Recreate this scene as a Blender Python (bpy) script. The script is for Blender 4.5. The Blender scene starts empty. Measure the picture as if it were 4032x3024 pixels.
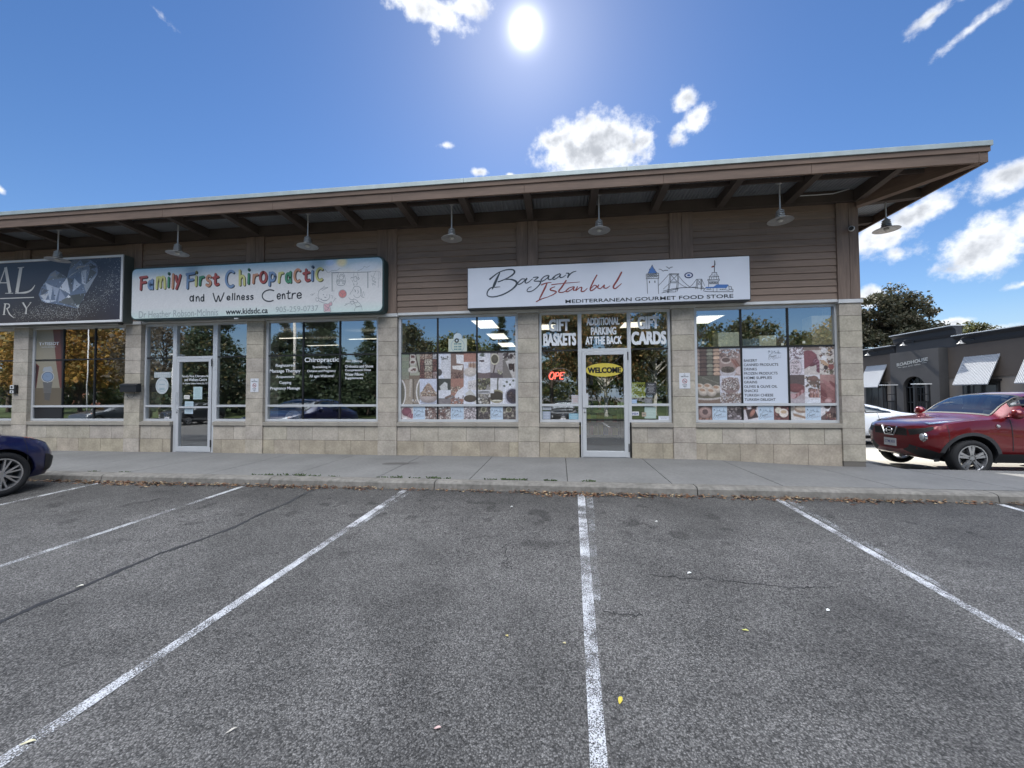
import bpy, bmesh, math, random
import numpy as np
from mathutils import Vector, Matrix

PI = math.pi
R = math.radians
scene = bpy.context.scene
C = scene.collection

# ------------------------------------------------------------------ camera
YAW, PITCH, ROLL, FPX, CAMH = -0.120014, 0.03052043, -0.00512703, 1560.0, 1.238
_cy, _sy, _cp, _sp = math.cos(YAW), math.sin(YAW), math.cos(PITCH), math.sin(PITCH)
CF = Vector((_sy * _cp, _cy * _cp, _sp))
_r = Vector((_cy, -_sy, 0.0))
_u = _r.cross(CF)
_cr, _sr = math.cos(ROLL), math.sin(ROLL)
CR = _r * _cr + _u * _sr
CU = _u * _cr - _r * _sr
cam = bpy.data.cameras.new('camera')
cam.sensor_width = 36.0
cam.lens = 36.0 * FPX / 4032.0
cam.clip_start = 0.05
cam.clip_end = 3000
co = bpy.data.objects.new('camera', cam)
C.objects.link(co)
m = Matrix.Identity(4)
for i in range(3):
    m[i][0], m[i][1], m[i][2] = CR[i], CU[i], -CF[i]
m[2][3] = CAMH
co.matrix_world = m
scene.camera = co

# ------------------------------------------------------------------ sun and sky
SUN_EL, SUN_AZ = R(43.6), R(-4.6)          # azimuth from +Y towards +X
SUN = Vector((math.sin(SUN_AZ) * math.cos(SUN_EL), math.cos(SUN_AZ) * math.cos(SUN_EL), math.sin(SUN_EL)))
sl = bpy.data.lights.new('sun', 'SUN')
sl.energy = 4.2
sl.angle = R(0.5)
sl.color = (1.0, 0.95, 0.87)
so = bpy.data.objects.new('sun', sl)
C.objects.link(so)
so.location = (0, 0, 30)
so.rotation_euler = (-SUN).to_track_quat('-Z', 'Y').to_euler()

scene.view_settings.view_transform = 'Standard'
scene.view_settings.look = 'None'
scene.view_settings.exposure = 1.0
scene.view_settings.gamma = 1.0
scene.cycles.max_bounces = 8
scene.cycles.transparent_max_bounces = 16
scene.cycles.caustics_reflective = False
scene.cycles.caustics_refractive = False
scene.cycles.sample_clamp_indirect = 6.0
scene.cycles.use_denoising = True


def raydir(X, Y):
    """direction through photo point (X,Y), photo is 4032 x 3024"""
    return (CF + CR * ((X - 2016) / FPX) - CU * ((Y - 1512) / FPX)).normalized()


world = bpy.data.worlds.new('World')
scene.world = world
world.use_nodes = True
nt = world.node_tree
nt.nodes.clear()


def wn(t, **k):
    n = nt.nodes.new(t)
    for a, b in k.items():
        setattr(n, a, b)
    return n


def wmath(op, a, b=None, c=None, clamp=False):
    n = wn('ShaderNodeMath', operation=op, use_clamp=clamp)
    for i, v in enumerate((a, b, c)):
        if v is None:
            continue
        if isinstance(v, (int, float)):
            n.inputs[i].default_value = v
        else:
            nt.links.new(v, n.inputs[i])
    return n.outputs[0]


def wdot(v, vec):
    n = wn('ShaderNodeVectorMath', operation='DOT_PRODUCT')
    nt.links.new(v, n.inputs[0])
    n.inputs[1].default_value = vec
    return n.outputs['Value']


def wmix(f, a, b):
    n = wn('ShaderNodeMix', data_type='RGBA')
    for i, v in ((0, f), (6, a), (7, b)):
        if isinstance(v, (int, float)):
            n.inputs[i].default_value = v
        elif isinstance(v, tuple):
            n.inputs[i].default_value = (*v, 1)
        else:
            nt.links.new(v, n.inputs[i])
    return n.outputs[2]


geo = wn('ShaderNodeTexCoord')
D3 = geo.outputs['Generated']
nrm = wn('ShaderNodeVectorMath', operation='NORMALIZE')
nt.links.new(D3, nrm.inputs[0])
DIR = nrm.outputs[0]
sky = wn('ShaderNodeTexSky', sky_type='NISHITA', sun_disc=False, sun_elevation=SUN_EL,
         sun_rotation=SUN_AZ, altitude=200, air_density=1.0, dust_density=0.12, ozone_density=2.2)
hs = wn('ShaderNodeHueSaturation')
hs.inputs['Saturation'].default_value = 1.22
hs.inputs['Hue'].default_value = 0.507
nt.links.new(sky.outputs[0], hs.inputs['Color'])
SKYS = 0.064
skc = wn('ShaderNodeVectorMath', operation='SCALE')
nt.links.new(hs.outputs[0], skc.inputs[0])
skc.inputs['Scale'].default_value = SKYS
sepz = wn('ShaderNodeSeparateXYZ')
nt.links.new(DIR, sepz.inputs[0])
hzf = wmath('SUBTRACT', 1.0, wmath('MULTIPLY', wmath('MAXIMUM', sepz.outputs['Z'], 0.0), 6.5), None, True)
skycol = wmix(wmath('MULTIPLY', hzf, 0.92), skc.outputs[0], (0.25, 0.33, 0.44))

# noise used for the cloud outlines
nz = wn('ShaderNodeTexNoise', noise_dimensions='3D')
nz.inputs['Scale'].default_value = 30.0
nz.inputs['Detail'].default_value = 9.0
nz.inputs['Roughness'].default_value = 0.62
nt.links.new(DIR, nz.inputs['Vector'])
nz2 = wn('ShaderNodeTexNoise', noise_dimensions='3D')
nz2.inputs['Scale'].default_value = 6.0
nz2.inputs['Detail'].default_value = 5.0
nt.links.new(DIR, nz2.inputs['Vector'])
noi = nz.outputs['Fac']
# clouds as they stand in this sky: photo x, y (2212 scale), half widths, tilt (deg), softness of core
CL = [(1282, 318, 150, 90, 4, 1.3), (1200, 305, 50, 40, 0, 1.0), (1385, 300, 36, 34, 20, .9), (1478, 212, 42, 34, 20, .8), (1502, 258, 52, 38, -20, .9),
      (1462, 300, 34, 24, 0, .6), (900, 8, 140, 52, 12, .95), (935, 60, 20, 38, 0, .5), (1020, 12, 75, 42, 0, .8), (340, 26, 42, 16, 40, .35),
      (962, 314, 26, 12, -5, .5), (1035, 372, 24, 14, 0, .8), (1105, 378, 16, 8, 0, .7), (2005, 40, 68, 30, -22, .55), (2112, 50, 84, 24, -38, .55),
      (2170, 388, 86, 50, -22, 1.0), (2125, 535, 128, 84, -12, 1.05), (2210, 480, 70, 60, 0, .8), (1985, 458, 116, 38, -24, .9), (1892, 515, 90, 54, -15, 1.0),
      (1935, 548, 80, 24, 5, .55), (2215, 612, 60, 14, -18, .7), (2060, 696, 60, 13, -4, .9), (1880, 640, 40, 40, 0, .9), (2130, 708, 90, 12, 0, .7), (0, 408, 14, 14, 0, .5)]
field = None
for (px_, py_, sx, sy, tilt, gain) in CL:
    c = raydir(px_ * 1.82278, py_ * 1.82278)
    # local metres-per-pixel so that the photograph's size is kept
    dx = (raydir((px_ + 1) * 1.82278, py_ * 1.82278) - c)
    dy = (raydir(px_ * 1.82278, (py_ - 1) * 1.82278) - c)
    lx, ly = dx.length * sx, dy.length * sy
    t = R(tilt)
    ex, ey = dx.normalized(), dy.normalized()
    ax = (ex * math.cos(t) - ey * math.sin(t)) / lx
    ay = (ex * math.sin(t) + ey * math.cos(t)) / ly
    da = wmath('SUBTRACT', wdot(DIR, ax), ax.dot(c))
    db = wmath('SUBTRACT', wdot(DIR, ay), ay.dot(c))
    r2 = wmath('ADD', wmath('MULTIPLY', da, da), wmath('MULTIPLY', db, db))
    v = wmath('MULTIPLY', wmath('SUBTRACT', 1.0, wmath('SQRT', r2)), gain)
    # only the hemisphere round the cloud
    v = wmath('MINIMUM', v, wmath('MULTIPLY', wmath('SUBTRACT', wdot(DIR, c), 0.6), 10.0))
    field = v if field is None else wmath('SMOOTH_MAX', field, v, 0.12)
# broken cloud in the half of the sky behind the photographer
sep = wn('ShaderNodeSeparateXYZ')
nt.links.new(DIR, sep.inputs[0])
back = wmath('MULTIPLY', wmath('SUBTRACT', wmath('MULTIPLY', sep.outputs['Y'], -1.0), 0.10), 2.0)
backc = wmath('ADD', wmath('MULTIPLY', wmath('SUBTRACT', nz2.outputs['Fac'], 0.55), 5.0), wmath('MULTIPLY', wmath('SUBTRACT', sep.outputs['Z'], 0.42), 2.4))
backc = wmath('MINIMUM', backc, back)
backc = wmath('MINIMUM', backc, 0.9)
field = wmath('MAXIMUM', field, backc)
high = wmath('MULTIPLY', wmath('SUBTRACT', wmath('SUBTRACT', sep.outputs['Z'], wmath('MULTIPLY', sep.outputs['Y'], 0.42)), 0.80), 4.0)  # unseen bright cloud bank overhead and behind, added to light the shaded scene
high = wmath('MINIMUM', high, 0.95)
field = wmath('MAXIMUM', field, high)
fn = wmath('ADD', field, wmath('MULTIPLY', wmath('SUBTRACT', noi, 0.5), 1.35))
mr = wn('ShaderNodeMapRange', interpolation_type='SMOOTHSTEP')
nt.links.new(fn, mr.inputs['Value'])
mr.inputs['From Min'].default_value = 0.10
mr.inputs['From Max'].default_value = 0.62
mask = wmath('MULTIPLY', mr.outputs[0], 0.97)
# cloud colour: white rims, greyer thick middles
nz3 = wn('ShaderNodeTexNoise', noise_dimensions='3D')
nz3.inputs['Scale'].default_value = 26.0
nz3.inputs['Detail'].default_value = 6.0
nt.links.new(DIR, nz3.inputs['Vector'])
mr2 = wn('ShaderNodeMapRange', interpolation_type='SMOOTHSTEP')
nt.links.new(wmath('ADD', fn, wmath('MULTIPLY', wmath('SUBTRACT', nz3.outputs['Fac'], 0.5), 2.6)), mr2.inputs['Value'])
mr2.inputs['From Min'].default_value = 0.35
mr2.inputs['From Max'].default_value = 1.5
ccol = wmix(mr2.outputs[0], (0.56, 0.575, 0.60), (0.27, 0.285, 0.31))
hk = wmath('ADD', wmath('MULTIPLY', wmath('MAXIMUM', high, 0.0), 6.2), 1.0)  # brightens the added overhead bank far beyond the other clouds, as fill light
csc = wn('ShaderNodeVectorMath', operation='SCALE')
nt.links.new(ccol, csc.inputs[0])
nt.links.new(hk, csc.inputs['Scale'])
ccol = csc.outputs[0]
s1 = wmix(mask, skycol, ccol)
# the sun itself and the glare of the air round it
sd = wdot(DIR, tuple(SUN))
def glow(power, amp):
    return wmath('MULTIPLY', wmath('POWER', wmath('MAXIMUM', sd, 0.0), power), amp)
g = wmath('ADD', wmath('ADD', glow(2200, .55), glow(160, 0.08)), wmath('ADD', glow(24, 0.02), glow(9000, 3.5)))
gcol = wn('ShaderNodeVectorMath', operation='SCALE')
gcol.inputs[0].default_value = (1.0, 0.98, 0.97)
nt.links.new(g, gcol.inputs['Scale'])
addv = wn('ShaderNodeVectorMath', operation='ADD')
nt.links.new(s1, addv.inputs[0])
nt.links.new(gcol.outputs[0], addv.inputs[1])
bg = wn('ShaderNodeBackground')
nt.links.new(addv.outputs[0], bg.inputs['Color'])
bg.inputs['Strength'].default_value = 1.0
wo = wn('ShaderNodeOutputWorld')
nt.links.new(bg.outputs[0], wo.inputs[0])
world.cycles.sampling_method = 'MANUAL'
world.cycles.sample_map_resolution = 1024

# ------------------------------------------------------------------ helpers
S = 1659 / 680
REG = {'r1': (0, 1200, S), 'r2': (480, 1200, S), 'r3': (1000, 1200, S), 'r4': (1500, 1160, S), 'r5': (2060, 1160, S), 'r6': (2680, 1160, S),
       'full': (0, 0, 1 / 1.82278), 'jw': (0, 960, 3.95), 'ff': (500, 1000, 2.0868), 'ffk': (1200, 1020, 6.1444), 'bz': (1820, 1000, 3.253),
       'bs': (2400, 980, 3.687), 'op': (2100, 1400, 3.95), 'rd': (3380, 1100, 3.3175), 'rc': (3380, 1480, 3.3175)}


def at(reg, u, v, y):
    """point of the real plane at depth y that was measured at (u, v) of a crop of the photograph"""
    ox, oy, sc = REG[reg]
    d = raydir(ox + u / sc, oy + v / sc)
    k = y / d.y
    return (d.x * k, d.z * k + CAMH)


def s2l(c):
    return tuple(((x / 12.92) if x <= 0.04045 else ((x + 0.055) / 1.055) ** 2.4) for x in c)


class MB:
    def __init__(s):
        s.v, s.f, s.c = [], [], []

    def quad(s, a, b, c, d, col=None):
        n = len(s.v)
        s.v += [tuple(a), tuple(b), tuple(c), tuple(d)]
        s.f.append((n, n + 1, n + 2, n + 3))
        s.c.append(col)

    def poly(s, pts, col=None):
        n = len(s.v)
        s.v += [tuple(p) for p in pts]
        s.f.append(tuple(range(n, n + len(pts))))
        s.c.append(col)

    def box(s, x0, x1, y0, y1, z0, z1, col=None):
        n = len(s.v)
        s.v += [(x0, y0, z0), (x1, y0, z0), (x1, y1, z0), (x0, y1, z0), (x0, y0, z1), (x1, y0, z1), (x1, y1, z1), (x0, y1, z1)]
        for f in ((0, 3, 2, 1), (4, 5, 6, 7), (0, 1, 5, 4), (1, 2, 6, 5), (2, 3, 7, 6), (3, 0, 4, 7)):
            s.f.append(tuple(n + i for i in f))
            s.c.append(col)

    def prism(s, pts, fn, a, b, col=None):
        """pts: 2D outline, fn(p, t) -> 3D, from t=a to t=b"""
        n, k = len(s.v), len(pts)
        s.v += [tuple(fn(p, a)) for p in pts] + [tuple(fn(p, b)) for p in pts]
        s.f.append(tuple(range(n, n + k)))
        s.f.append(tuple(reversed(range(n + k, n + 2 * k))))
        s.c += [col, col]
        for i in range(k):
            j = (i + 1) % k
            s.f.append((n + i, n + k + i, n + k + j, n + j))
            s.c.append(col)

    def tube(s, pts, r, seg=8, caps=True, col=None):
        pts = [Vector(p) for p in pts]
        rr = r if isinstance(r, (list, tuple)) else [r] * len(pts)
        n0 = len(s.v)
        prev = None
        for i, p in enumerate(pts):
            t = (pts[min(i + 1, len(pts) - 1)] - pts[max(i - 1, 0)])
            if t.length < 1e-9:
                t = Vector((0, 0, 1))
            t.normalize()
            if prev is None:
                a = Vector((0, 0, 1)) if abs(t.z) < .9 else Vector((1, 0, 0))
                prev = t.cross(a).normalized()
            else:
                prev = (prev - t * prev.dot(t))
                prev = prev.normalized() if prev.length > 1e-6 else t.orthogonal().normalized()
            b = t.cross(prev)
            for k in range(seg):
                an = 2 * PI * k / seg
                s.v.append(tuple(p + prev * (math.cos(an) * rr[i]) + b * (math.sin(an) * rr[i])))
        for i in range(len(pts) - 1):
            for k in range(seg):
                a = n0 + i * seg + k
                b = n0 + i * seg + (k + 1) % seg
                s.f.append((a, b, b + seg, a + seg))
                s.c.append(col)
        if caps:
            s.f.append(tuple(reversed(range(n0, n0 + seg))))
            e = n0 + (len(pts) - 1) * seg
            s.f.append(tuple(range(e, e + seg)))
            s.c += [col, col]

    def lathe(s, prof, cx, cy, cz, axis='z', seg=28, close=False, col=None):
        """prof: list of (radius, along)"""
        n0 = len(s.v)
        for (r, h) in prof:
            for k in range(seg):
                a = 2 * PI * k / seg
                p, q = r * math.cos(a), r * math.sin(a)
                if axis == 'z':
                    s.v.append((cx + p, cy + q, cz + h))
                elif axis == 'y':
                    s.v.append((cx + p, cy + h, cz + q))
                else:
                    s.v.append((cx + h, cy + p, cz + q))
        m_ = len(prof)
        for i in range(m_ - 1 + (1 if close else 0)):
            for k in range(seg):
                a = n0 + (i % m_) * seg
                b = n0 + ((i + 1) % m_) * seg
                s.f.append((a + k, a + (k + 1) % seg, b + (k + 1) % seg, b + k))
                s.c.append(col)

    def ribbon(s, pts, w, y, col=None, smooth=True, thick=0.0, cap=True):
        """a painted stroke in the plane y; pts (x, z); w full width or list"""
        if smooth and len(pts) > 2:
            pts, w = spline(pts, w)
        n = len(pts)
        ww = w if isinstance(w, (list, tuple)) else [w] * n
        L, Rr = [], []
        for i in range(n):
            a, b = pts[max(i - 1, 0)], pts[min(i + 1, n - 1)]
            tx, tz = b[0] - a[0], b[1] - a[1]
            l = math.hypot(tx, tz) or 1e-9
            nx, nz_ = -tz / l, tx / l
            L.append((pts[i][0] + nx * ww[i] / 2, pts[i][1] + nz_ * ww[i] / 2))
            Rr.append((pts[i][0] - nx * ww[i] / 2, pts[i][1] - nz_ * ww[i] / 2))
        for i in range(n - 1):
            yy = y - 0.00001 * (len(s.f) % 40)
            s.quad((Rr[i][0], yy, Rr[i][1]), (Rr[i + 1][0], yy, Rr[i + 1][1]), (L[i + 1][0], yy, L[i + 1][1]), (L[i][0], yy, L[i][1]), col)
        if cap:
            for i in (0, n - 1):
                s.disc(pts[i][0], pts[i][1], ww[i] / 2, ww[i] / 2, y - 0.0006, 10, col)

    def disc(s, x, z, rx, rz, y, seg=24, col=None, rot=0.0):
        n = len(s.v)
        for k in range(seg):
            a = 2 * PI * k / seg
            p, q = rx * math.cos(a), rz * math.sin(a)
            s.v.append((x + p * math.cos(rot) - q * math.sin(rot), y, z + p * math.sin(rot) + q * math.cos(rot)))
        s.f.append(tuple(range(n, n + seg)))
        s.c.append(col)

    def ring(s, x, z, r0, r1, y, seg=28, col=None, a0=0.0, a1=2 * PI, sx=1.0):
        for k in range(seg):
            a, b = a0 + (a1 - a0) * k / seg, a0 + (a1 - a0) * (k + 1) / seg
            s.quad((x + sx * r0 * math.cos(a), y, z + r0 * math.sin(a)), (x + sx * r1 * math.cos(a), y, z + r1 * math.sin(a)),
                   (x + sx * r1 * math.cos(b), y, z + r1 * math.sin(b)), (x + sx * r0 * math.cos(b), y, z + r0 * math.sin(b)), col)

    def build(s, name, mat, parent=None, bevel=0, smooth=False, loc=None, segs=2):
        me = bpy.data.meshes.new(name)
        me.from_pydata(s.v, [], s.f)
        me.update()
        if any(c is not None for c in s.c):
            at_ = me.color_attributes.new('paint', 'FLOAT_COLOR', 'CORNER')
            buf = []
            for f, c in zip(s.f, s.c):
                c = c or (1, 1, 1)
                buf += [c[0], c[1], c[2], 1.0] * len(f)
            at_.data.foreach_set('color', buf)
        if mat:
            me.materials.append(mat)
        if smooth:
            me.polygons.foreach_set('use_smooth', [True] * len(me.polygons))
        o = bpy.data.objects.new(name, me)
        C.objects.link(o)
        if parent:
            o.parent = parent
            if parent.get('_loc') is not None:
                pass
        if loc:
            o.location = loc
        if bevel:
            b = o.modifiers.new('bevel', 'BEVEL')
            b.width = bevel
            b.segments = segs
            b.limit_method = 'ANGLE'
            b.angle_limit = R(40)
        return o


def spline(pts, w, sub=6):
    n = len(pts)
    ww = list(w) if isinstance(w, (list, tuple)) else [w] * n
    op, ow = [], []
    P = [pts[0]] + list(pts) + [pts[-1]]
    for i in range(n - 1):
        p0, p1, p2, p3 = P[i], P[i + 1], P[i + 2], P[i + 3]
        for k in range(sub):
            t = k / sub
            op.append(tuple(0.5 * ((2 * p1[j]) + (-p0[j] + p2[j]) * t + (2 * p0[j] - 5 * p1[j] + 4 * p2[j] - p3[j]) * t * t + (-p0[j] + 3 * p1[j] - 3 * p2[j] + p3[j]) * t ** 3) for j in range(len(p1))))
            ow.append(ww[i] * (1 - t) + ww[i + 1] * t)
    op.append(tuple(pts[-1]))
    ow.append(ww[-1])
    return op, ow


def tag(o, label=None, cat=None, group=None, kind=None):
    if label:
        o['label'] = label
    if cat:
        o['category'] = cat
    if group:
        o['group'] = group
    if kind:
        o['kind'] = kind
    return o


def empty(name, loc, label=None, cat=None, group=None, rz=0):
    o = bpy.data.objects.new(name, None)
    o.empty_display_size = 0.2
    C.objects.link(o)
    o.location = loc
    o.rotation_euler = (0, 0, rz)
    return tag(o, label, cat, group)


def keep(o, parent):
    """parent an object whose mesh is in world coordinates"""
    o.parent = parent
    o.matrix_parent_inverse = Matrix.Translation(parent.location).inverted()
    return o


def sub(o, parent):
    o.parent = parent
    return o


def copy_tree(o, parent=None):
    c = o.copy()
    C.objects.link(c)
    c.parent = parent
    for ch in list(o.children):
        copy_tree(ch, c)
    return c


FAC_ROOT = None


# ------------------------------------------------------------------ materials
MATS = {}


def mat(name, col, rough=0.6, metal=0.0, var=0.0, vs=4.0, bump=0.0, bs=40.0, bd=0.01, coat=0.0, emit=None, es=0.0, attr=False,
        spec=0.5, alpha=None, var2=0.0, vs2=30.0, hue=None, stretch=None, detail=5.0):
    if name in MATS:
        return MATS[name]
    mt = bpy.data.materials.new(name)
    mt.use_nodes = True
    t = mt.node_tree
    b = t.nodes['Principled BSDF']
    b.inputs['Roughness'].default_value = rough
    b.inputs['Metallic'].default_value = metal
    b.inputs['Specular IOR Level'].default_value = spec
    if coat:
        b.inputs['Coat Weight'].default_value = coat
        b.inputs['Coat Roughness'].default_value = 0.04
    tc = t.nodes.new('ShaderNodeTexCoord')
    vec = tc.outputs['Object']
    if stretch:
        mp = t.nodes.new('ShaderNodeMapping')
        mp.inputs['Scale'].default_value = stretch
        t.links.new(vec, mp.inputs['Vector'])
        vec = mp.outputs[0]
    if attr:
        a = t.nodes.new('ShaderNodeVertexColor')
        a.layer_name = 'paint'
        src = a.outputs['Color']
        if col is not None and tuple(col) != (1, 1, 1):
            mx = t.nodes.new('ShaderNodeMix')
            mx.data_type = 'RGBA'
            mx.blend_type = 'MULTIPLY'
            mx.inputs[0].default_value = 1.0
            t.links.new(src, mx.inputs[6])
            mx.inputs[7].default_value = (*col, 1)
            src = mx.outputs[2]
    else:
        rgb = t.nodes.new('ShaderNodeRGB')
        rgb.outputs[0].default_value = (*col, 1)
        src = rgb.outputs[0]
    for (am, sc) in ((var, vs), (var2, vs2)):
        if not am:
            continue
        n = t.nodes.new('ShaderNodeTexNoise')
        n.inputs['Scale'].default_value = sc
        n.inputs['Detail'].default_value = detail
        t.links.new(vec, n.inputs['Vector'])
        r = t.nodes.new('ShaderNodeMapRange')
        r.inputs['From Min'].default_value = 0.3
        r.inputs['From Max'].default_value = 0.7
        r.inputs['To Min'].default_value = 1 - am
        r.inputs['To Max'].default_value = 1 + am
        t.links.new(n.outputs['Fac'], r.inputs['Value'])
        mx = t.nodes.new('ShaderNodeVectorMath')
        mx.operation = 'SCALE'
        t.links.new(src, mx.inputs[0])
        t.links.new(r.outputs[0], mx.inputs['Scale'])
        src = mx.outputs[0]
    t.links.new(src, b.inputs['Base Color'])
    if bump:
        n = t.nodes.new('ShaderNodeTexNoise')
        n.inputs['Scale'].default_value = bs
        n.inputs['Detail'].default_value = 6
        t.links.new(vec, n.inputs['Vector'])
        bp = t.nodes.new('ShaderNodeBump')
        bp.inputs['Strength'].default_value = bump
        bp.inputs['Distance'].default_value = bd
        t.links.new(n.outputs['Fac'], bp.inputs['Height'])
        t.links.new(bp.outputs[0], b.inputs['Normal'])
    if emit:
        b.inputs['Emission Color'].default_value = (*emit, 1)
        b.inputs['Emission Strength'].default_value = es
    MATS[name] = mt
    return mt


def glassmat(name, refl=0.22, tint=(0.72, 0.76, 0.78), wob=0.0, ws=1.3, rough=0.0, fres=0.9):
    mt = bpy.data.materials.new(name)
    mt.use_nodes = True
    t = mt.node_tree
    t.nodes.clear()
    out = t.nodes.new('ShaderNodeOutputMaterial')
    tr = t.nodes.new('ShaderNodeBsdfTransparent')
    tr.inputs[0].default_value = (*tint, 1)
    gl = t.nodes.new('ShaderNodeBsdfGlossy')
    gl.inputs['Roughness'].default_value = rough
    gl.inputs['Color'].default_value = (0.93, 0.97, 1.0, 1)
    lw = t.nodes.new('ShaderNodeLayerWeight')
    lw.inputs['Blend'].default_value = 0.5
    fr = t.nodes.new('ShaderNodeMath')
    fr.operation = 'POWER'
    t.links.new(lw.outputs['Facing'], fr.inputs[0])
    fr.inputs[1].default_value = 4.5
    ad = t.nodes.new('ShaderNodeMath')
    ad.operation = 'MULTIPLY_ADD'
    ad.use_clamp = True
    ad.inputs[1].default_value = fres
    ad.inputs[2].default_value = refl
    t.links.new(fr.outputs[0], ad.inputs[0])
    mx = t.nodes.new('ShaderNodeMixShader')
    t.links.new(ad.outputs[0], mx.inputs[0])
    t.links.new(tr.outputs[0], mx.inputs[1])
    t.links.new(gl.outputs[0], mx.inputs[2])
    if wob:
        tc = t.nodes.new('ShaderNodeTexCoord')
        n = t.nodes.new('ShaderNodeTexNoise')
        n.inputs['Scale'].default_value = ws
        n.inputs['Detail'].default_value = 1.0
        t.links.new(tc.outputs['Object'], n.inputs['Vector'])
        bp = t.nodes.new('ShaderNodeBump')
        bp.inputs['Strength'].default_value = wob
        bp.inputs['Distance'].default_value = 0.02
        t.links.new(n.outputs['Fac'], bp.inputs['Height'])
        t.links.new(bp.outputs[0], gl.inputs['Normal'])
    t.links.new(mx.outputs[0], out.inputs[0])
    MATS[name] = mt
    return mt


M = {}
M['stone'] = mat('cast_stone', (0.42, 0.375, 0.312), .85, var=.18, vs=4.5, var2=.13, vs2=26, bump=.25, bs=60, bd=.004, attr=True, detail=7)
M['stonecap'] = mat('stone_sill', (0.33, 0.30, 0.255), .85, var=.12, vs=3, var2=.08, vs2=40, bump=.2, bs=70, bd=.003)
M['mortar'] = mat('mortar', (0.16, 0.145, 0.125), .95)
M['alu'] = mat('silver_aluminium', (0.62, 0.63, 0.64), .42, .25, var=.04, vs=3)
M['black'] = mat('black_metal', (0.012, 0.012, 0.013), .5)
M['flash'] = mat('pale_flashing', (0.66, 0.66, 0.65), .5, .1, var=.08, vs=4)
M['wood'] = mat('weathered_timber', (1, 1, 1), .8, var=.09, vs=2.2, var2=.08, vs2=12, bump=.35, bs=14, bd=.004, attr=True, stretch=(.35, 1, 5))
M['woodv'] = mat('weathered_post_timber', (0.215, 0.155, 0.122), .8, var=.2, vs=2.0, var2=.14, vs2=9, bump=.35, bs=14, bd=.004, stretch=(5, 1, .4))
M['woodd'] = mat('dark_timber', (0.075, 0.058, 0.048), .85, var=.2, vs=2, bump=.3, bs=14, bd=.004)
M['fascia'] = mat('fascia_timber', (0.165, 0.112, 0.083), .75, var=.22, vs=1.2, var2=.12, vs2=7, bump=.25, bs=12, bd=.003, stretch=(.5, 1, 4))
M['drip'] = mat('galvanised_edge', (0.40, 0.45, 0.44), .5, .35, var=.10, vs=1.6, stretch=(3, 1, .4))
M['deck'] = mat('corrugated_steel', (0.27, 0.29, 0.31), .5, .35, var=.08, vs=3)
M['glass'] = glassmat('shop_glass', .37, (0.90, 0.93, 0.94), wob=.05, ws=1.2)
M['sheet'] = mat('white_paint', (0.75, 0.75, 0.75), .6)
M['print'] = mat('printed_vinyl', (1, 1, 1), .45, attr=True)
M['vinyl'] = mat('white_vinyl', (0.80, 0.82, 0.84), .5)
M['shade'] = mat('lamp_enamel', (0.46, 0.46, 0.45), .4, .4, var=.1, vs=12)
M['room'] = mat('room_wall', (0.16, 0.155, 0.145), .9, var=.1, vs=1)
M['roomd'] = mat('room_dark', (0.05, 0.05, 0.05), .9, var=.3, vs=3)
M['roomfl'] = mat('room_floor', (0.11, 0.10, 0.09), .6)
M['lamp'] = mat('lit_diffuser', (0.8, 0.8, 0.75), .5, emit=(1.0, 0.93, 0.76), es=1.1)

# ------------------------------------------------------------------ ground
def smooth(t):
    t = max(0.0, min(1.0, t))
    return t * t * (3 - 2 * t)


def lot(y):
    return -.15 + .04 * (max(y, -6.0) - 5.8)


def drive(y):
    return max(-.28 - .02 * (y - 8), -.62)


def hz(x, y):
    if y <= 5.8:
        return lot(y)
    if y >= 7.6:
        return drive(y)
    t = (y - 5.8) / 1.8
    return lot(5.8) * (1 - t) + drive(7.6) * t - (0.12 * math.sin(PI * t) if x < 9.2 else 0)


def grid_sheet(name, xs, ys, fz, mat_, kind='structure', parent=None):
    me = bpy.data.meshes.new(name)
    v = [(x, y, fz(x, y)) for y in ys for x in xs]
    nx = len(xs)
    f = [(j * nx + i, j * nx + i + 1, (j + 1) * nx + i + 1, (j + 1) * nx + i) for j in range(len(ys) - 1) for i in range(nx - 1)]
    me.from_pydata(v, [], f)
    me.materials.append(mat_)
    o = bpy.data.objects.new(name, me)
    C.objects.link(o)
    tag(o, kind=kind)
    if parent:
        o.parent = parent
    return o


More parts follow.
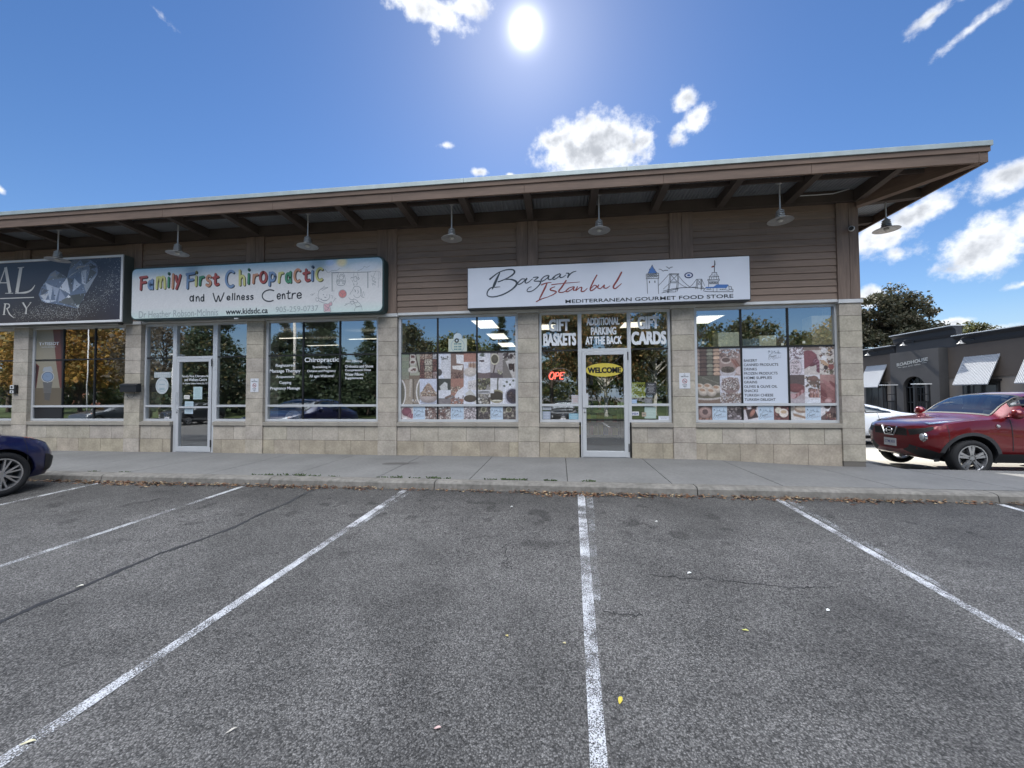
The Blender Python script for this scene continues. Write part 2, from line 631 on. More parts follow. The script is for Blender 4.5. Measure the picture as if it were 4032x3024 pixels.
def asphalt_mat():
    mt = bpy.data.materials.new('asphalt')
    mt.use_nodes = True
    t = mt.node_tree
    b = t.nodes['Principled BSDF']
    L = t.links
    tc = t.nodes.new('ShaderNodeTexCoord')
    V = tc.outputs['Object']

    def noise(sc, det=4, rough=.5):
        n = t.nodes.new('ShaderNodeTexNoise')
        n.inputs['Scale'].default_value = sc
        n.inputs['Detail'].default_value = det
        n.inputs['Roughness'].default_value = rough
        L.new(V, n.inputs['Vector'])
        return n.outputs['Fac']

    def rng(v, a, b_, c, d, st=False):
        r = t.nodes.new('ShaderNodeMapRange')
        if st:
            r.interpolation_type = 'SMOOTHSTEP'
        L.new(v, r.inputs['Value'])
        for k, q in zip(('From Min', 'From Max', 'To Min', 'To Max'), (a, b_, c, d)):
            r.inputs[k].default_value = q
        return r.outputs[0]

    def mul(a, b_):
        n = t.nodes.new('ShaderNodeMath')
        n.operation = 'MULTIPLY'
        for i, q in enumerate((a, b_)):
            if isinstance(q, float):
                n.inputs[i].default_value = q
            else:
                L.new(q, n.inputs[i])
        return n.outputs[0]
    vo = t.nodes.new('ShaderNodeTexVoronoi')
    vo.inputs['Scale'].default_value = 115
    vo.inputs['Randomness'].default_value = 1
    L.new(V, vo.inputs['Vector'])
    sepc = t.nodes.new('ShaderNodeSeparateColor')
    L.new(vo.outputs['Color'], sepc.inputs[0])
    vo2 = t.nodes.new('ShaderNodeTexVoronoi')
    vo2.inputs['Scale'].default_value = 230
    L.new(V, vo2.inputs['Vector'])
    sep2 = t.nodes.new('ShaderNodeSeparateColor')
    L.new(vo2.outputs['Color'], sep2.inputs[0])
    stones = rng(sepc.outputs[0], 0, 1, .42, 1.65)
    stones2 = rng(sep2.outputs[1], 0, 1, .66, 1.36)
    gaps = rng(vo.outputs['Distance'], .25, .75, 1.0, .45)
    grain = noise(46, 5, .7)
    k = mul(mul(stones, stones2), gaps)
    k = mul(k, rng(grain, .3, .7, .82, 1.18))
    big = mul(rng(noise(.55, 5, .6), .3, .7, .68, 1.28), rng(noise(2.6, 6, .65), .3, .7, .82, 1.2))
    k = mul(k, big)
    # darker drip stains where engines stand and a smooth darkening towards the kerb
    sp = t.nodes.new('ShaderNodeSeparateXYZ')
    L.new(V, sp.inputs[0])
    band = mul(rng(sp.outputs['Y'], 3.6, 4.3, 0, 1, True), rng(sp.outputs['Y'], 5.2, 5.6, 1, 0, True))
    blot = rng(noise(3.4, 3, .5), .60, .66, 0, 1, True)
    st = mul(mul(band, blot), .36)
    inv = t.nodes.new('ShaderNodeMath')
    inv.operation = 'SUBTRACT'
    inv.inputs[0].default_value = 1
    L.new(st, inv.inputs[1])
    k = mul(k, inv.outputs[0])
    blot2 = rng(noise(1.9, 2, .4), .70, .735, 1, .68, True)
    k = mul(k, blot2)
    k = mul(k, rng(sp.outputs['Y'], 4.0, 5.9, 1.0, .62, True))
    col = t.nodes.new('ShaderNodeVectorMath')
    col.operation = 'SCALE'
    col.inputs[0].default_value = (0.149, 0.1435, 0.137)
    L.new(k, col.inputs['Scale'])
    L.new(col.outputs[0], b.inputs['Base Color'])
    b.inputs['Roughness'].default_value = .78
    b.inputs['Specular IOR Level'].default_value = .35
    hb = t.nodes.new('ShaderNodeMath')
    hb.operation = 'ADD'
    L.new(rng(vo.outputs['Distance'], 0, .8, 1, 0), hb.inputs[0])
    L.new(grain, hb.inputs[1])
    bp = t.nodes.new('ShaderNodeBump')
    bp.inputs['Strength'].default_value = .55
    bp.inputs['Distance'].default_value = .006
    L.new(hb.outputs[0], bp.inputs['Height'])
    L.new(bp.outputs[0], b.inputs['Normal'])
    MATS['asphalt'] = mt
    return mt


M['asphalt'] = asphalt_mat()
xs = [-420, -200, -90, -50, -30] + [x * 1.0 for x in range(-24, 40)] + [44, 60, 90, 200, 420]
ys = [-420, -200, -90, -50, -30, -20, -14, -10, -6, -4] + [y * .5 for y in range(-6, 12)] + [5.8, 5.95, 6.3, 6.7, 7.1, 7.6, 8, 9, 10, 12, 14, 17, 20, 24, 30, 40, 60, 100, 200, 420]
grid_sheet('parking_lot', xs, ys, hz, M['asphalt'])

# painted stall lines: worn white paint, 4 mm above the asphalt
def paint_mat(name, wear, colr=(.66, .67, .69)):
    mt = bpy.data.materials.new(name)
    mt.use_nodes = True
    t = mt.node_tree
    b = t.nodes['Principled BSDF']
    out = t.nodes['Material Output']
    b.inputs['Roughness'].default_value = .7
    tc = t.nodes.new('ShaderNodeTexCoord')
    facs = []
    for sc, det in ((130, 5), (3.5, 4)):
        n = t.nodes.new('ShaderNodeTexNoise')
        n.inputs['Scale'].default_value = sc
        n.inputs['Detail'].default_value = det
        n.inputs['Roughness'].default_value = .65
        t.links.new(tc.outputs['Object'], n.inputs['Vector'])
        facs.append(n.outputs['Fac'])
    mx = t.nodes.new('ShaderNodeMix')
    mx.inputs[0].default_value = .38
    t.links.new(facs[0], mx.inputs[2])
    t.links.new(facs[1], mx.inputs[3])
    r = t.nodes.new('ShaderNodeMapRange')
    r.inputs['From Min'].default_value = wear - .035
    r.inputs['From Max'].default_value = wear + .035
    t.links.new(mx.outputs[0], r.inputs['Value'])
    tr = t.nodes.new('ShaderNodeBsdfTransparent')
    ms = t.nodes.new('ShaderNodeMixShader')
    t.links.new(r.outputs[0], ms.inputs[0])
    t.links.new(tr.outputs[0], ms.inputs[1])
    t.links.new(b.outputs[0], ms.inputs[2])
    t.links.new(ms.outputs[0], out.inputs[0])
    b.inputs['Base Color'].default_value = (*colr, 1)
    MATS[name] = mt
    return mt


M['paint'] = paint_mat('line_paint', .500, (.58, .59, .61))
M['paintold'] = paint_mat('worn_line_paint', .545, (.42, .43, .44))


def line(x0, y0, x1, y1, w0, w1, mat_, dz=.005):
    mb = MB()
    n = 26
    rng_ = random.Random(int(x0 * 10))
    for i in range(n):
        a, b = i / n, (i + 1) / n
        xa, ya, xb, yb = x0 + (x1 - x0) * a, y0 + (y1 - y0) * a, x0 + (x1 - x0) * b, y0 + (y1 - y0) * b
        wa, wb = (w0 + (w1 - w0) * a) / 2, (w0 + (w1 - w0) * b) / 2
        mb.quad((xa - wa, ya, lot(ya) + dz), (xa + wa, ya, lot(ya) + dz), (xb + wb, yb, lot(yb) + dz), (xb - wb, yb, lot(yb) + dz))
    o = mb.build('parking_line', mat_)
    tag(o, kind='structure')
    return o


M['paint2'] = paint_mat('thin_line_paint', .508, (.52, .53, .54))
for (xa, xb, wa, wb, mt_) in ((-7.50, -7.66, .08, .075, 'paint2'), (-4.93, -5.02, .075, .065, 'paint2'), (-2.30, -2.42, .09, .070, 'paint'), (.285, .10, .10, .064, 'paint'), (2.86, 2.76, .08, .075, 'paint'), (5.47, 5.36, .08, .08, 'paint')):
    line(xa, 5.71, xb, .3, wa, wb, M[mt_])
for (xa, xb, ya, yb) in ((.40, .26, 5.7, 3.0), (2.98, 2.9, 5.7, 3.4), (-2.2, -2.27, 5.7, 4.2)):
    line(xa, ya, xb, yb, .09, .05, M['paintold'], .0035)
# further stalls of the lot behind the photographer
for k in range(-8, 8):
    line(.25 + 2.6 * k, -7.2, .25 + 2.6 * k, -11.8, .1, .1, M['paint'])
# tar seal over a long crack
mb = MB()
pts = []
rs = random.Random(4)
for i in range(60):
    t = i / 59
    y = 5.6 - t * 5.2
    pts.append((-3.62 - .30 * t - .045 * math.sin(y * 2.6) - .02 * math.sin(y * 6) + rs.uniform(-.012, .012), y))
for i in range(59):
    (xa, ya), (xb, yb) = pts[i], pts[i + 1]
    w = .022 + .010 * math.sin(i * 1.7) * math.sin(i * .6)
    mb.quad((xa - w, ya, lot(ya) + .003), (xa + w, ya, lot(ya) + .003), (xb + w, yb, lot(yb) + .003), (xb - w, yb, lot(yb) + .003))
tag(mb.build('tar_seal', mat('tar', (0.035, 0.035, 0.037), .6, var=.2, vs=12)), kind='structure')

crackm = mat('crack', (0.03, 0.03, 0.03), .9)
def crack(pts_, w, seed):
    r_ = random.Random(seed)
    out_ = []
    for (xa, ya), (xb, yb) in zip(pts_[:-1], pts_[1:]):
        n_ = 9
        for k in range(n_):
            t = k / n_
            out_.append((xa + (xb - xa) * t + r_.uniform(-.03, .03), ya + (yb - ya) * t + r_.uniform(-.03, .03)))
    out_.append(pts_[-1])
    mb = MB()
    for (xa, ya), (xb, yb) in zip(out_[:-1], out_[1:]):
        l_ = math.hypot(xb - xa, yb - ya) or 1
        nx_, ny_ = -(yb - ya) / l_ * w * r_.uniform(.4, 1), (xb - xa) / l_ * w * r_.uniform(.4, 1)
        mb.quad((xa - nx_, ya - ny_, lot(ya - ny_) + .0035), (xb - nx_, yb - ny_, lot(yb - ny_) + .0035), (xb + nx_, yb + ny_, lot(yb + ny_) + .0035), (xa + nx_, ya + ny_, lot(ya + ny_) + .0035))
    tag(mb.build('asphalt_crack', crackm), kind='structure')
crack([(.75, 3.42), (1.25, 3.40), (1.8, 3.34), (2.1, 3.36)], .005, 1)
crack([(-.55, 3.9), (-.50, 3.55), (-.42, 3.40)], .004, 2)
crack([(.30, 2.86), (.55, 2.84)], .005, 3)
# ------------------------------------------------------------------ sidewalk and kerb
def swz(x, y):
    d = .095 * smooth((x - 2.3) / 3.0)
    return -.015 * (8.05 - y) - d * max(0.0, min(1.2, (y - 5.97) / 2.08))


M['conc'] = mat('sidewalk_concrete', (0.165, 0.163, 0.158), .85, var=.12, vs=1.3, var2=.10, vs2=22, bump=.3, bs=120, bd=.002, detail=8)
M['kerb'] = mat('kerb_concrete', (0.175, 0.165, 0.148), .88, var=.2, vs=2.2, var2=.22, vs2=16, bump=.5, bs=60, bd=.004, detail=8)
mb = MB()
JX = [-1.385 + 1.487 * k for k in range(-12, 9)]
def slab(mb, xa, xb, ya, yb, n=5, drop=.16):
    g = .006
    xa, xb = xa + g, xb - g
    rows = 4
    for i in range(n):
        for j in range(rows):
            p, q = xa + (xb - xa) * i / n, xa + (xb - xa) * (i + 1) / n
            r_, s_ = ya + (yb - ya) * j / rows, ya + (yb - ya) * (j + 1) / rows
            mb.quad((p, r_, swz(p, r_)), (q, r_, swz(q, r_)), (q, s_, swz(q, s_)), (p, s_, swz(p, s_)))
    for (p, q, r_, s_) in ((xa, xb, ya, ya), (xb, xb, ya, yb), (xb, xa, yb, yb), (xa, xa, yb, ya)):
        mb.quad((p, r_, swz(p, r_) - drop), (q, s_, swz(q, s_) - drop), (q, s_, swz(q, s_)), (p, r_, swz(p, r_)))
for a, b in zip(JX[:-1], JX[1:]):
    if b < 6.1:
        slab(mb, a, b, 5.975, 8.15)
    else:
        slab(mb, a, b, 5.975, 7.82, drop=.3)
slab(mb, 5.56, 5.94, 8.162, 14, drop=.3)
slab(mb, 5.56, 5.94, 14, 20, drop=.3)
tag(mb.build('sidewalk', M['conc']), kind='structure')
mb = MB()
prof = [(5.967, -.02), (5.967, 0), (5.85, -.004), (5.805, -.014), (5.785, -.034), (5.765, -.16), (5.765, -.35), (5.967, -.35)]
def zk(x):
    return -.031 - .012 * smooth((x - 3) / 5)
cuts = [-28.0, -22.4, -19.4, -16.4, -13.4, -10.6, -7.6, at('full', 590, 1040, 5.87)[0], at('full', 942, 1045, 5.87)[0], at('full', 1502, 1055, 5.87)[0], at('rc', 1735, 1560, 5.87)[0], 10.4]
cuts = sorted(cuts)
for a, b in zip(cuts[:-1], cuts[1:]):
    a2, b2 = a + .007, b - .007
    n = 5
    st = [a2 + (b2 - a2) * i / n for i in range(n + 1)]
    base = len(mb.v)
    for x in st:
        mb.v += [(x, p[0], zk(x) + p[1]) for p in prof]
    k = len(prof)
    for i in range(n):
        for j in range(k):
            mb.f.append((base + i * k + j, base + i * k + (j + 1) % k, base + (i + 1) * k + (j + 1) % k, base + (i + 1) * k + j))
            mb.c.append(None)
    mb.f.append(tuple(reversed(range(base, base + k))))
    mb.f.append(tuple(range(base + n * k, base + n * k + k)))
    mb.c += [None, None]
tag(mb.build('kerb', M['kerb']), kind='structure')
# joint bed below the slabs, dark earth seen in the joints
mb = MB()
n = 40
for i in range(n):
    p, q = -19 + 28.8 * i / n, -19 + 28.8 * (i + 1) / n
    yb = 8.16 if q < 5.9 else 7.75
    mb.quad((p, 5.9, swz(p, 5.9) - .02), (q, 5.9, swz(q, 5.9) - .02), (q, yb, swz(q, yb) - .02), (p, yb, swz(p, yb) - .02))
tag(mb.build('joint_soil', mat('soil', (0.035, 0.03, 0.025), .95, var=.3, vs=20)), kind='structure')

mb = MB()
rs = random.Random(8)
for (cx_, cy_, rx_, ry_) in ((-3.05, 7.15, .26, .10), (-2.85, 7.22, .24, .05), (-3.2, 7.1, .10, .07)):
    x_, y_ = cx_, cy_
    mb.poly([(x_ + rx_ * math.cos(a) * rs.uniform(.85, 1.1), y_ + ry_ * math.sin(a) * rs.uniform(.85, 1.1), swz(x_, y_) + .0035 + .0004 * len(mb.f) + (ry_ * math.sin(a)) * .015) for a in [2 * PI * k / 22 for k in range(22)]])
tag(mb.build('sidewalk_stain', mat('damp_concrete', (0.095, 0.09, 0.085), .8, var=.15, vs=10)), kind='structure')
# dead leaves blown against the kerb (uncountable) and weeds in the joint
leafm = mat('leaf_litter', (1, 1, 1), .8, attr=True)
mb = MB()
rs = random.Random(11)
LP = [(0.15, 0.07, 0.035), (0.10, 0.045, 0.026), (0.19, 0.10, 0.05), (0.08, 0.042, 0.028), (0.24, 0.15, 0.08), (0.12, 0.08, 0.055), (.33, .25, .15)]
for i in range(7500):
    x = rs.uniform(-13, 9.8)
    dens = .25 + .7 * math.sin(x * 1.3 + 1) * math.sin(x * .47 + 2) + .35 * math.sin(x * 7) * math.sin(x * 2.3)
    if rs.random() > .22 + .7 * max(0, dens):
        continue
    dy = abs(rs.gauss(0, .045 + .05 * max(0, dens)))
    y = 5.755 - dy
    z = lot(y) + .006 + rs.uniform(0, .03) * max(0, 1 - dy * 10)
    a = rs.uniform(0, 2 * PI)
    l, w = rs.uniform(.012, .035), rs.uniform(.008, .017)
    tx, ty = math.cos(a), math.sin(a)
    tl = rs.uniform(-.012, .016)
    c = rs.choice(LP)
    mb.quad((x - tx * l, y - ty * l, z), (x + ty * w, y - tx * w, z + tl), (x + tx * l, y + ty * l, z + rs.uniform(0, .012)), (x - ty * w, y + tx * w, z + .004), c)
tag(mb.build('leaf_litter', leafm), 'brown dead leaves heaped along the foot of the kerb', 'leaves', kind='stuff')

weedm = mat('weed_green', (0.055, 0.085, 0.03), .8, var=.3, vs=30)
def weed(x, y, n, h, seed, label):
    r_ = random.Random(seed)
    mb = MB()
    for i in range(n):
        a = r_.uniform(0, 2 * PI)
        bx, by = r_.uniform(-.10, .10), r_.uniform(-.02, .02)
        l = h * r_.uniform(.5, 1.3)
        dx, dy = math.cos(a) * l * .8, math.sin(a) * l * .4
        w = .006
        z0, zt = 0, l * r_.uniform(.4, 1)
        mb.quad((bx - w, by, z0), (bx + w, by, z0), (bx + dx * .6 + w * 1.3, by + dy * .6, zt * .8), (bx + dx * .6 - w * 1.3, by + dy * .6, zt * .8))
        mb.quad((bx + dx * .6 - w * 1.3, by + dy * .6, zt * .8), (bx + dx * .6 + w * 1.3, by + dy * .6, zt * .8), (bx + dx, by + dy, zt), (bx + dx, by + dy, zt))
    o = mb.build('weed', weedm, loc=(x, y, swz(x, y) + .001))
    tag(o, label, 'weed', 'weeds growing along the back of the kerb')
weed_spots = [(at('full', u, v, 6.0)[0], n, h) for (u, v, n, h) in
              ((205, 1010, 10, .03), (270, 1010, 9, .03), (556, 1018, 8, .035), (580, 1020, 12, .05), (612, 1020, 9, .06), (648, 1021, 16, .07), (680, 1023, 10, .04), (722, 1025, 8, .03),
               (828, 1027, 10, .03), (858, 1026, 12, .055), (895, 1029, 8, .035), (932, 1030, 14, .06), (960, 1031, 10, .04), (1059, 1033, 11, .035), (1098, 1034, 22, .055), (1124, 1035, 18, .05), (1188, 1037, 20, .045), (1272, 1038, 20, .04))]
wl = ['tiny sparse weed at the kerb joint nearest the blue car', 'tiny weed just right of the one by the blue car', 'small weed at the kerb joint below the clinic door, left of its row', 'low weed tuft below the clinic door', 'thin upright weed below the right side of the clinic door',
      'tall spiky weed below the no smoking sign of the clinic', 'low weed just right of the tall spiky weed', 'faint weed left of the kerb crack by the clinic window', 'flat weed at the kerb below the left pane of the clinic window',
      'spiky weed below the middle of the clinic window', 'flat weed below the right part of the clinic window', 'dense weed at the kerb below the pier right of the clinic window', 'small weed right of the dense one, left of the kerb crack',
      'faint weed below the left food poster window', 'broad green weed below the middle of the left food poster window', 'broad weed touching the right side of the widest green weed', 'rounded green weed left of the shop door slab joint', 'flat green weed below the food shop door']
for i, (x, n, h) in enumerate(weed_spots):
    weed(x, 5.99, n * 2, h * .6, 30 + i, wl[i])

# single leaves and scraps lying on the asphalt
def scrap(X, Y, l, w, col, a, label):
    d = raydir(X * 1.82278, Y * 1.82278)
    # meet the lot plane
    k = (CAMH - (-.15 - .04 * 5.8)) / (.04 * d.y - d.z)
    x, y = d.x * k, d.y * k
    mb = MB()
    pts = []
    for i in range(9):
        t = i / 8
        pts.append((-l + 2 * l * t, w * math.sin(PI * t)))
    full = pts + [(p, -q) for p, q in reversed(pts[1:-1])]
    mb.prism(full, lambda p, t: (p[0], p[1], t + abs(p[1]) * .5 + .004 * math.sin(p[0] * 80)), .004, .006)
    o = mb.build('fallen_leaf', mat('scrap_%d' % (len(MATS)), col, .7, var=.1, vs=60))
    o.location = (x, y, lot(y) + .003)
    o.rotation_euler = (math.atan(.04), 0, a)
    tag(o, label, 'leaf', 'leaves and scraps scattered on the parking lot')
scrap(1340, 1516, .022, .011, (.62, .52, .08), 1.2, 'bright yellow leaf right of the middle stall line')
scrap(60, 1608, .03, .009, (.62, .58, .40), .4, 'pale twig-like leaf on the lowest end of the left stall line')
scrap(945, 1576, .018, .007, (.6, .42, .40), .1, 'pinkish scrap lowest on the asphalt')
scrap(500, 1581, .022, .006, (.5, .47, .42), .7, 'pale narrow leaf right of the long left stall line')
scrap(173, 1268, .024, .012, (.75, .73, .62), .4, 'white leaf beside the tar seal')
scrap(1095, 1376, .016, .008, (.66, .55, .22), -.9, 'small yellow leaf left of the middle line')
scrap(1489, 1240, .018, .012, (.8, .8, .78), 0, 'white scrap in the bay right of the middle line')
scrap(1105, 1096, .016, .012, (.8, .8, .78), 0, 'white scrap high in the bay left of the middle line')
scrap(1418, 1128, .014, .012, (.7, .7, .66), 0, 'tiny white scrap near the oil spots')
scrap(1789, 1321, .012, .012, (.85, .85, .82), 0, 'round white scrap in the right bay')
scrap(1610, 1364, .020, .008, (.60, .60, .18), -.6, 'narrow yellow green leaf in the right bay')
scrap(1219, 1392, .014, .008, (.6, .52, .3), -.8, 'dull yellow leaf close to the left side of the middle line')

# pale ground sheet laid over the drive beyond the corner
grid_sheet('pale_drive_sheet', [5.95, 7, 8, 9, 10, 12, 14, 17, 20], [8.7, 9.2, 9.8, 10.5, 11.2, 12, 12.8, 13.4], lambda x, y: hz(x, y) + .005, mat('pale_drive', (.40, .385, .34), .9, var=.12, vs=1.5, var2=.1, vs2=25))

# ------------------------------------------------------------------ lawn and street behind the photographer (seen mirrored in the glass)
def gb(x, y):
    return -.60 + .15 + .5 * smooth((-13.4 - y) / 10)
M['grass'] = mat('lawn', (0.07, 0.10, 0.03), .95, var=.3, vs=.8, var2=.25, vs2=40)
grid_sheet('lawn', [-80 + 4 * i for i in range(41)], [-60, -40, -30, -24, -20, -17, -15, -13.2], gb, M['grass'])

# ------------------------------------------------------------------ the shop building
shop = empty('shop_building', (-4, 8, 0), 'long low shop building with beige stone piers, brown timber upper wall and deep flat eaves', 'building')
YP, YW, YG, YF = 8.045, 8.075, 8.162, 8.125
PIERS = [(-16.21, -15.79), (-13.12, -12.70), (-10.03, -9.62), (-6.94, -6.53), (-3.855, -3.435), (-.845, -.42), (2.19, 2.61), (5.20, 5.58)]
COURSE = [0, .314, .609, .908, 1.211, 1.511, 1.803, 2.111, 2.415, 2.705, 2.94]
rs = random.Random(3)


def tone(r_, a=.06):
    k = 1 + r_.uniform(-a, a)
    return (k, k * r_.uniform(.985, 1.01), k * r_.uniform(.96, 1.02))


for i, (a, b) in enumerate(PIERS):
    mb = MB()
    for j in range(10):
        lo = COURSE[j] + (.003 if j else (-.12 if i < 7 else -.0))
        mb.box(a, b, YP, YP + .5, lo, COURSE[j + 1] - .003, tone(rs))
    o = mb.build('stone_pier', M['stone'], bevel=.005)
    keep(o, shop)
    mb = MB()
    mb.box(a + .006, b - .006, YP + .006, YP + .49, -.1, 2.94)
    sub(mb.build('mortar_core', M['mortar']), o)
    mb = MB()
    mb.box(a - .02, b + .02, YP - .025, YP + .3, 2.942, 3.012)
    sub(mb.build('metal_cap', M['flash'], bevel=.003), o)
# footing shown at the corner where the sidewalk drops
mb = MB()
mb.box(4.3, 5.575, YP + .035, YP + .5, -.35, -.003)
mb.box(5.3, 5.575, YP + .5, 20, -.5, -.003)
keep(mb.build('footing', mat('footing_concrete', (0.16, .15, .14), .9, var=.2, vs=8, bump=.4, bs=30), bevel=.004), shop)
mb = MB()
for k in range(10):      # side wall along the drive
    mb.box(5.30, 5.575, YP + .51, 20, COURSE[k] + .003, COURSE[k + 1] - .003, tone(rs))
mb.box(5.32, 5.57, YP + .51, 20, -.0, 2.94, (.4, .4, .4))
keep(mb.build('side_wall', M['stone'], bevel=.004), shop)
mb = MB()
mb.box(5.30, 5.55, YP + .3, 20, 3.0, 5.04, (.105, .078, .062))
keep(mb.build('side_siding', M['wood']), shop)
mb = MB()
mb.box(-18, 5.3, 19.8, 20, -.1, 5.04)
keep(mb.build('back_wall', M['stonecap']), shop)
mb = MB()
mb.box(-18.2, -18, 8, 20, -.1, 5.04)
keep(mb.build('end_wall', M['stonecap']), shop)


def lowwall(a, b, j1, j2, ret=None):
    """two courses of blocks and the sill over them between x=a and b; j1, j2: x of the joints"""
    mb = MB()
    for (lo, hi, js) in ((.3 + .003, .607, j1), (-.12, .3 - .003, j2)):
        e = [a] + [j for j in js if a + .05 < j < b - .05] + [b]
        for p, q in zip(e[:-1], e[1:]):
            tn = tone(rs, .09)
            mb.box(p + .003, q - .003, YW, YW + .3, lo, hi, tn if lo > 0 else (tn[0] * .93, tn[1] * .90, tn[2] * .84))
    o = mb.build('low_wall', M['stone'], bevel=.004)
    keep(o, shop)
    mb = MB()
    mb.box(a + .002, b - .002, YW + .007, YW + .29, -.1, .606)
    sub(mb.build('mortar_core', M['mortar']), o)
    mb = MB()
    n = max(1, round((b - a) / 1.0))
    for k in range(n):
        p, q = a + (b - a) * k / n, a + (b - a) * (k + 1) / n
        mb.prism([(YW - .028, .612), (YW - .028, .690), (YG + .02, .706), (YG + .02, .612)], lambda pt, t: (t, pt[0], pt[1]), p + .001, q - .001)
    keep(mb.build('window_sill', M['stonecap'], bevel=.004), shop)


def window(a, b, gx, T=2.907, B=.753, K=2.168, Rr=1.074, fl=.055, label=None, wide=None, rail=True, panes=None):
    """gx: x of glass edges; frame = silver perimeter and rail; dark muntins as sub-parts"""
    f = MB()
    x0, x1 = gx[0], gx[-1]
    f.box(x0 - fl, x0, YF, YG + .05, B - .05, T + .05)
    f.box(x1, x1 + fl, YF, YG + .05, B - .05, T + .05)
    f.box(x0, x1, YF, YG + .05, T, T + .05)
    f.box(x0, x1, YF, YG + .05, B - .05, B)
    f.box(x0, x1, YF + .004, YG + .04, Rr - .048, Rr)
    o = f.build('window', M['alu'], bevel=.002)
    keep(o, shop)
    if label:
        o['label'] = label
    mb = MB()
    for x in gx[1:-1]:
        mb.box(x - .016, x + .016, YG - .018, YG + .03, Rr, T)
        mb.box(x - .016, x + .016, YG - .018, YG + .03, B, Rr - .048)
    if K:
        mb.box(x0, x1, YG - .019, YG + .03, K - .015, K + .015)
    sub(mb.build('muntin', M['black']), o)
    mb = MB()
    mb.quad((x0, YG, B), (x1, YG, B), (x1, YG, T), (x0, YG, T))
    sub(mb.build('pane', M['glass']), o)
    return o


GA = [-15.72, -14.85, -13.98, -13.18]
GB = [-12.645, -11.86, -10.98, -10.085]
GD = [-6.475, -5.648, -4.781, -3.925]
GE = [-3.375, -2.572, -1.723, -.905]
GG = [2.681, 3.506, 4.353, 5.165]
lowwall(-15.79, -13.12, [-15.2, -14.6, -14.0, -13.4], [-14.9, -14.3, -13.7])
lowwall(-12.70, -10.03, [at('r1', u, 1220, YW)[0] for u in (443, 652, 860, 1073)], [at('r1', u, 1340, YW)[0] for u in (342, 545, 752, 965)])
lowwall(-9.62, -8.83, [at('r2', 278, 1220, YW)[0]], [at('r2', 388, 1340, YW)[0]])
lowwall(-7.76, -6.94, [at('r2', 1070, 1220, YW)[0]], [at('r2', 953, 1340, YW)[0]])
lowwall(-6.53, -3.855, [-5.963, -5.362, -4.764, -4.159], [-6.264, -5.661, -5.066, -4.471])
lowwall(-3.435, -.845, [-3.137, -2.537, -1.936, -1.339], [-2.843, -2.24, -1.645, -1.043])
lowwall(-.42, .385, [.078], [-.219])
lowwall(1.405, 2.19, [1.709], [1.992])
lowwall(2.61, 5.20, [3.098, 3.704, 4.303, 4.903], [2.809, 3.412, 4.008, 4.615])
window(-15.79, -13.12, GA)
window(-12.7, -10.03, GB)
window(-6.53, -3.855, GD)
window(-3.435, -.845, GE)
window(2.61, 5.2, GG)


def doorbay(xl0, xl1, xd0, xd1, xr0, xr1, leaf0, leaf1):
    """side light | transom + door | side light; xd0..xd1 clear opening between mullions"""
    for (p, q) in ((xl0, xl1), (xr0, xr1)):
        window(p, q, [p, q], fl=.045)
    f = MB()
    f.box(xl1 + .045, xd0, YF - .001, YG + .05, -.03, 2.957)
    f.box(xd1, xr0 - .045, YF - .001, YG + .05, -.03, 2.957)
    f.box(xd0, xd1, YF, YG + .05, 2.907, 2.957)
    f.box(xd0, xd1, YF, YG + .05, 2.135, 2.19)
    f.box(xd0, xd1, YF, YG + .05, -.03, .008)
    o = f.build('door_frame', M['alu'], bevel=.002)
    keep(o, shop)
    mb = MB()
    mb.quad((xd0, YG, 2.19), (xd1, YG, 2.19), (xd1, YG, 2.907), (xd0, YG, 2.907))
    sub(mb.build('transom_pane', M['glass']), o)
    d = MB()
    a, b = leaf0, leaf1
    sw = .075
    y0, y1 = YF - .012, YG + .03
    d.box(a, a + sw, y0, y1, .012, 2.13)
    d.box(b - sw, b, y0, y1, .012, 2.13)
    d.box(a + sw, b - sw, y0, y1, 2.062, 2.13)
    d.box(a + sw, b - sw, y0, y1, .012, .128)
    d.box(a + sw, b - sw, y0 + .004, y1 - .004, 1.0, 1.04)
    dd = d.build('door', M['alu'], bevel=.003)
    keep(dd, shop)
    mb = MB()
    mb.quad((a + sw, YG - .01, .128), (b - sw, YG - .01, .128), (b - sw, YG - .01, 2.062), (a + sw, YG - .01, 2.062))
    sub(mb.build('door_pane', M['glass']), dd)
    mb = MB()
    for z in (.12, 1.95):
        mb.tube([(b + .006, y0 - .006, z), (b + .006, y0 - .006, z + .16)], .011, 8)
    sub(mb.build('hinge', M['black']), dd)
    mb = MB()
    mb.tube([(a + .04, y0 - .004, .90), (a + .04, y0 + .02, .90)], .017, 12)
    mb.tube([(a + .04, y0 - .007, .90), (a + .04, y0 + .0, .90)], .008, 8)
    sub(mb.build('lock_cylinder', mat('steel', (.3, .3, .3), .3, .9)), dd)
    return dd


dC = doorbay(-9.56, -8.87, -8.775, -7.845, -7.735, -6.99, -8.76, -7.86)
dF = doorbay(-.365, .372, .448, 1.352, 1.42, 2.135, .452, 1.348)
# pull handles
mb = MB()
mb.box(.455, .565, YF - .035, YF - .028, 1.0, 1.285)
mb.box(.455, .463, YF - .03, YF - .012, 1.0, 1.285)
sub(mb.build('pull_handle', M['alu'], bevel=.002), dF)
mb = MB()
x = -8.72
mb.tube([(x, YF - .02, 1.37), (x, YF - .055, 1.36), (x, YF - .055, 1.13), (x, YF - .02, 1.12)], .009, 8)
mb.box(x - .012, x + .012, YF - .03, YF - .012, .93, .99)
sub(mb.build('pull_handle', M['alu'], bevel=.001), dC)

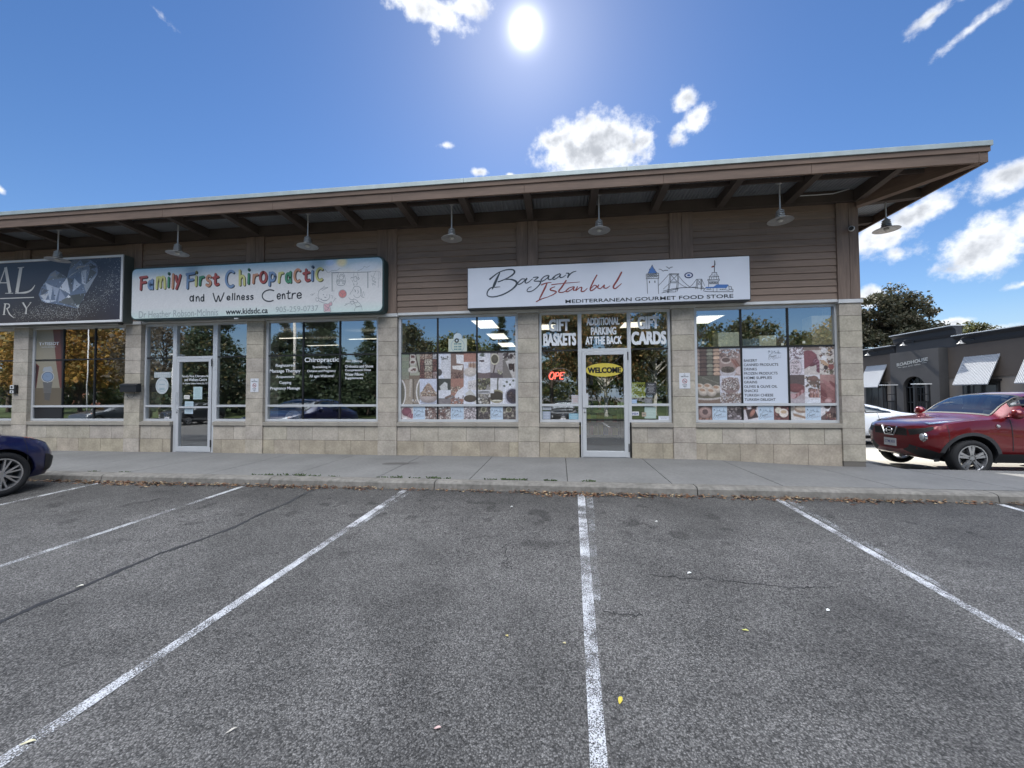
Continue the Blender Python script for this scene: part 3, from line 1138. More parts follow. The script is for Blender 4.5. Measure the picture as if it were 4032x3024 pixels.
# pale flashing over the windows, and the stone lintel behind it
for (p, q) in zip(PIERS[:-1], PIERS[1:]):
    mb = MB()
    mb.box(p[1] + .021, q[0] - .021, YP + .0, YG + .1, 2.968, 3.022)
    keep(mb.build('head_flashing', M['flash'], bevel=.003), shop)
    mb = MB()
    mb.box(p[1], q[0], YF - .004, YG + .1, 2.957, 2.968)
    keep(mb.build('lintel', M['stonecap']), shop)

# timber posts and clapboards
for i, (a, b) in enumerate(PIERS):
    mb = MB()
    mid = (a + b) / 2
    if i == 7:
        b2 = 5.575
    else:
        b2 = b + .0
    mb.box(a - .02, mid - .003, 8.018, 8.2, 3.013, 4.83)
    mb.box(mid + .003, b2 - (.02 if i == 7 else 0), 8.018, 8.2, 3.013, 4.83)
    keep(mb.build('timber_post', M['woodv'], bevel=.004), shop)
for i, ((p0, p1), (q0, q1)) in enumerate(zip(PIERS[:-1], PIERS[1:])):
    mb = MB()
    z = 3.022
    zs = [3.022, 3.15] + [3.15 + .1295 * k for k in range(1, 14)]
    zs = [zz for zz in zs if zz < 4.84]
    for lo, hi in zip(zs[:-1], zs[1:]):
        x = p1
        cuts_ = [p1]
        if rs.random() < .4:
            cuts_.append(rs.uniform(p1 + .5, q0 - .5))
        cuts_.append(q0 - .02)
        for xa, xb in zip(cuts_[:-1], cuts_[1:]):
            k = rs.uniform(.9, 1.12)
            c = (.238 * k, .174 * k, .136 * k)
            mb.prism([(8.046, lo + .004), (8.052, lo), (8.10, lo), (8.10, hi + .01), (8.066, hi + .01)], lambda pt, t: (t, pt[0], pt[1]), xa + .001, xb - .001, c)
    keep(mb.build('siding', M['wood']), shop)
    mb = MB()
    mb.box(p1, q0, 8.1, 8.16, 3.0, 5.03)
    keep(mb.build('sheathing', M['woodd']), shop)
mb = MB()
mb.box(-18, 5.565, 7.955, 8.25, 4.835, 5.045)
keep(mb.build('frieze_beam', M['woodd'], bevel=.004), shop)

# eaves: fascia, drip edge, rafters, purlins, corrugated deck, roof
XE, YE = 6.70, 6.93
mb = MB()
jn = [-18.5, -16.2, -13.2, -10.316, -7.893, -5.489, -3.071, -.6, 1.8, 4.14, XE]
for a, b in zip(jn[:-1], jn[1:]):
    mb.box(a + .002, b - .002, YE + .02, YE + .06, 4.868, 5.030)
keep(mb.build('fascia_board', M['fascia'], bevel=.003), shop)
mb = MB()
mb.box(-18.5, XE + .018, YE, YE + .055, 5.032, 5.112)
mb.box(XE - .035, XE + .018, YE + .056, 20.5, 5.032, 5.112)
keep(mb.build('upper_fascia', M['fascia'], bevel=.003), shop)
mb = MB()
for k in range(5):
    a = YE + .062 + (20.5 - YE) * k / 5
    mb.box(XE - .04, XE, a + .001, YE + .06 + (20.5 - YE) * (k + 1) / 5, 4.868, 5.030)
keep(mb.build('side_fascia', M['fascia'], bevel=.003), shop)
mb = MB()
dj = [-18.5, -16.8, -13.6, -10.517, -7.593, -4.667, -1.7, 1.184, 4.1, XE + .04]
for a, b in zip(dj[:-1], dj[1:]):
    mb.box(a + .0015, b - .0015, YE - .02, YE + .1, 5.114, 5.192)
mb.box(XE - .04, XE + .04, YE + .101, 20.6, 5.114, 5.192)
keep(mb.build('drip_edge', M['drip'], bevel=.003), shop)
mb = MB()
mb.box(-18.5, XE - .0, YE + .09, 20.6, 5.07, 5.185)
keep(mb.build('roof', M['drip']), shop)
# corrugated deck
mb = MB()
pit = .068
n = int((XE + 18.4) / pit * 4)
pr = []
for i in range(n + 1):
    x = -18.4 + i * pit / 4
    pr.append((x, 5.048 + .009 * math.sin(2 * PI * i / 4 + .4)))
for (xa, za), (xb, zb) in zip(pr[:-1], pr[1:]):
    yb = 8.2 if xb < 5.35 else 20.4
    mb.quad((xa, YE + .06, za), (xb, YE + .06, zb), (xb, yb, zb), (xa, yb, za))
keep(mb.build('corrugated_deck', M['deck'], smooth=True), shop)
for (x0_, x1_, y0_, y1_) in [(-18.4, 6.6, 7.345, 7.385), (5.6, 6.64, 8.4, 8.44)] + [(5.6, 6.64, 9.62 + 1.22 * k, 9.66 + 1.22 * k) for k in range(9)]:
    mb = MB()
    mb.box(x0_, x1_, y0_, y1_, 4.965, 5.036)
    keep(mb.build('purlin', M['woodd'], bevel=.002), shop)
for k in range(19):
    x = 4.38 - 1.22 * k
    mb = MB()
    mb.prism([(YE + .062, 4.90), (7.954, 4.845), (7.954, 5.034), (YE + .062, 5.034)], lambda pt, t: (t, pt[0], pt[1]), x - .13, x)
    keep(mb.build('rafter', M['woodd'], bevel=.003), shop)
for k in range(9):
    y = 9.2 + 1.22 * k
    mb = MB()
    mb.prism([(5.576, 4.83), (XE - .042, 4.90), (XE - .042, 5.034), (5.576, 5.034)], lambda pt, t: (pt[0], t, pt[1]), y, y + .13)
    keep(mb.build('rafter', M['woodd'], bevel=.003), shop)
# hip beam to the corner and its neighbours
def beam(a, b, w, zb0, zb1, zt=5.034):
    a, b = Vector(a), Vector(b)
    d = (b - a).normalized()
    nrm_ = Vector((-d.y, d.x)) * w / 2
    mb = MB()
    P = [a + nrm_, b + nrm_, b - nrm_, a - nrm_]
    lo = [(p.x, p.y, z) for p, z in zip(P, (zb0, zb1, zb1, zb0))]
    hi = [(p.x, p.y, zt) for p in P]
    for f in ((lo[0], lo[1], hi[1], hi[0]), (lo[1], lo[2], hi[2], hi[1]), (lo[2], lo[3], hi[3], hi[2]), (lo[3], lo[0], hi[0], hi[3]), (lo[3], lo[2], lo[1], lo[0]), tuple(hi)):
        mb.quad(*f)
    return mb
keep(beam((5.52, 7.99), (6.62, 6.99), .14, 4.72, 4.872).build('hip_beam', M['fascia'], bevel=.003), shop)
keep(beam((5.50, 7.94), (5.50, 7.0), .12, 4.80, 4.87).build('corner_rafter', M['woodd'], bevel=.003), shop)
keep(beam((5.59, 8.1), (6.64, 8.1), .12, 4.80, 4.87).build('corner_rafter', M['woodd'], bevel=.003), shop)
mb = MB()
P1 = [at('full', u, v, 7.93) for (u, v) in ((1705, 424), (1760, 421), (1800, 418), (1835, 408), (1850, 398))]
mb.tube([(x, 7.935, z) for x, z in P1], .009, 6)
keep(mb.build('conduit', M['flash']), shop)

# rooms behind the glass
mb = MB()
mb.quad((-17.9, YG + .06, .0), (5.3, YG + .06, .0), (5.3, 19.7, .0), (-17.9, 19.7, .0))
keep(mb.build('room_floor', M['roomfl']), shop)
mb = MB()
mb.quad((-17.9, YG + .06, 3.02), (5.3, YG + .06, 3.02), (5.3, 17, 3.02), (-17.9, 17, 3.02))
keep(mb.build('room_ceiling', mat('room_ceiling', (.22, .22, .21), .9)), shop)
mb = MB()
mb.box(-17.9, 5.3, 15.0, 15.1, 0, 3.02)
for x in (-9.83, -3.64):
    mb.box(x - .06, x + .06, YG + .06, 15.0, 0, 3.02)
mb.box(5.24, 5.3, YG + .06, 15.0, 0, 3.02)
keep(mb.build('room_wall', M['room']), shop)
# low stands and shelving inside (parts of the fit-out)
def shelf(name, x0, x1, y0, y1, z1, n, seed, lab, cat_):
    t = empty(name, ((x0 + x1) / 2, y0, 0), lab, cat_)
    mb = MB()
    mb.box(x0, x0 + .04, y0, y1, 0, z1)
    mb.box(x1 - .04, x1, y0, y1, 0, z1)
    mb.box(x0, x1, y1 - .03, y1, 0, z1)
    for k in range(n + 1):
        z = .1 + (z1 - .12) * k / n
        mb.box(x0 + .04, x1 - .04, y0, y1 - .03, z, z + .025)
    keep(mb.build('shelf_frame', M['roomd']), t)
    r_ = random.Random(seed)
    mb = MB()
    for k in range(n):
        z = .125 + (z1 - .12) * k / n
        x = x0 + .06
        while x < x1 - .16:
            w = r_.uniform(.07, .14)
            h = (z1 - .12) / n * r_.uniform(.5, .85)
            c = r_.choice([(.35, .08, .05), (.5, .42, .1), (.1, .2, .08), (.5, .5, .48), (.12, .14, .3), (.3, .18, .08)])
            mb.box(x, x + w * .9, y0 + .03, y1 - .06, z, z + h, c)
            x += w + .01
    keep(mb.build('goods', mat('goods', (1, 1, 1), .6, attr=True)), t)
mb = MB()
for (x0_, x1_, z0_, z1_) in ((-8.62, -8.5, 0, 2.05), (-7.82, -7.7, 0, 2.05), (-8.5, -7.82, 0, .28), (-8.5, -7.82, 1.95, 2.05)):
    mb.box(x0_, x1_, 10.0, 10.04, z0_, z1_)
for k in range(1, 3):
    mb.box(-8.5 + .68 * k / 3 - .012, -8.5 + .68 * k / 3 + .012, 10.01, 10.03, .28, 1.95)
for k in range(1, 5):
    mb.box(-8.5, -7.82, 10.012, 10.028, .28 + 1.67 * k / 5 - .012, .28 + 1.67 * k / 5 + .012)
keep(mb.build('inner_door', M['sheet']), shop)
shelf('shelving', .2, 1.7, 11.5, 12.0, 1.9, 5, 5, 'dark shelving with packaged goods deep behind the food shop door', 'shelf')
shelf('shelving', -3.3, -1.2, 12.8, 13.3, 1.8, 4, 8, 'shelving with goods behind the left food poster window', 'shelf')

for (x, y, w, d_, z, lab) in ((-1.78, 9.5, .5, 1.1, 3.0, 'lit ceiling panel nearest the glass behind the left food poster window'), (-1.79, 11.45, .5, 1.1, 3.0, 'lit ceiling panel in the middle of the row behind the left food poster window'),
                              (-1.78, 13.4, .5, 1.1, 3.0, 'lit ceiling panel farthest back behind the left food poster window'), (3.34, 9.65, .55, 1.0, 3.0, 'lit ceiling panel behind the right food poster window'),
                              (-.34, 10.1, .5, .8, 3.0, 'lit ceiling panel behind the GIFT BASKETS lettering'), (1.80, 10.1, .5, .8, 3.0, 'lit ceiling panel behind the GIFT CARDS lettering'),
                              (-7.06, 9.6, .95, .14, 2.8, 'lit strip lamp high left in the clinic window'), (-7.05, 11.1, 1.0, .14, 2.8, 'lit strip lamp lowest in the clinic window'), (-5.16, 10.04, .95, .14, 2.8, 'lit strip lamp high right in the clinic window')):
    t = empty('ceiling_light', (x, y, z), lab, 'ceiling light', 'lit ceiling lights inside the shops')
    mb = MB()
    mb.box(-w / 2, w / 2, -d_ / 2, d_ / 2, -.006, .0)
    mb.build('diffuser', M['lamp'], t)
    mb = MB()
    f_ = .02
    for (p, q, r_, s_) in ((-w / 2 - f_, w / 2 + f_, -d_ / 2 - f_, -d_ / 2), (-w / 2 - f_, w / 2 + f_, d_ / 2, d_ / 2 + f_), (-w / 2 - f_, -w / 2, -d_ / 2, d_ / 2), (w / 2, w / 2 + f_, -d_ / 2, d_ / 2)):
        mb.box(p, q, r_, s_, -.012, .016)
    mb.build('frame', M['alu'], t)

# ------------------------------------------------------------------ lettering
def text_mesh(name, s, x0, x1, z0, z1, y, mat_, parent=None, bold=0.0, shear=0.0, thick=0.0, slope=0.0, axis='y', spacing=1.0):
    """flat lettering fitted into x0..x1, z0..z1 (measured box of the ink) on the plane y"""
    cu = bpy.data.curves.new(name + '_curve', 'FONT')
    cu.body = s
    cu.size = 1.0
    cu.offset = min(bold, .006)
    cu.shear = shear
    cu.space_character = spacing
    cu.fill_mode = 'FRONT'
    cu.resolution_u = 3
    tmp = bpy.data.objects.new(name + '_tmp', cu)
    C.objects.link(tmp)
    bpy.context.view_layer.update()
    dg = bpy.context.evaluated_depsgraph_get()
    me = bpy.data.meshes.new_from_object(tmp.evaluated_get(dg))
    C.objects.unlink(tmp)
    bpy.data.objects.remove(tmp)
    bpy.data.curves.remove(cu)
    me.name = name
    n = len(me.vertices)
    co_ = np.empty(n * 3)
    me.vertices.foreach_get('co', co_)
    co_ = co_.reshape(-1, 3)
    ax, bx, az, bz_ = co_[:, 0].min(), co_[:, 0].max(), co_[:, 1].min(), co_[:, 1].max()
    X = x0 + (co_[:, 0] - ax) / (bx - ax) * (x1 - x0)
    Z = z0 + (co_[:, 1] - az) / (bz_ - az) * (z1 - z0) + slope * (X - x0)
    if axis == 'y':
        new = np.stack([X, np.full(n, y), Z], 1)
    else:                      # wall facing -X: text runs from larger to smaller Y
        new = np.stack([np.full(n, y), -X, Z], 1)
    me.vertices.foreach_set('co', new.ravel())
    if bold > .006:
        sx_, sz_ = (x1 - x0) / (bx - ax), (z1 - z0) / (bz_ - az)
        b_ = (bold - .004)
        bm = bmesh.new()
        bm.from_mesh(me)
        base = list(bm.verts) + list(bm.edges) + list(bm.faces)
        k = 0
        for (p, q) in ((-1, -.6), (1, -.6), (-1, .6), (1, .6)):
            k += 1
            r_ = bmesh.ops.duplicate(bm, geom=base)
            vs_ = [g for g in r_['geom'] if isinstance(g, bmesh.types.BMVert)]
            off = Vector((p * b_ * sx_, .0002 * k, q * b_ * sz_)) if axis == 'y' else Vector((.0004 * k, -p * b_ * sx_, q * b_ * sz_))
            bmesh.ops.translate(bm, verts=vs_, vec=off)
        bm.to_mesh(me)
        bm.free()
    me.materials.clear()
    me.materials.append(mat_)
    o = bpy.data.objects.new(name, me)
    C.objects.link(o)
    if parent:
        o.parent = parent
        if parent.type == 'EMPTY':
            o.matrix_parent_inverse = Matrix.Translation(parent.location).inverted()
    return o


def box_px(reg, u0, v0, u1, v1, y):
    """x0, x1, z0, z1 of a measured box, u0,v0 = upper left, u1,v1 = lower right"""
    a, b = at(reg, u0, (v0 + v1) / 2, y)[0], at(reg, u1, (v0 + v1) / 2, y)[0]
    z1, z0 = at(reg, (u0 + u1) / 2, v0, y)[1], at(reg, (u0 + u1) / 2, v1, y)[1]
    return a, b, z0, z1


def tpx(name, s, reg, u0, v0, u1, v1, y, mat_, parent, **k):
    a, b, z0, z1 = box_px(reg, u0, v0, u1, v1, y)
    return text_mesh(name, s, a, b, z0, z1, y, mat_, parent, **k)


def arc(cx, cy, rx, ry, a0, a1, n=14):
    return [(cx + rx * math.cos(R(a0 + (a1 - a0) * i / n)), cy + ry * math.sin(R(a0 + (a1 - a0) * i / n))) for i in range(n + 1)]


# round-ended childlike strokes; every glyph fills the box (0..1, 0..1)
GL = {
    'F': [[(.12, 0), (.16, .95)], [(.0, .95), (1, 1)], [(.16, .52), (.85, .57)]],
    'a': [arc(.42, .45, .40, .42, 0, 360), [(.92, 1), (.90, .5), (.95, 0)]],
    'm': [[(.0, 0), (.05, .95)], [(.05, .6), (.2, .95), (.42, .85), (.46, .1)], [(.46, .6), (.65, .98), (.9, .85), (.97, .0)]],
    'i': [[(.4, 0), (.5, .66)], [(.55, .97), (.56, 1)]],
    'l': [[(.3, 0), (.6, 1)]],
    'y': [[(0, .95), (.12, .6), (.5, .42)], [(1, 1), (.62, .45), (.15, 0)]],
    'r': [[(0, 0), (.1, .95)], [(.08, .55), (.45, .95), (1, 1)]],
    's': [[(.95, .88), (.55, 1), (.1, .82), (.2, .58), (.8, .46), (.95, .2), (.5, 0), (0, .1)]],
    't': [[(.45, 1), (.4, .2), (.6, .0), (1, .05)], [(0, .66), (.95, .74)]],
    'h': [[(0, 1), (.06, 0)], [(.06, .42), (.45, .62), (.85, .5), (.95, 0)]],
    'o': [arc(.5, .5, .5, .5, 90, 450)],
    'p': [[(.05, 1), (.0, 0)], arc(.5, .68, .45, .32, 0, 360)],
    'c': [arc(.55, .5, .55, .5, 50, 310)],
    'C': [arc(.55, .5, .55, .5, 55, 300)],
    'n': [[(0, .9), (.06, 0)], [(.06, .5), (.45, .98), (.85, .75), (1, 0)]],
    'd': [arc(.42, .32, .40, .32, 0, 360), [(.85, 1), (.93, 0)]],
    'W': [[(0, 1), (.28, 0), (.5, .7), (.66, .02), (1, 1)]],
    'e': [[(.05, .45), (.95, .55), (.8, .92), (.45, 1), (.08, .75), (.02, .35), (.25, .03), (.6, 0), (.98, .18)]],
    'ep': [],
}


def glyph(mb, ch, x0, x1, z0, z1, w, y, col):
    ins = w / 2
    x0, x1, z0, z1 = x0 + ins * .8, x1 - ins * .8, z0 + ins, z1 - ins
    if ch in 'il':
        x0, x1 = x0 - ins * .5, x1 + ins * .5
    for st in GL[ch]:
        pts = [(x0 + (x1 - x0) * p, z0 + (z1 - z0) * q) for p, q in st]
        mb.ribbon(pts, w, y, col)


def panel(name, x0, x1, z0, z1, y, imgf, W, H, parent, lab=None, mat_=None):
    """a printed sheet: grid of W x H cells, colours from imgf -> array (H, W, 3) in sRGB, row 0 on top"""
    img = np.clip(imgf, 0, 1)
    lin = np.where(img <= .04045, img / 12.92, ((img + .055) / 1.055) ** 2.4)
    H, W = img.shape[:2]
    me = bpy.data.meshes.new(name)
    xx = np.linspace(x0, x1, W)
    zz = np.linspace(z1, z0, H)
    g = np.zeros((H, W, 3))
    g[..., 0] = xx[None, :]
    g[..., 1] = y
    g[..., 2] = zz[:, None]
    idx = np.arange(H * W).reshape(H, W)
    f = np.stack([idx[1:, :-1], idx[1:, 1:], idx[:-1, 1:], idx[:-1, :-1]], -1).reshape(-1, 4)
    me.from_pydata(g.reshape(-1, 3).tolist(), [], f.tolist())
    ca = me.color_attributes.new('paint', 'FLOAT_COLOR', 'POINT')
    ca.data.foreach_set('color', np.concatenate([lin, np.ones((H, W, 1))], 2).astype(np.float32).ravel())
    me.materials.append(mat_ or M['print'])
    o = bpy.data.objects.new(name, me)
    C.objects.link(o)
    if parent:
        o.parent = parent
        if parent.type == 'EMPTY':
            o.matrix_parent_inverse = Matrix.Translation(parent.location).inverted()
    return o


class Img:
    def __init__(s, W, H, bg):
        s.W, s.H = W, H
        s.a = np.zeros((H, W, 3)) + np.array(bg)
        s.Y, s.X = np.mgrid[0:H, 0:W].astype(float)

    def ell(s, cx, cy, rx, ry, col, rot=0, shade=.0):
        c, n = math.cos(rot), math.sin(rot)
        dx, dy = s.X - cx, s.Y - cy
        p, q = (dx * c + dy * n) / max(rx, .01), (-dx * n + dy * c) / max(ry, .01)
        r2 = p * p + q * q
        k = r2 < 1
        cc = np.array(col)[None, :] * (1 - shade * (r2[k][:, None] * .6 + .4 * np.clip(q[k][:, None], -1, 1)))
        s.a[k] = cc

    def ringe(s, cx, cy, rx, ry, col, th=.15):
        p, q = (s.X - cx) / rx, (s.Y - cy) / ry
        r2 = np.sqrt(p * p + q * q)
        s.a[(r2 < 1) & (r2 > 1 - th)] = col

    def rect(s, x0, y0, x1, y1, col):
        s.a[max(0, int(y0)):max(0, int(y1)), max(0, int(x0)):max(0, int(x1))] = col

    def poly(s, pts, col):
        k = np.zeros((s.H, s.W), bool)
        n = len(pts)
        for i in range(n):
            (xa, ya), (xb, yb) = pts[i], pts[(i + 1) % n]
            if ya == yb:
                continue
            c_ = ((ya > s.Y) != (yb > s.Y)) & (s.X < (xb - xa) * (s.Y - ya) / (yb - ya) + xa)
            k ^= c_
        s.a[k] = col

    def blobs(s, x0, y0, x1, y1, n, r, pal, rng, sh=.5, asp=.75):
        x0, y0, x1, y1 = map(float, (x0, y0, x1, y1))
        sv = s.a.copy()
        for _ in range(n):
            cx, cy = rng.uniform(x0, x1), rng.uniform(y0, y1)
            rr = r * rng.uniform(.7, 1.25)
            rot = rng.uniform(0, 3)
            s.ell(cx + .4, cy + .6, rr * 1.15, rr * asp * 1.2, np.array(pal[0]) * .35, rot)
            s.ell(cx, cy, rr, rr * asp, pal[rng.randrange(len(pal))], rot, sh)
        k = np.ones((s.H, s.W), bool)
        k[max(0, int(y0)):int(y1) + 1, max(0, int(x0)):int(x1) + 1] = False
        s.a[k] = sv[k]

    def grain(s, am, seed):
        g = np.random.default_rng(seed)
        s.a *= 1 + am * (g.random((s.H, s.W, 1)) - .5) * 2
        return s


WHT = (.86, .87, .89)
CRM = (.84, .78, .66)
TAN = (.70, .56, .42)
BRN = (.42, .27, .19)
DBR = (.22, .15, .12)
GRN = (.40, .46, .33)
DGR = (.20, .25, .18)
RED = (.55, .22, .22)
PNK = (.74, .55, .54)
BGR = (.80, .84, .90)
NUT = [(.78, .66, .52), (.72, .56, .42), (.84, .76, .64), (.62, .44, .33)]
OLV = [(.52, .53, .33), (.42, .44, .28), (.62, .6, .42), (.30, .28, .2)]
RDN = [(.5, .28, .22), (.6, .36, .28), (.4, .22, .18)]
MEA = [(.66, .36, .36), (.74, .5, .48), (.5, .2, .22), (.58, .28, .28)]


def tile(kind, W, H, seed):
    r = random.Random(seed)
    im = Img(W, H, WHT)
    if kind == 'gourds':          # green sweets and bowls
        im.a[:] = (.60, .62, .50)
        for k in range(7):
            im.rect(0, H * k / 7, W * .42, H * k / 7 + 1, (.30, .34, .26))
            im.rect(0, H * k / 7 + 1, W * .42, H * (k + 1) / 7 - 1, (.44 + .05 * r.random(), .50 + .05 * r.random(), .40))
        im.rect(W * .42, 0, W * .46, H, DBR)
        im.poly([(W * .72, 0), (W * .78, 0), (W, H * .72), (W * .94, H * .75)], DBR)
        for cy, rr in ((.12, .16), (.34, .19), (.64, .27)):
            im.ell(W * .62, H * cy, W * rr, H * .13, (.80, .77, .70), 0, .2)
            im.blobs(W * (.62 - rr * .6), H * (cy - .06), W * (.62 + rr * .6), H * (cy + .04), 14, W * .04, RDN, r)
        im.rect(W * .42, H * .86, W, H, (.45, .38, .28))
    elif kind == 'nutsgrid':
        im.a[:] = DBR
        ys_ = [0, .23, .48, .72, 1]
        xs_ = [0, .27, .74, 1]
        pal = [[NUT, NUT, [(.85, .86, .84), (.72, .74, .78)]], [RDN, [(.86, .82, .70), (.78, .74, .6)], RDN], [RDN, [(.84, .82, .68), (.74, .7, .56)], RDN], [RDN, NUT, [(.8, .74, .7), (.66, .5, .46)]]]
        for i in range(4):
            for j in range(3):
                im.blobs(W * xs_[j] + 1.5, H * ys_[i] + 1.5, W * xs_[j + 1] - 2, H * ys_[i + 1] - 2, 60, W * .05, pal[i][j], r)
    elif kind == 'plates':
        im.a[:] = (.50, .45, .36)
        im.rect(W * .2, H * .05, W * .62, H, (.60, .55, .45))
        im.poly([(W * .45, 0), (W * .58, 0), (W * .50, H * .7), (W * .42, H * .7)], (.70, .66, .58))
        im.rect(W * .62, 0, W * .7, H, (.36, .32, .25))
        im.ell(-W * .05, H * .55, W * .30, H * .55, (.84, .83, .80))
        im.ell(-W * .08, H * .55, W * .26, H * .50, (.36, .36, .28))
        im.ell(W * 1.15, H * .5, W * .36, H * .55, (.84, .83, .80))
        im.ell(W * 1.18, H * .5, W * .32, H * .50, (.50, .48, .38))
        im.blobs(W * .55, H * .82, W * .85, H * .92, 14, W * .05, [WHT, CRM], r)
    elif kind == 'bowl':
        im.a[:] = (.72, .77, .86)
        im.ell(W * .5, H * .92, W * .46, H * .07, (.56, .60, .68))
        for k in range(130):
            t = r.random()
            yy = H * (.18 + .46 * t)
            im.blobs(W * (.5 - .48 * t ** .7) , yy - 2, W * (.5 + .48 * t ** .7), yy + 2, 2, W * .062, NUT, r)
        im.ell(W * .5, H * .72, W * .52, H * .22, (.70, .64, .60), 0, .3)
        im.rect(0, H * .50, W, H * .50, WHT)
        for k in range(70):
            im.blobs(W * .04, H * .50, W * .96, H * .68, 1, W * .065, NUT, r)
        im.ringe(W * .5, H * .66, W * .53, H * .08, (.80, .76, .72), .12) if False else None
    elif kind.startswith('cheese'):
        n = int(kind[-1])
        cfg = [(BGR, (.80, .80, .78), (.30, .34, .30)), ((.50, .38, .30), (.86, .85, .82), (.60, .35, .25)), ((.72, .44, .30), (.86, .86, .86), (.70, .52, .40)),
               ((.20, .24, .20), (.80, .83, .86), (.50, .45, .40)), ((.66, .42, .32), (.86, .86, .85), (.76, .7, .6)), ((.80, .83, .88), (.84, .83, .82), (.36, .32, .24))][n]
        im.a[:] = cfg[0]
        if n == 2:
            im.rect(0, 0, W, H * .36, (.68, .42, .32))
            im.rect(0, H * .36, W, H, (.80, .82, .86))
            for k in range(5):
                im.ell(W * (.42 + .12 * k), H * .50, W * .06, H * .14, (.52, .36, .26) if k % 2 else (.68, .52, .38))
            im.ell(W * .5, H * .75, W * .5, H * .18, (.80, .76, .70), 0, .2)
        elif n == 0:
            im.poly([(W * .25, H * .2), (W, 0), (W, H), (W * .5, H), (W * .12, H * .6)], (.78, .80, .82))
            for k in range(7):
                im.rect(W * .3, H * (.25 + .1 * k), W * .95, H * (.25 + .1 * k) + 1, (.68, .70, .72))
            im.blobs(W * .2, H * .1, W * .8, H * .25, 14, W * .05, [(.3, .36, .3), (.45, .5, .46)], r)
            im.ell(0, H * .75, W * .3, H * .14, (.25, .26, .25))
        elif n == 1:
            im.poly([(W * .4, H * .06), (W, H * .08), (W, H * .45), (W * .45, H * .4)], (.86, .87, .87))
            im.poly([(W * .1, H * .5), (W * .95, H * .48), (W * .85, H * .68), (W * .15, H * .62)], (.88, .87, .84))
            im.blobs(0, H * .72, W, H, 30, W * .09, [(.5, .34, .28), (.62, .46, .36)], r)
        elif n == 3:
            im.poly([(W * .1, H * .3), (W * .5, H * .12), (W * .72, H * .18), (W * .75, H * .55), (W * .3, H * .6)], (.74, .76, .74))
            im.rect(0, H * .45, W, H * .78, (.80, .83, .87))
            im.poly([(W * .5, H * .72), (W, H * .62), (W, H * .74), (W * .55, H * .78)], (.42, .32, .26))
            im.rect(0, H * .80, W, H, (.46, .44, .44))
        elif n == 4:
            im.blobs(0, H * .3, W * .7, H * .55, 24, W * .08, NUT, r)
            im.poly([(W * .5, H * .5), (W, H * .3), (W, H * .8), (W * .2, H * .75)], (.82, .83, .86))
            im.blobs(0, H * .65, W, H, 36, W * .07, [(.6, .56, .54), (.76, .74, .74), (.45, .36, .32)], r)
        else:
            im.poly([(W * .35, H * .1), (W, H * .05), (W, H * .45), (W * .3, H * .42)], (.80, .78, .76))
            im.blobs(W * .4, H * .1, W, H * .4, 18, W * .025, [(.5, .48, .46)], r)
            im.poly([(W * .1, H * .6), (W * .5, H * .42), (W, H * .7), (W, H)], (.76, .76, .72))
            im.ell(W * .5, H * .78, W * .5, H * .14, (.30, .26, .18), 0, .3)
    elif kind.startswith('olive'):
        n = int(kind[-1])
        if n == 0:
            im.a[:] = (.78, .80, .84)
            im.poly([(W * .1, H * .3), (W * .75, H * .02), (W * .9, H * .5), (W * .3, H * .75)], (.84, .85, .87))
            im.blobs(W * .15, H * .02, W * .6, H * .16, 12, W * .08, [(.4, .5, .42), (.2, .24, .2)], r)
            im.blobs(W * .15, H * .3, W * .5, H * .36, 8, W * .08, [DBR, DBR], r)
            im.rect(0, H * .78, W, H, (.40, .33, .32))
            im.ell(W * .5, H * .72, W * .55, H * .08, (.82, .83, .86))
        elif n == 1:
            im.a[:] = (.60, .57, .55)
            im.poly([(W * .55, 0), (W * .62, 0), (W * .2, H), (W * .1, H)], DBR)
            im.ell(W * .35, H * .26, W * .36, H * .22, (.78, .76, .62))
            im.ell(W * .35, H * .26, W * .28, H * .17, (.34, .32, .22), 0, .4)
            im.rect(0, H * .8, W, H, (.30, .26, .27))
            im.blobs(W * .5, H * .68, W * .95, H * .86, 5, W * .12, [(.74, .74, .56)], r)
        elif n == 2:
            im.a[:] = (.66, .65, .62)
            im.blobs(0, 0, W, H * .25, 20, W * .13, [DBR, (.3, .26, .26), (.8, .78, .74)], r)
            im.poly([(0, H * .3), (W * .3, H * .2), (W, H * .95), (W, H), (0, H)], (.42, .40, .36))
            im.poly([(W * .2, H * .35), (W, H * .25), (W, H), (W * .75, H)], (.74, .73, .70))
            im.blobs(W * .45, H * .45, W * .9, H * .75, 8, W * .14, [DBR], r)
        elif n == 3:
            im.a[:] = (.55, .54, .50)
            im.blobs(0, 0, W, H * .45, 26, W * .13, OLV, r, .6, .9)
            im.ell(W * .5, H * .52, W * .65, H * .07, (.80, .82, .84))
            im.ell(W * .5, H * .53, W * .5, H * .04, (.4, .42, .42))
            im.blobs(0, H * .62, W, H, 22, W * .14, [(.66, .64, .54), (.8, .8, .76), (.34, .3, .24)], r, .6, .9)
        elif n == 4:
            im.a[:] = (.78, .80, .82)
            im.poly([(W * .55, 0), (W * .65, 0), (W * .62, H * .6), (W * .5, H * .6)], (.30, .32, .26))
            im.ell(W * .5, H * .70, W * .62, H * .26, (.56, .54, .36))
            im.ell(W * .5, H * .70, W * .55, H * .2, (.22, .20, .13), 0, .3)
            im.rect(0, H * .45, W * .3, H * .58, (.84, .85, .87))
            im.ell(W * .5, H * .86, W * .4, H * .03, (.86, .86, .74))
        else:
            im.a[:] = (.80, .83, .87)
            for (a_, b_) in ((.3, .15), (.55, .25), (.8, .1), (.1, .3)):
                im.ell(W * a_, H * b_, W * .09, H * .04, (.26, .34, .24), .5)
            im.ell(W * .75, H * .72, W * .6, H * .34, (.62, .64, .70))
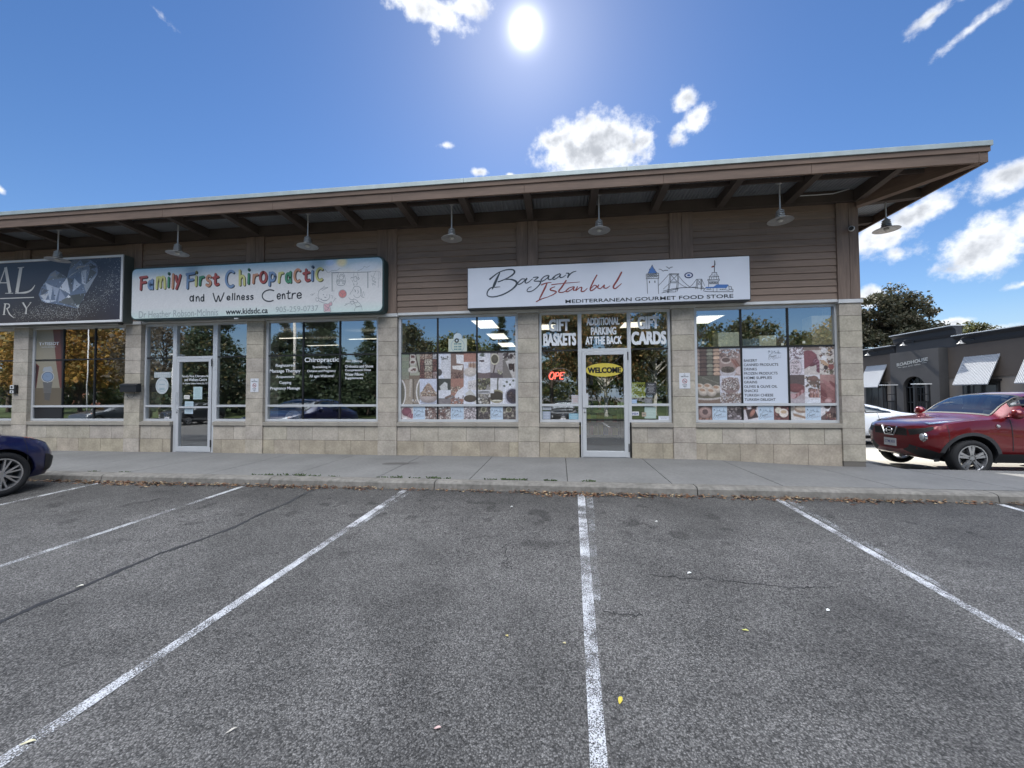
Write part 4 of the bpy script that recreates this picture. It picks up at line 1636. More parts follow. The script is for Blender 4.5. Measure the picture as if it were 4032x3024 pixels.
            im.ell(W * .75, H * .70, W * .5, H * .28, (.20, .19, .24))
            im.blobs(W * .3, H * .5, W, H * .9, 14, W * .12, [(.24, .2, .2), (.34, .28, .26)], r)
    elif kind == 'rolls':
        im.a[:] = (.2, .17, .15)
        cw = [(.0, .13, (.62, .52, .44)), (.15, .42, (.34, .26, .22)), (.44, .70, (.46, .48, .38)), (.73, 1.0, (.76, .60, .46))]
        for a_, b_, c_ in cw:
            for k in range(7):
                kk = r.uniform(.85, 1.15)
                im.ell(W * (a_ + b_) / 2, H * (k + .5) / 7, W * (b_ - a_) * .58, H * .075, np.array(c_) * kk, 0, .35)
                im.rect(W * a_ + 1, H * k / 7 + 2, W * b_ - 1, H * (k + 1) / 7 - 1, np.array(c_) * kk)
                im.rect(W * a_ + 1, H * (k + .8) / 7, W * b_ - 1, H * (k + 1) / 7 - 1, np.array(c_) * .6)
    elif kind == 'spices':
        im.a[:] = (.60, .48, .43)
        im.rect(0, 0, W, H * .2, (.74, .78, .82))
        im.blobs(0, H * .05, W, H * .35, 40, W * .08, [(.8, .74, .7), (.66, .52, .46), (.5, .38, .33)], r)
        im.ell(W * .3, H * .45, W * .25, H * .12, (.76, .68, .62))
        im.ell(W * .3, H * .43, W * .2, H * .08, (.36, .28, .24))
        for k in range(4):
            im.poly([(W * (.5 + .07 * k), H * .42), (W * (.54 + .07 * k), H * .40), (W * (.9 + .05 * k), H * .75), (W * (.84 + .05 * k), H * .78)], (.50, .29, .23) if k % 2 else (.62, .38, .3))
        im.ell(W * .38, H * .86, W * .38, H * .20, (.72, .70, .72))
        im.ell(W * .38, H * .78, W * .33, H * .12, (.38, .34, .27))
        im.blobs(W * .1, H * .68, W * .65, H * .86, 60, W * .03, [(.42, .37, .3), (.3, .26, .2)], r)
        im.ell(W * .95, H * .82, W * .2, H * .15, (.78, .70, .68))
    elif kind == 'pastry':
        im.a[:] = (.34, .35, .28)
        for k in range(12):
            im.ell(W * (.25 + .06 * k), H * (.06 + .018 * k), 2, 2, (.6, .62, .5))
        im.rect(0, H * .82, W, H, (.46, .36, .28))
        im.ell(W * .45, H * .72, W * .7, H * .16, (.70, .67, .62))
        im.ell(W * .45, H * .68, W * .66, H * .13, (.36, .34, .24))
        for cx, cy in ((.1, .42), (.45, .42), (.85, .48), (.25, .58), (.62, .60)):
            im.ell(W * cx, H * cy, W * .22, H * .15, (.82, .76, .66), .2, .4)
            im.ell(W * (cx - .03), H * (cy - .07), W * .12, H * .05, (.68, .50, .34), .2)
    elif kind == 'popcorn':
        im.a[:] = (.76, .78, .84)
        im.ell(W * .5, H * .35, W * .42, H * .3, (.5, .4, .37))
        im.blobs(W * .1, H * .08, W * .88, H * .52, 220, W * .045, [(.84, .8, .76), (.7, .6, .54), (.5, .38, .33), (.88, .86, .84)], r)
        im.ringe(W * .48, H * .38, W * .45, H * .32, (.64, .54, .5), .06)
        im.blobs(0, H * .62, W, H * .98, 260, W * .045, [(.84, .8, .76), (.74, .64, .56), (.55, .4, .33), (.88, .86, .84)], r)
    elif kind == 'snack':
        im.a[:] = (.82, .80, .84)
        im.blobs(0, 0, W, H * .5, 60, W * .07, [(.5, .36, .4), (.82, .78, .78), (.66, .52, .54)], r, .4, .4)
        im.ell(W * .4, H * .74, W * .46, H * .33, (.62, .6, .64))
        im.ell(W * .4, H * .74, W * .41, H * .3, (.80, .74, .76))
        im.blobs(W * .1, H * .5, W * .7, H * .95, 50, W * .05, [(.84, .78, .78), (.66, .54, .56)], r)
    elif kind == 'salami':
        im.a[:] = (.76, .72, .68)
        im.rect(0, 0, W, H * .14, (.5, .42, .36))
        im.ell(W * .35, H * .42, W * .5, H * .3, (.50, .22, .26), -.6, .3)
        im.poly([(0, H * .2), (W * .5, H * .14), (W * .85, H * .3), (W * .3, H * .7), (0, H * .8)], (.52, .24, .27))
        for k in range(9):
            an = -.2 + k * .28
            im.ell(W * .75 + W * .22 * math.sin(an), H * .70 - H * .22 * math.cos(an) + H * .05, W * .16, H * .09, (.62, .38, .44) if k % 2 else (.46, .2, .27), an, .3)
    elif kind == 'mezze':
        im.a[:] = (.80, .77, .72)
        im.blobs(0, 0, W, H, 60, W * .08, [(.55, .32, .27), (.76, .58, .4), (.36, .3, .24), (.84, .82, .76), (.48, .48, .34)], r)
        im.ell(W * .3, H * .42, W * .2, H * .1, (.84, .85, .86))
        im.ell(W * .3, H * .14, W * .2, H * .1, (.80, .80, .80))
        for k in range(4):
            im.poly([(W * (.05 + .06 * k), H * .5), (W * (.1 + .06 * k), H * .48), (W * (.5 + .08 * k), H * .72), (W * (.44 + .08 * k), H * .76)], (.74, .56, .38))
        im.ell(W * .4, H * .75, W * .14, H * .08, (.2, .15, .14))
        im.ell(W * .75, H * .72, W * .2, H * .09, (.56, .24, .22))
    elif kind == 'sausage':
        im.a[:] = (.64, .58, .58)
        im.rect(0, 0, W, H * .36, (.33, .27, .25))
        im.ell(W * .4, H * .46, W * .65, H * .16, (.50, .24, .23), .1, .3)
        for k in range(6):
            im.ell(W * (.9 - .13 * k), H * (.56 + .045 * k), W * .1, H * .09, (.72, .48, .48) if k % 2 else (.52, .26, .26), .4)
        im.ell(W * .2, H * .73, W * .2, H * .08, (.74, .55, .56))
        im.rect(0, H * .85, W, H, (.66, .62, .64))
    elif kind == 'burger':
        im.a[:] = (.82, .82, .84)
        im.blobs(0, H * .06, W, H * .8, 40, W * .1, [(.5, .44, .3), (.36, .3, .24), (.76, .7, .62), (.60, .42, .33)], r)
        im.ell(W * .6, H * .14, W * .28, H * .11, (.5, .34, .28), 0, .3)
        im.ell(W * .6, H * .28, W * .34, H * .06, (.38, .30, .24))
        for k in range(6):
            im.poly([(W * (.3 + .11 * k), H * .5), (W * (.37 + .11 * k), H * .5), (W * (.42 + .1 * k), H * .8), (W * (.34 + .1 * k), H * .8)], (.72, .46, .40) if k % 2 else (.58, .34, .3))
        im.rect(0, H * .88, W, H, (.80, .84, .88))
    elif kind == 'redmeat':
        im.a[:] = (.56, .32, .30)
        im.rect(0, 0, W, H * .3, (.66, .46, .42))
        for k in range(10):
            im.ell(W * r.random(), H * (.3 + .6 * r.random()), W * .4, H * .05, [(.66, .40, .38), (.42, .18, .18), (.5, .24, .23)][k % 3], r.uniform(.2, .9))
        im.ell(W * .5, H * .92, W * .24, H * .09, (.76, .56, .55), 0, .3)
    elif kind == 'logo':
        im.a[:] = (.74, .80, .86)
    elif kind == 'mixnuts':
        im.a[:] = (.5, .4, .36)
        im.blobs(0, 0, W, H, 90, W * .09, [(.8, .74, .68), (.66, .5, .42), (.84, .82, .78), (.42, .28, .24)], r)
    elif kind == 'lokum':
        im.a[:] = (.56, .46, .42)
        im.blobs(0, 0, W, H, 90, W * .11, [(.82, .78, .78), (.74, .68, .68), (.84, .82, .82)], r, .4, .85)
    elif kind == 'darkolive':
        im.a[:] = (.3, .28, .25)
        im.blobs(0, 0, W, H, 60, W * .11, [(.5, .47, .4), (.3, .27, .25), (.64, .62, .52), (.42, .38, .4)], r, .5, .9)
        im.ell(W * .45, H * .25, W * .22, H * .2, (.68, .68, .5))
        im.ell(W * .45, H * .25, W * .16, H * .15, (.3, .3, .2))
    elif kind == 'meatred':
        im.a[:] = (.78, .73, .70)
        im.ell(W * .45, H * .4, W * .42, H * .34, (.54, .26, .32), 0, .3)
        for k in range(6):
            im.ell(W * (.6 + .07 * k), H * (.62 + .03 * k), W * .07, H * .2, (.64, .40, .44) if k % 2 else (.48, .22, .28), .5)
        im.ell(W * .3, H * .9, W * .15, H * .1, (.84, .84, .84))
    elif kind == 'bagel':
        im.a[:] = (.42, .31, .27)
        im.ell(W * .5, H * .45, W * .42, H * .42, (.72, .56, .50), 0, .3)
        im.ell(W * .5, H * .42, W * .2, H * .2, (.34, .26, .24))
        im.blobs(0, H * .85, W, H, 8, W * .15, [(.66, .44, .34)], r)
    elif kind == 'tea':
        im.a[:] = (.42, .39, .38)
        im.blobs(0, 0, W, H * .5, 26, W * .13, [(.36, .32, .3), (.52, .48, .46), (.2, .18, .17)], r)
        im.blobs(0, H * .5, W, H, 26, W * .13, [(.7, .66, .68), (.5, .46, .46), (.3, .26, .25)], r)
    elif kind == 'dates':
        im.a[:] = (.78, .76, .78)
        im.blobs(0, 0, W, H * .25, 10, W * .1, [DBR, BRN], r)
        im.poly([(W * .15, H * .28), (W * .75, H * .18), (W, H * .8), (W * .3, H * .95)], (.20, .15, .14))
        im.ell(W * .6, H * .5, W * .14, H * .3, (.70, .42, .33), .5, .3)
    elif kind == 'eggs':
        im.a[:] = (.46, .25, .22)
        im.blobs(0, 0, W, H, 20, W * .13, [(.56, .3, .27), (.42, .22, .2)], r)
        im.ell(W * .3, H * .3, W * .22, H * .22, (.82, .79, .68))
        im.ell(W * .65, H * .5, W * .3, H * .3, (.86, .82, .76))
        im.ell(W * .65, H * .42, W * .2, H * .12, (.80, .64, .44))
    elif kind == 'pie':
        im.a[:] = (.78, .78, .76)
        im.ell(W * .75, H * .2, W * .5, H * .3, (.58, .46, .34))
        im.ell(W * .78, H * .14, W * .44, H * .2, (.76, .68, .56))
        im.poly([(W * .15, H * .5), (W, H * .75), (W, H * .9), (W * .2, H * .7)], (.60, .46, .32))
        im.ell(W * .1, H * .2, W * .18, H * .16, (.5, .48, .42))
    elif kind == 'jam':
        im.a[:] = (.36, .27, .25)
        im.poly([(0, 0), (W * .7, 0), (W * .5, H * .4), (0, H * .75)], (.82, .82, .83))
        im.ell(W * .42, H * .06, W * .2, H * .16, (.24, .16, .15))
        im.blobs(W * .3, H * .4, W, H, 30, W * .11, [(.5, .26, .24), (.2, .15, .14), (.66, .5, .4)], r)
    # fine mottling of the printed photographs, and the muted look of sun-faded film
    rng = np.random.default_rng(seed)
    for n_, am in ((8, .05), (20, .07), (36, .06)):
        g = rng.random((max(2, H * n_ // 60), max(2, W * n_ // 60)))
        yi = np.clip((np.arange(H) * g.shape[0] / H).astype(int), 0, g.shape[0] - 1)
        xi = np.clip((np.arange(W) * g.shape[1] / W).astype(int), 0, g.shape[1] - 1)
        if kind != 'logo':
            im.a *= 1 + am * 2 * (g[np.ix_(yi, xi)][..., None] - .5)
    im.grain(.05, seed)
    if kind != 'logo':
        gr = im.a.mean(2, keepdims=True)
        im.a = (gr + (im.a - gr) * .66) * .86 + np.array([.125, .11, .115])
    return np.clip(im.a, 0, 1)


def collage(W, H, cells):
    """cells: (kind, x0, y0, x1, y1, seed) in fractions"""
    out = np.zeros((H, W, 3))
    for (k, x0, y0, x1, y1, sd) in cells:
        xa, xb, ya, yb = int(round(x0 * W)), int(round(x1 * W)), int(round(y0 * H)), int(round(y1 * H))
        t = tile(k, (xb - xa) * 2, (yb - ya) * 2, sd)
        t = t.reshape(yb - ya, 2, xb - xa, 2, 3).mean((1, 3))
        out[ya:yb, xa:xb] = t
    return out


# ------------------------------------------------------------------ the skyline drawing and script of the food shop's mark
def sk(u, v):
    return at('bs', u, v, 7.79)


SKY_L = [  # (points in crop pixels, width px)
    ([(552, 648), (548, 540), (542, 432)], 7), ([(712, 650), (708, 540), (706, 430)], 7), ([(530, 432), (716, 424)], 8), ([(530, 392), (716, 384)], 8), ([(532, 366), (712, 352)], 7), ([(532, 366), (534, 430)], 7), ([(712, 352), (714, 424)], 7),
    ([(556, 356), (575, 318), (578, 296)], 6), ([(578, 300), (600, 270), (618, 232)], 6), ([(618, 232), (636, 268), (656, 300)], 6), ([(656, 296), (668, 320), (692, 350)], 6), ([(548, 378), (565, 372), (580, 380), (598, 370), (612, 378), (630, 368), (648, 376), (668, 364), (690, 372)], 7),
    ([(545, 412), (560, 400), (575, 412), (590, 398), (608, 410), (625, 396), (642, 410), (660, 394), (680, 404), (696, 394)], 9), ([(580, 470), (582, 490)], 14), ([(658, 466), (660, 486)], 14),
    ([(718, 294), (750, 300), (778, 322), (800, 310), (848, 312)], 7), ([(822, 260), (848, 268), (866, 290), (880, 268), (914, 262)], 8),
    ([(714, 530), (790, 450), (868, 364)], 6), ([(868, 360), (1008, 360)], 7), ([(875, 374), (1002, 374)], 5), ([(876, 360), (862, 500), (842, 636)], 7), ([(892, 362), (880, 500), (852, 640)], 7), ([(988, 362), (984, 480), (962, 620)], 7), ([(1004, 362), (1000, 480), (985, 614)], 7),
    ([(890, 376), (984, 476)], 6), ([(984, 378), (880, 480)], 6), ([(880, 478), (984, 478)], 6), ([(878, 492), (984, 492)], 5), ([(1010, 400), (1080, 480), (1165, 552)], 6), ([(1004, 490), (1060, 530), (1120, 556)], 5), ([(870, 500), (780, 584)], 5),
    ([(780, 612), (900, 582), (1050, 562), (1200, 558), (1380, 576)], 8), ([(760, 640), (900, 600), (1000, 578)], 7), ([(842, 626), (968, 622)], 6),
    ([(1165, 552), (1210, 510), (1262, 440)], 6), ([(1262, 440), (1344, 438)], 6), ([(1270, 440), (1262, 520), (1252, 580)], 7), ([(1284, 440), (1276, 580)], 6), ([(1330, 438), (1330, 600)], 6), ([(1342, 438), (1340, 580)], 6), ([(1284, 452), (1330, 508)], 5), ([(1330, 452), (1284, 508)], 5), ([(1284, 512), (1330, 512)], 5), ([(1344, 448), (1382, 534)], 5), ([(1262, 546), (1200, 556)], 4), ([(1340, 540), (1364, 562)], 4),
    ([(1526, 170), (1524, 260), (1522, 334)], 10), ([(1530, 180), (1534, 235)], 8), ([(1488, 346), (1558, 344)], 8), ([(1488, 350), (1484, 372), (1450, 404)], 6), ([(1556, 346), (1560, 370), (1586, 402)], 6), ([(1500, 372), (1505, 400)], 5), ([(1522, 368), (1524, 400)], 5), ([(1544, 370), (1550, 398)], 5),
    ([(1446, 406), (1588, 402)], 7), ([(1450, 408), (1452, 440)], 6), ([(1582, 404), (1584, 436)], 6), ([(1428, 442), (1510, 448), (1594, 438)], 7), ([(1428, 444), (1430, 460), (1510, 468), (1592, 460), (1594, 440)], 6), ([(1480, 408), (1482, 440)], 5), ([(1515, 408), (1516, 440)], 5), ([(1550, 406), (1552, 438)], 5),
    ([(1438, 464), (1438, 550)], 6), ([(1580, 464), (1580, 520)], 6), ([(1440, 486), (1578, 482)], 6), ([(1440, 506), (1578, 504)], 6), ([(1450, 490), (1470, 504), (1490, 488), (1512, 504), (1530, 488), (1550, 503), (1570, 487)], 5),
    ([(1394, 570), (1394, 616), (1792, 620)], 7), ([(1560, 570), (1560, 618)], 6), ([(1505, 572), (1506, 618)], 6), ([(1720, 520), (1734, 552), (1738, 600)], 6), ([(1730, 544), (1768, 546), (1770, 586)], 5), ([(1738, 588), (1792, 586), (1792, 620)], 6), ([(1700, 560), (1682, 590), (1735, 600)], 5),
    ([(1412, 590), (1420, 578), (1428, 590)], 6), ([(1436, 590), (1444, 578), (1452, 590)], 6), ([(1460, 590), (1468, 578), (1476, 590)], 6), ([(1602, 594), (1610, 582), (1618, 594)], 6), ([(1628, 594), (1636, 582), (1644, 594)], 6), ([(1654, 594), (1662, 582), (1670, 594)], 6)]
SKY_F = [([(556, 356), (580, 320), (578, 296), (600, 285), (618, 240), (634, 280), (656, 296), (664, 322), (692, 348), (620, 352)], 'blue'),
         ([(1386, 572), (1400, 552), (1506, 550), (1560, 516), (1722, 516), (1728, 532), (1690, 568), (1560, 568)], 'blue'),
         ([(1474, 268), (1486, 250), (1518, 240), (1522, 262), (1498, 270)], 'red')]
INK, BLUE, BRED = (.030, .036, .042), (.06, .16, .42), (.23, .035, .03)
SCRIPT_B = [
    ([(355, 322), (400, 285), (470, 235), (560, 203), (640, 200), (670, 225), (650, 262), (580, 308), (500, 343), (460, 355)], [22, 16, 12, 13, 17, 24, 20, 15, 13, 14]),
    ([(545, 328), (620, 325), (684, 348), (696, 388), (640, 450), (540, 510), (430, 545), (350, 545), (318, 520), (330, 470), (370, 432), (430, 425), (485, 420)], [8, 16, 26, 26, 18, 16, 15, 14, 14, 15, 14, 10, 7]),
    ([(480, 240), (445, 315), (412, 390), (385, 450)], [14, 28, 34, 12]),
    ([(800, 320), (762, 322), (725, 355), (708, 380), (728, 388), (770, 366), (812, 325)], [12, 13, 14, 15, 13, 12, 11]), ([(826, 315), (806, 352), (815, 372), (850, 360), (900, 318)], [20, 18, 13, 10, 8]),
    ([(912, 300), (975, 298), (918, 345), (988, 348), (1002, 370), (965, 420), (905, 468), (850, 483), (830, 468), (850, 435), (885, 418)], [10, 14, 9, 15, 17, 13, 12, 13, 12, 10, 8]),
    ([(1100, 272), (1050, 290), (1010, 332), (1028, 347), (1085, 312), (1112, 278), (1102, 318), (1130, 327), (1185, 300)], [12, 13, 14, 13, 11, 14, 16, 12, 7]),
    ([(1248, 252), (1200, 274), (1160, 308), (1180, 325), (1235, 292), (1260, 258), (1252, 298), (1288, 296), (1328, 268)], [12, 13, 14, 13, 11, 14, 16, 10, 7]),
    ([(1330, 245), (1366, 252), (1352, 300)], [8, 20, 18]), ([(1356, 292), (1402, 240), (1458, 220)], [12, 13, 9])]
SCRIPT_I = [
    ([(1015, 395), (1075, 372), (1140, 365)], [14, 13, 7]), ([(1088, 370), (1062, 430), (1012, 530), (985, 582)], [12, 22, 20, 10]), ([(950, 610), (1010, 578), (1112, 545)], [14, 13, 7]),
    ([(1188, 418), (1140, 438), (1128, 460), (1186, 474), (1204, 490), (1165, 520), (1115, 540)], [8, 13, 16, 15, 15, 12, 8]), ([(1330, 340), (1278, 420), (1236, 475), (1258, 492), (1312, 482), (1372, 438)], [18, 20, 17, 13, 10, 7]),
    ([(1145, 393), (1300, 375), (1505, 358)], [11, 9, 5]), ([(1425, 418), (1370, 435), (1330, 472), (1350, 482), (1410, 447), (1436, 420), (1424, 462), (1462, 458)], [11, 12, 13, 12, 10, 13, 15, 8]),
    ([(1475, 420), (1456, 466), (1500, 435), (1532, 428), (1524, 474), (1560, 476), (1602, 438)], [14, 16, 10, 14, 16, 12, 7]), ([(1725, 270), (1680, 350), (1642, 440), (1652, 470), (1702, 440), (1722, 410), (1690, 402), (1652, 440)], [14, 18, 18, 14, 12, 14, 11, 8]),
    ([(1748, 396), (1736, 428), (1770, 442), (1822, 395), (1814, 430), (1850, 436), (1892, 408)], [14, 16, 11, 12, 15, 11, 7]), ([(2040, 235), (1990, 330), (1936, 418), (1965, 440), (2040, 378)], [20, 22, 20, 14, 8])]


def small_logo(mb, x0, z0, w, y):
    """the same mark, small: skyline over script, drawn inside a square of width w with lower left x0, z0"""
    def f1(u, v):
        return (x0 + w * (.06 + .9 * (u - 530) / 1265), z0 + w * (.50 + .36 * (650 - v) / 480))
    for pts, wd in SKY_L[::2]:
        mb.ribbon([f1(*p) for p in pts], w * .010, y, (.12, .15, .18), smooth=False, cap=False)
    for pts, cn in SKY_F:
        mb.poly([(f1(*p)[0], y - .0003, f1(*p)[1]) for p in pts], (.12, .16, .24))
    mb.disc(f1(1150, 382)[0], f1(1150, 382)[1], w * .045, w * .04, y - .0004, 12, (.12, .16, .24))

    def f2(u, v):
        return (x0 + w * (.06 + .9 * (u - 318) / 1730), z0 + w * (.04 + .44 * (610 - v) / 410))
    for grp, c in ((SCRIPT_B, (.06, .07, .08)), (SCRIPT_I, (.35, .36, .42))):
        for pts, ws in grp:
            mb.ribbon([f2(*p) for p in pts], [w * max(.012, q / 1730 * .9) for q in ws], y - .0006, c, cap=False)

# ------------------------------------------------------------------ shop signs
M['ink'] = mat('sign_paint', (1, 1, 1), .5, attr=True)
def rrect(x0, x1, z0, z1, r, n=6):
    out = []
    for cx, cz, a0 in ((x1 - r, z0 + r, -90), (x1 - r, z1 - r, 0), (x0 + r, z1 - r, 90), (x0 + r, z0 + r, 180)):
        out += [(cx + r * math.cos(R(a0 + 90 * i / n)), cz + r * math.sin(R(a0 + 90 * i / n))) for i in range(n + 1)]
    return out

xz = lambda p, t: (p[0], t, p[1])
# food shop sign
sb = empty('shop_sign', (.85, 7.8, 3.42), 'white lightbox sign with Bazaar Istanbul script and a blue skyline drawing', 'sign')
mb = MB()
mb.box(-1.845, 3.55, 7.812, 8.03, 3.0, 3.845)
keep(mb.build('cabinet', mat('sign_cabinet_dark', (.06, .065, .07), .5), bevel=.006), sb)
mb = MB()
mb.box(-1.83, 3.532, 7.80, 7.814, 3.018, 3.828)
keep(mb.build('face', mat('sign_face_white', (.62, .65, .72), .45, var=.03, vs=2), bevel=.002), sb)
tx = lambda reg, pts, y=7.79: [at(reg, u, v, y) for u, v in pts]
mb = MB()
k_ = (at('bz', 1000, 300, 7.795)[0] - at('bz', 0, 300, 7.795)[0]) / 1000
for grp, c in ((SCRIPT_B, (.030, .045, .06)), (SCRIPT_I, BRED)):
    for pts, ws in grp:
        mb.ribbon(tx('bz', pts, 7.795), [q * k_ for q in ws], 7.7965, c)
keep(mb.build('script_lettering', M['ink']), sb)
a0 = at('bz', 1322, 600, 7.796)
a1 = at('bs', 1797, 680, 7.796)
zb, zt = at('bs', 1780, 708, 7.796)[1], at('bs', 1780, 655, 7.796)[1]
text_mesh('block_lettering', 'MEDITERRANEAN GOURMET FOOD STORE', a0[0], a1[0], zb, zt, 7.7965, mat('ink_dark', INK, .5), sb, bold=.012)
mb = MB()
k2 = (at('bs', 1500, 400, 7.795)[0] - at('bs', 500, 400, 7.795)[0]) / 1000
for pts, cn in SKY_F:
    mb.poly([(p[0], 7.7975, p[1]) for p in tx('bs', pts, 7.797)], BLUE if cn == 'blue' else (.2, .05, .04))
for pts, wd in SKY_L:
    mb.ribbon(tx('bs', pts, 7.795), wd * k2, 7.7965, INK, smooth=len(pts) > 2 and wd < 8)
c_ = at('bs', 1150, 382, 7.795)
mb.disc(c_[0], c_[1], 64 * k2, 46 * k2, 7.7972, 30, (.02, .035, .12))
mb.disc(c_[0], c_[1], 44 * k2, 28 * k2, 7.7966, 26, (.70, .72, .77))
mb.disc(c_[0], c_[1], 27 * k2, 17 * k2, 7.7960, 22, (.07, .15, .42))
mb.disc(c_[0], c_[1], 12 * k2, 8 * k2, 7.7954, 16, (.02, .035, .1))
keep(mb.build('skyline_drawing', M['ink']), sb)

# clinic sign
sf = empty('shop_sign', (-6.6, 7.8, 3.58), 'rounded white lightbox sign with multicoloured Family First Chiropractic lettering', 'sign')
mb = MB()
mb.prism(rrect(-9.605, -3.615, 2.99, 4.175, .13), xz, 7.80, 8.03)
keep(mb.build('cabinet', mat('sign_cabinet_green', (.028, .06, .06), .4), bevel=.006), sf)


def ff_face(W, H):
    im = Img(W, H, (.86, .86, .88))
    yy = im.Y / H
    xx = im.X / W
    base = np.array([.845, .84, .835])
    im.a[:] = base
    t = np.clip(1 - yy / .22, 0, 1)[..., None]
    im.a = im.a * (1 - t * .75) + np.array([.50, .67, .78]) * t * .75
    t = np.clip((yy - .78) / .22, 0, 1)[..., None]
    im.a = im.a * (1 - t * .5) + np.array([.72, .87, .82]) * t * .5
    # pale cloud drawing and sun patch right
    def soft(cx, cy, rx, ry, col, am):
        r2 = ((xx - cx) / rx) ** 2 + ((yy - cy) / ry) ** 2
        k = np.clip(1.2 - r2, 0, 1)[..., None] * am
        im.a = im.a * (1 - k) + np.array(col) * k
    soft(.815, .14, .035, .10, (.80, .82, .86), .95)
    soft(.80, .05, .02, .07, (.66, .75, .88), .9)
    soft(.845, .05, .022, .10, (.90, .84, .66), .9)
    soft(.93, .16, .06, .10, (.80, .83, .87), .8)
    return im.grain(.02, 5).a
fimg = ff_face(240, 52)
o = panel('face', -9.575, -3.645, 3.02, 4.145, 7.7895, fimg, 240, 52, sf, mat_=mat('printed_face', (1, 1, 1), .45, attr=True))
# cut the sheet's corners round
me = o.data
rr_ = .11
vv = np.empty(len(me.vertices) * 3)
me.vertices.foreach_get('co', vv)
vv = vv.reshape(-1, 3)
for sx_, X0 in ((1, -9.575 + rr_), (-1, -3.645 - rr_)):
    for sz_, Z0 in ((1, 3.02 + rr_), (-1, 4.145 - rr_)):
        dx_, dz_ = (X0 - vv[:, 0]) * sx_, (Z0 - vv[:, 2]) * sz_
        k = (dx_ > 0) & (dz_ > 0)
        l_ = np.sqrt(dx_ ** 2 + dz_ ** 2)
        q = k & (l_ > rr_)
        vv[q, 0] = X0 - dx_[q] / l_[q] * rr_ * sx_
        vv[q, 2] = Z0 - dz_[q] / l_[q] * rr_ * sz_
me.vertices.foreach_set('co', vv.ravel())
CO = {'r': (.38, .085, .08), 'b': (.19, .29, .46), 'y': (.58, .56, .22), 'g': (.07, .26, .15), 'o': (.54, .27, .17)}
LET = [('F', 100, 178, 168, 300, 'r'), ('a', 170, 203, 218, 296, 'b'), ('m', 236, 178, 320, 291, 'y'), ('i', 332, 148, 352, 279, 'g'), ('l', 368, 158, 386, 289, 'o'), ('y', 394, 165, 444, 293, 'r'),
       ('F', 482, 150, 558, 289, 'b'), ('i', 558, 138, 578, 269, 'y'), ('r', 590, 178, 636, 263, 'g'), ('s', 646, 168, 694, 271, 'o'), ('t', 700, 155, 758, 263, 'r'),
       ('C', 806, 130, 892, 279, 'b'), ('h', 918, 125, 974, 263, 'y'), ('i', 990, 116, 1010, 251, 'g'), ('r', 1030, 160, 1078, 246, 'o'), ('o', 1086, 138, 1152, 242, 'r'), ('p', 1163, 143, 1224, 266, 'b'),
       ('r', 1240, 145, 1288, 241, 'y'), ('a', 1298, 138, 1354, 242, 'g'), ('C', 1368, 118, 1434, 236, 'o'), ('t', 1442, 118, 1506, 229, 'r'), ('i', 1513, 92, 1535, 226, 'b'), ('C', 1548, 108, 1618, 226, 'y')]
ky = (at('ff', 1600, 250, 7.785)[0] - at('ff', 600, 250, 7.785)[0]) / 1000
sh, fr = MB(), MB()
for (ch, u0, v0, u1, v1, c) in LET:
    a, b, z0, z1 = box_px('ff', u0, v0, u1, v1, 7.785)
    w = 17.0 * ky * (1.0 + .12 * (1 - u0 / 1600))
    cc = CO[c]
    glyph(sh, ch, a + .016, b + .016, z0 - .016, z1 - .016, w * 1.12, 7.7885, tuple(.12 * q + .01 for q in cc))
    glyph(sh, ch, a, b, z0, z1, w * 1.18, 7.7870, tuple(.35 * q for q in cc))
    glyph(fr, ch, a, b, z0, z1, w * .92, 7.7835, cc)
keep(sh.build('letter_edging', M['ink']), sf)
keep(fr.build('coloured_lettering', M['ink']), sf)
mb = MB()
for (ch, u0, v0, u1, v1) in [('a', 513, 336, 552, 393), ('n', 564, 344, 598, 392), ('d', 604, 328, 637, 392), ('W', 703, 316, 800, 396), ('e', 818, 342, 850, 382), ('l', 862, 320, 872, 382), ('l', 880, 318, 890, 382), ('n', 900, 336, 930, 380),
                             ('e', 938, 336, 968, 380), ('s', 978, 338, 1004, 380), ('s', 1012, 336, 1040, 378), ('C', 1108, 290, 1224, 394), ('e', 1230, 322, 1264, 374), ('n', 1272, 322, 1302, 372), ('t', 1308, 298, 1346, 372), ('r', 1352, 318, 1388, 370), ('e', 1394, 314, 1436, 368)]:
    a, b, z0, z1 = box_px('ff', u0, v0, u1, v1, 7.785)
    glyph(mb, ch, a, b, z0, z1, 8.8 * ky, 7.7860, (.022, .026, .03))
keep(mb.build('dark_lettering', M['ink']), sf)
tpx('web_lettering', 'www.kidsdc.ca', 'ff', 812, 446, 1156, 492, 7.7865, mat('ink_dark', INK, .5), sf, bold=.018, slope=.0)
faint = mat('faded_ink', (.34, .38, .39), .5)
tpx('faded_lettering', 'Dr Heather Robson-McInnis', 'ff', 98, 460, 748, 516, 7.7865, faint, sf, bold=-.002, slope=.0)
tpx('faded_lettering', '905-259-0737', 'ff', 1222, 428, 1572, 474, 7.7865, faint, sf, bold=-.004)
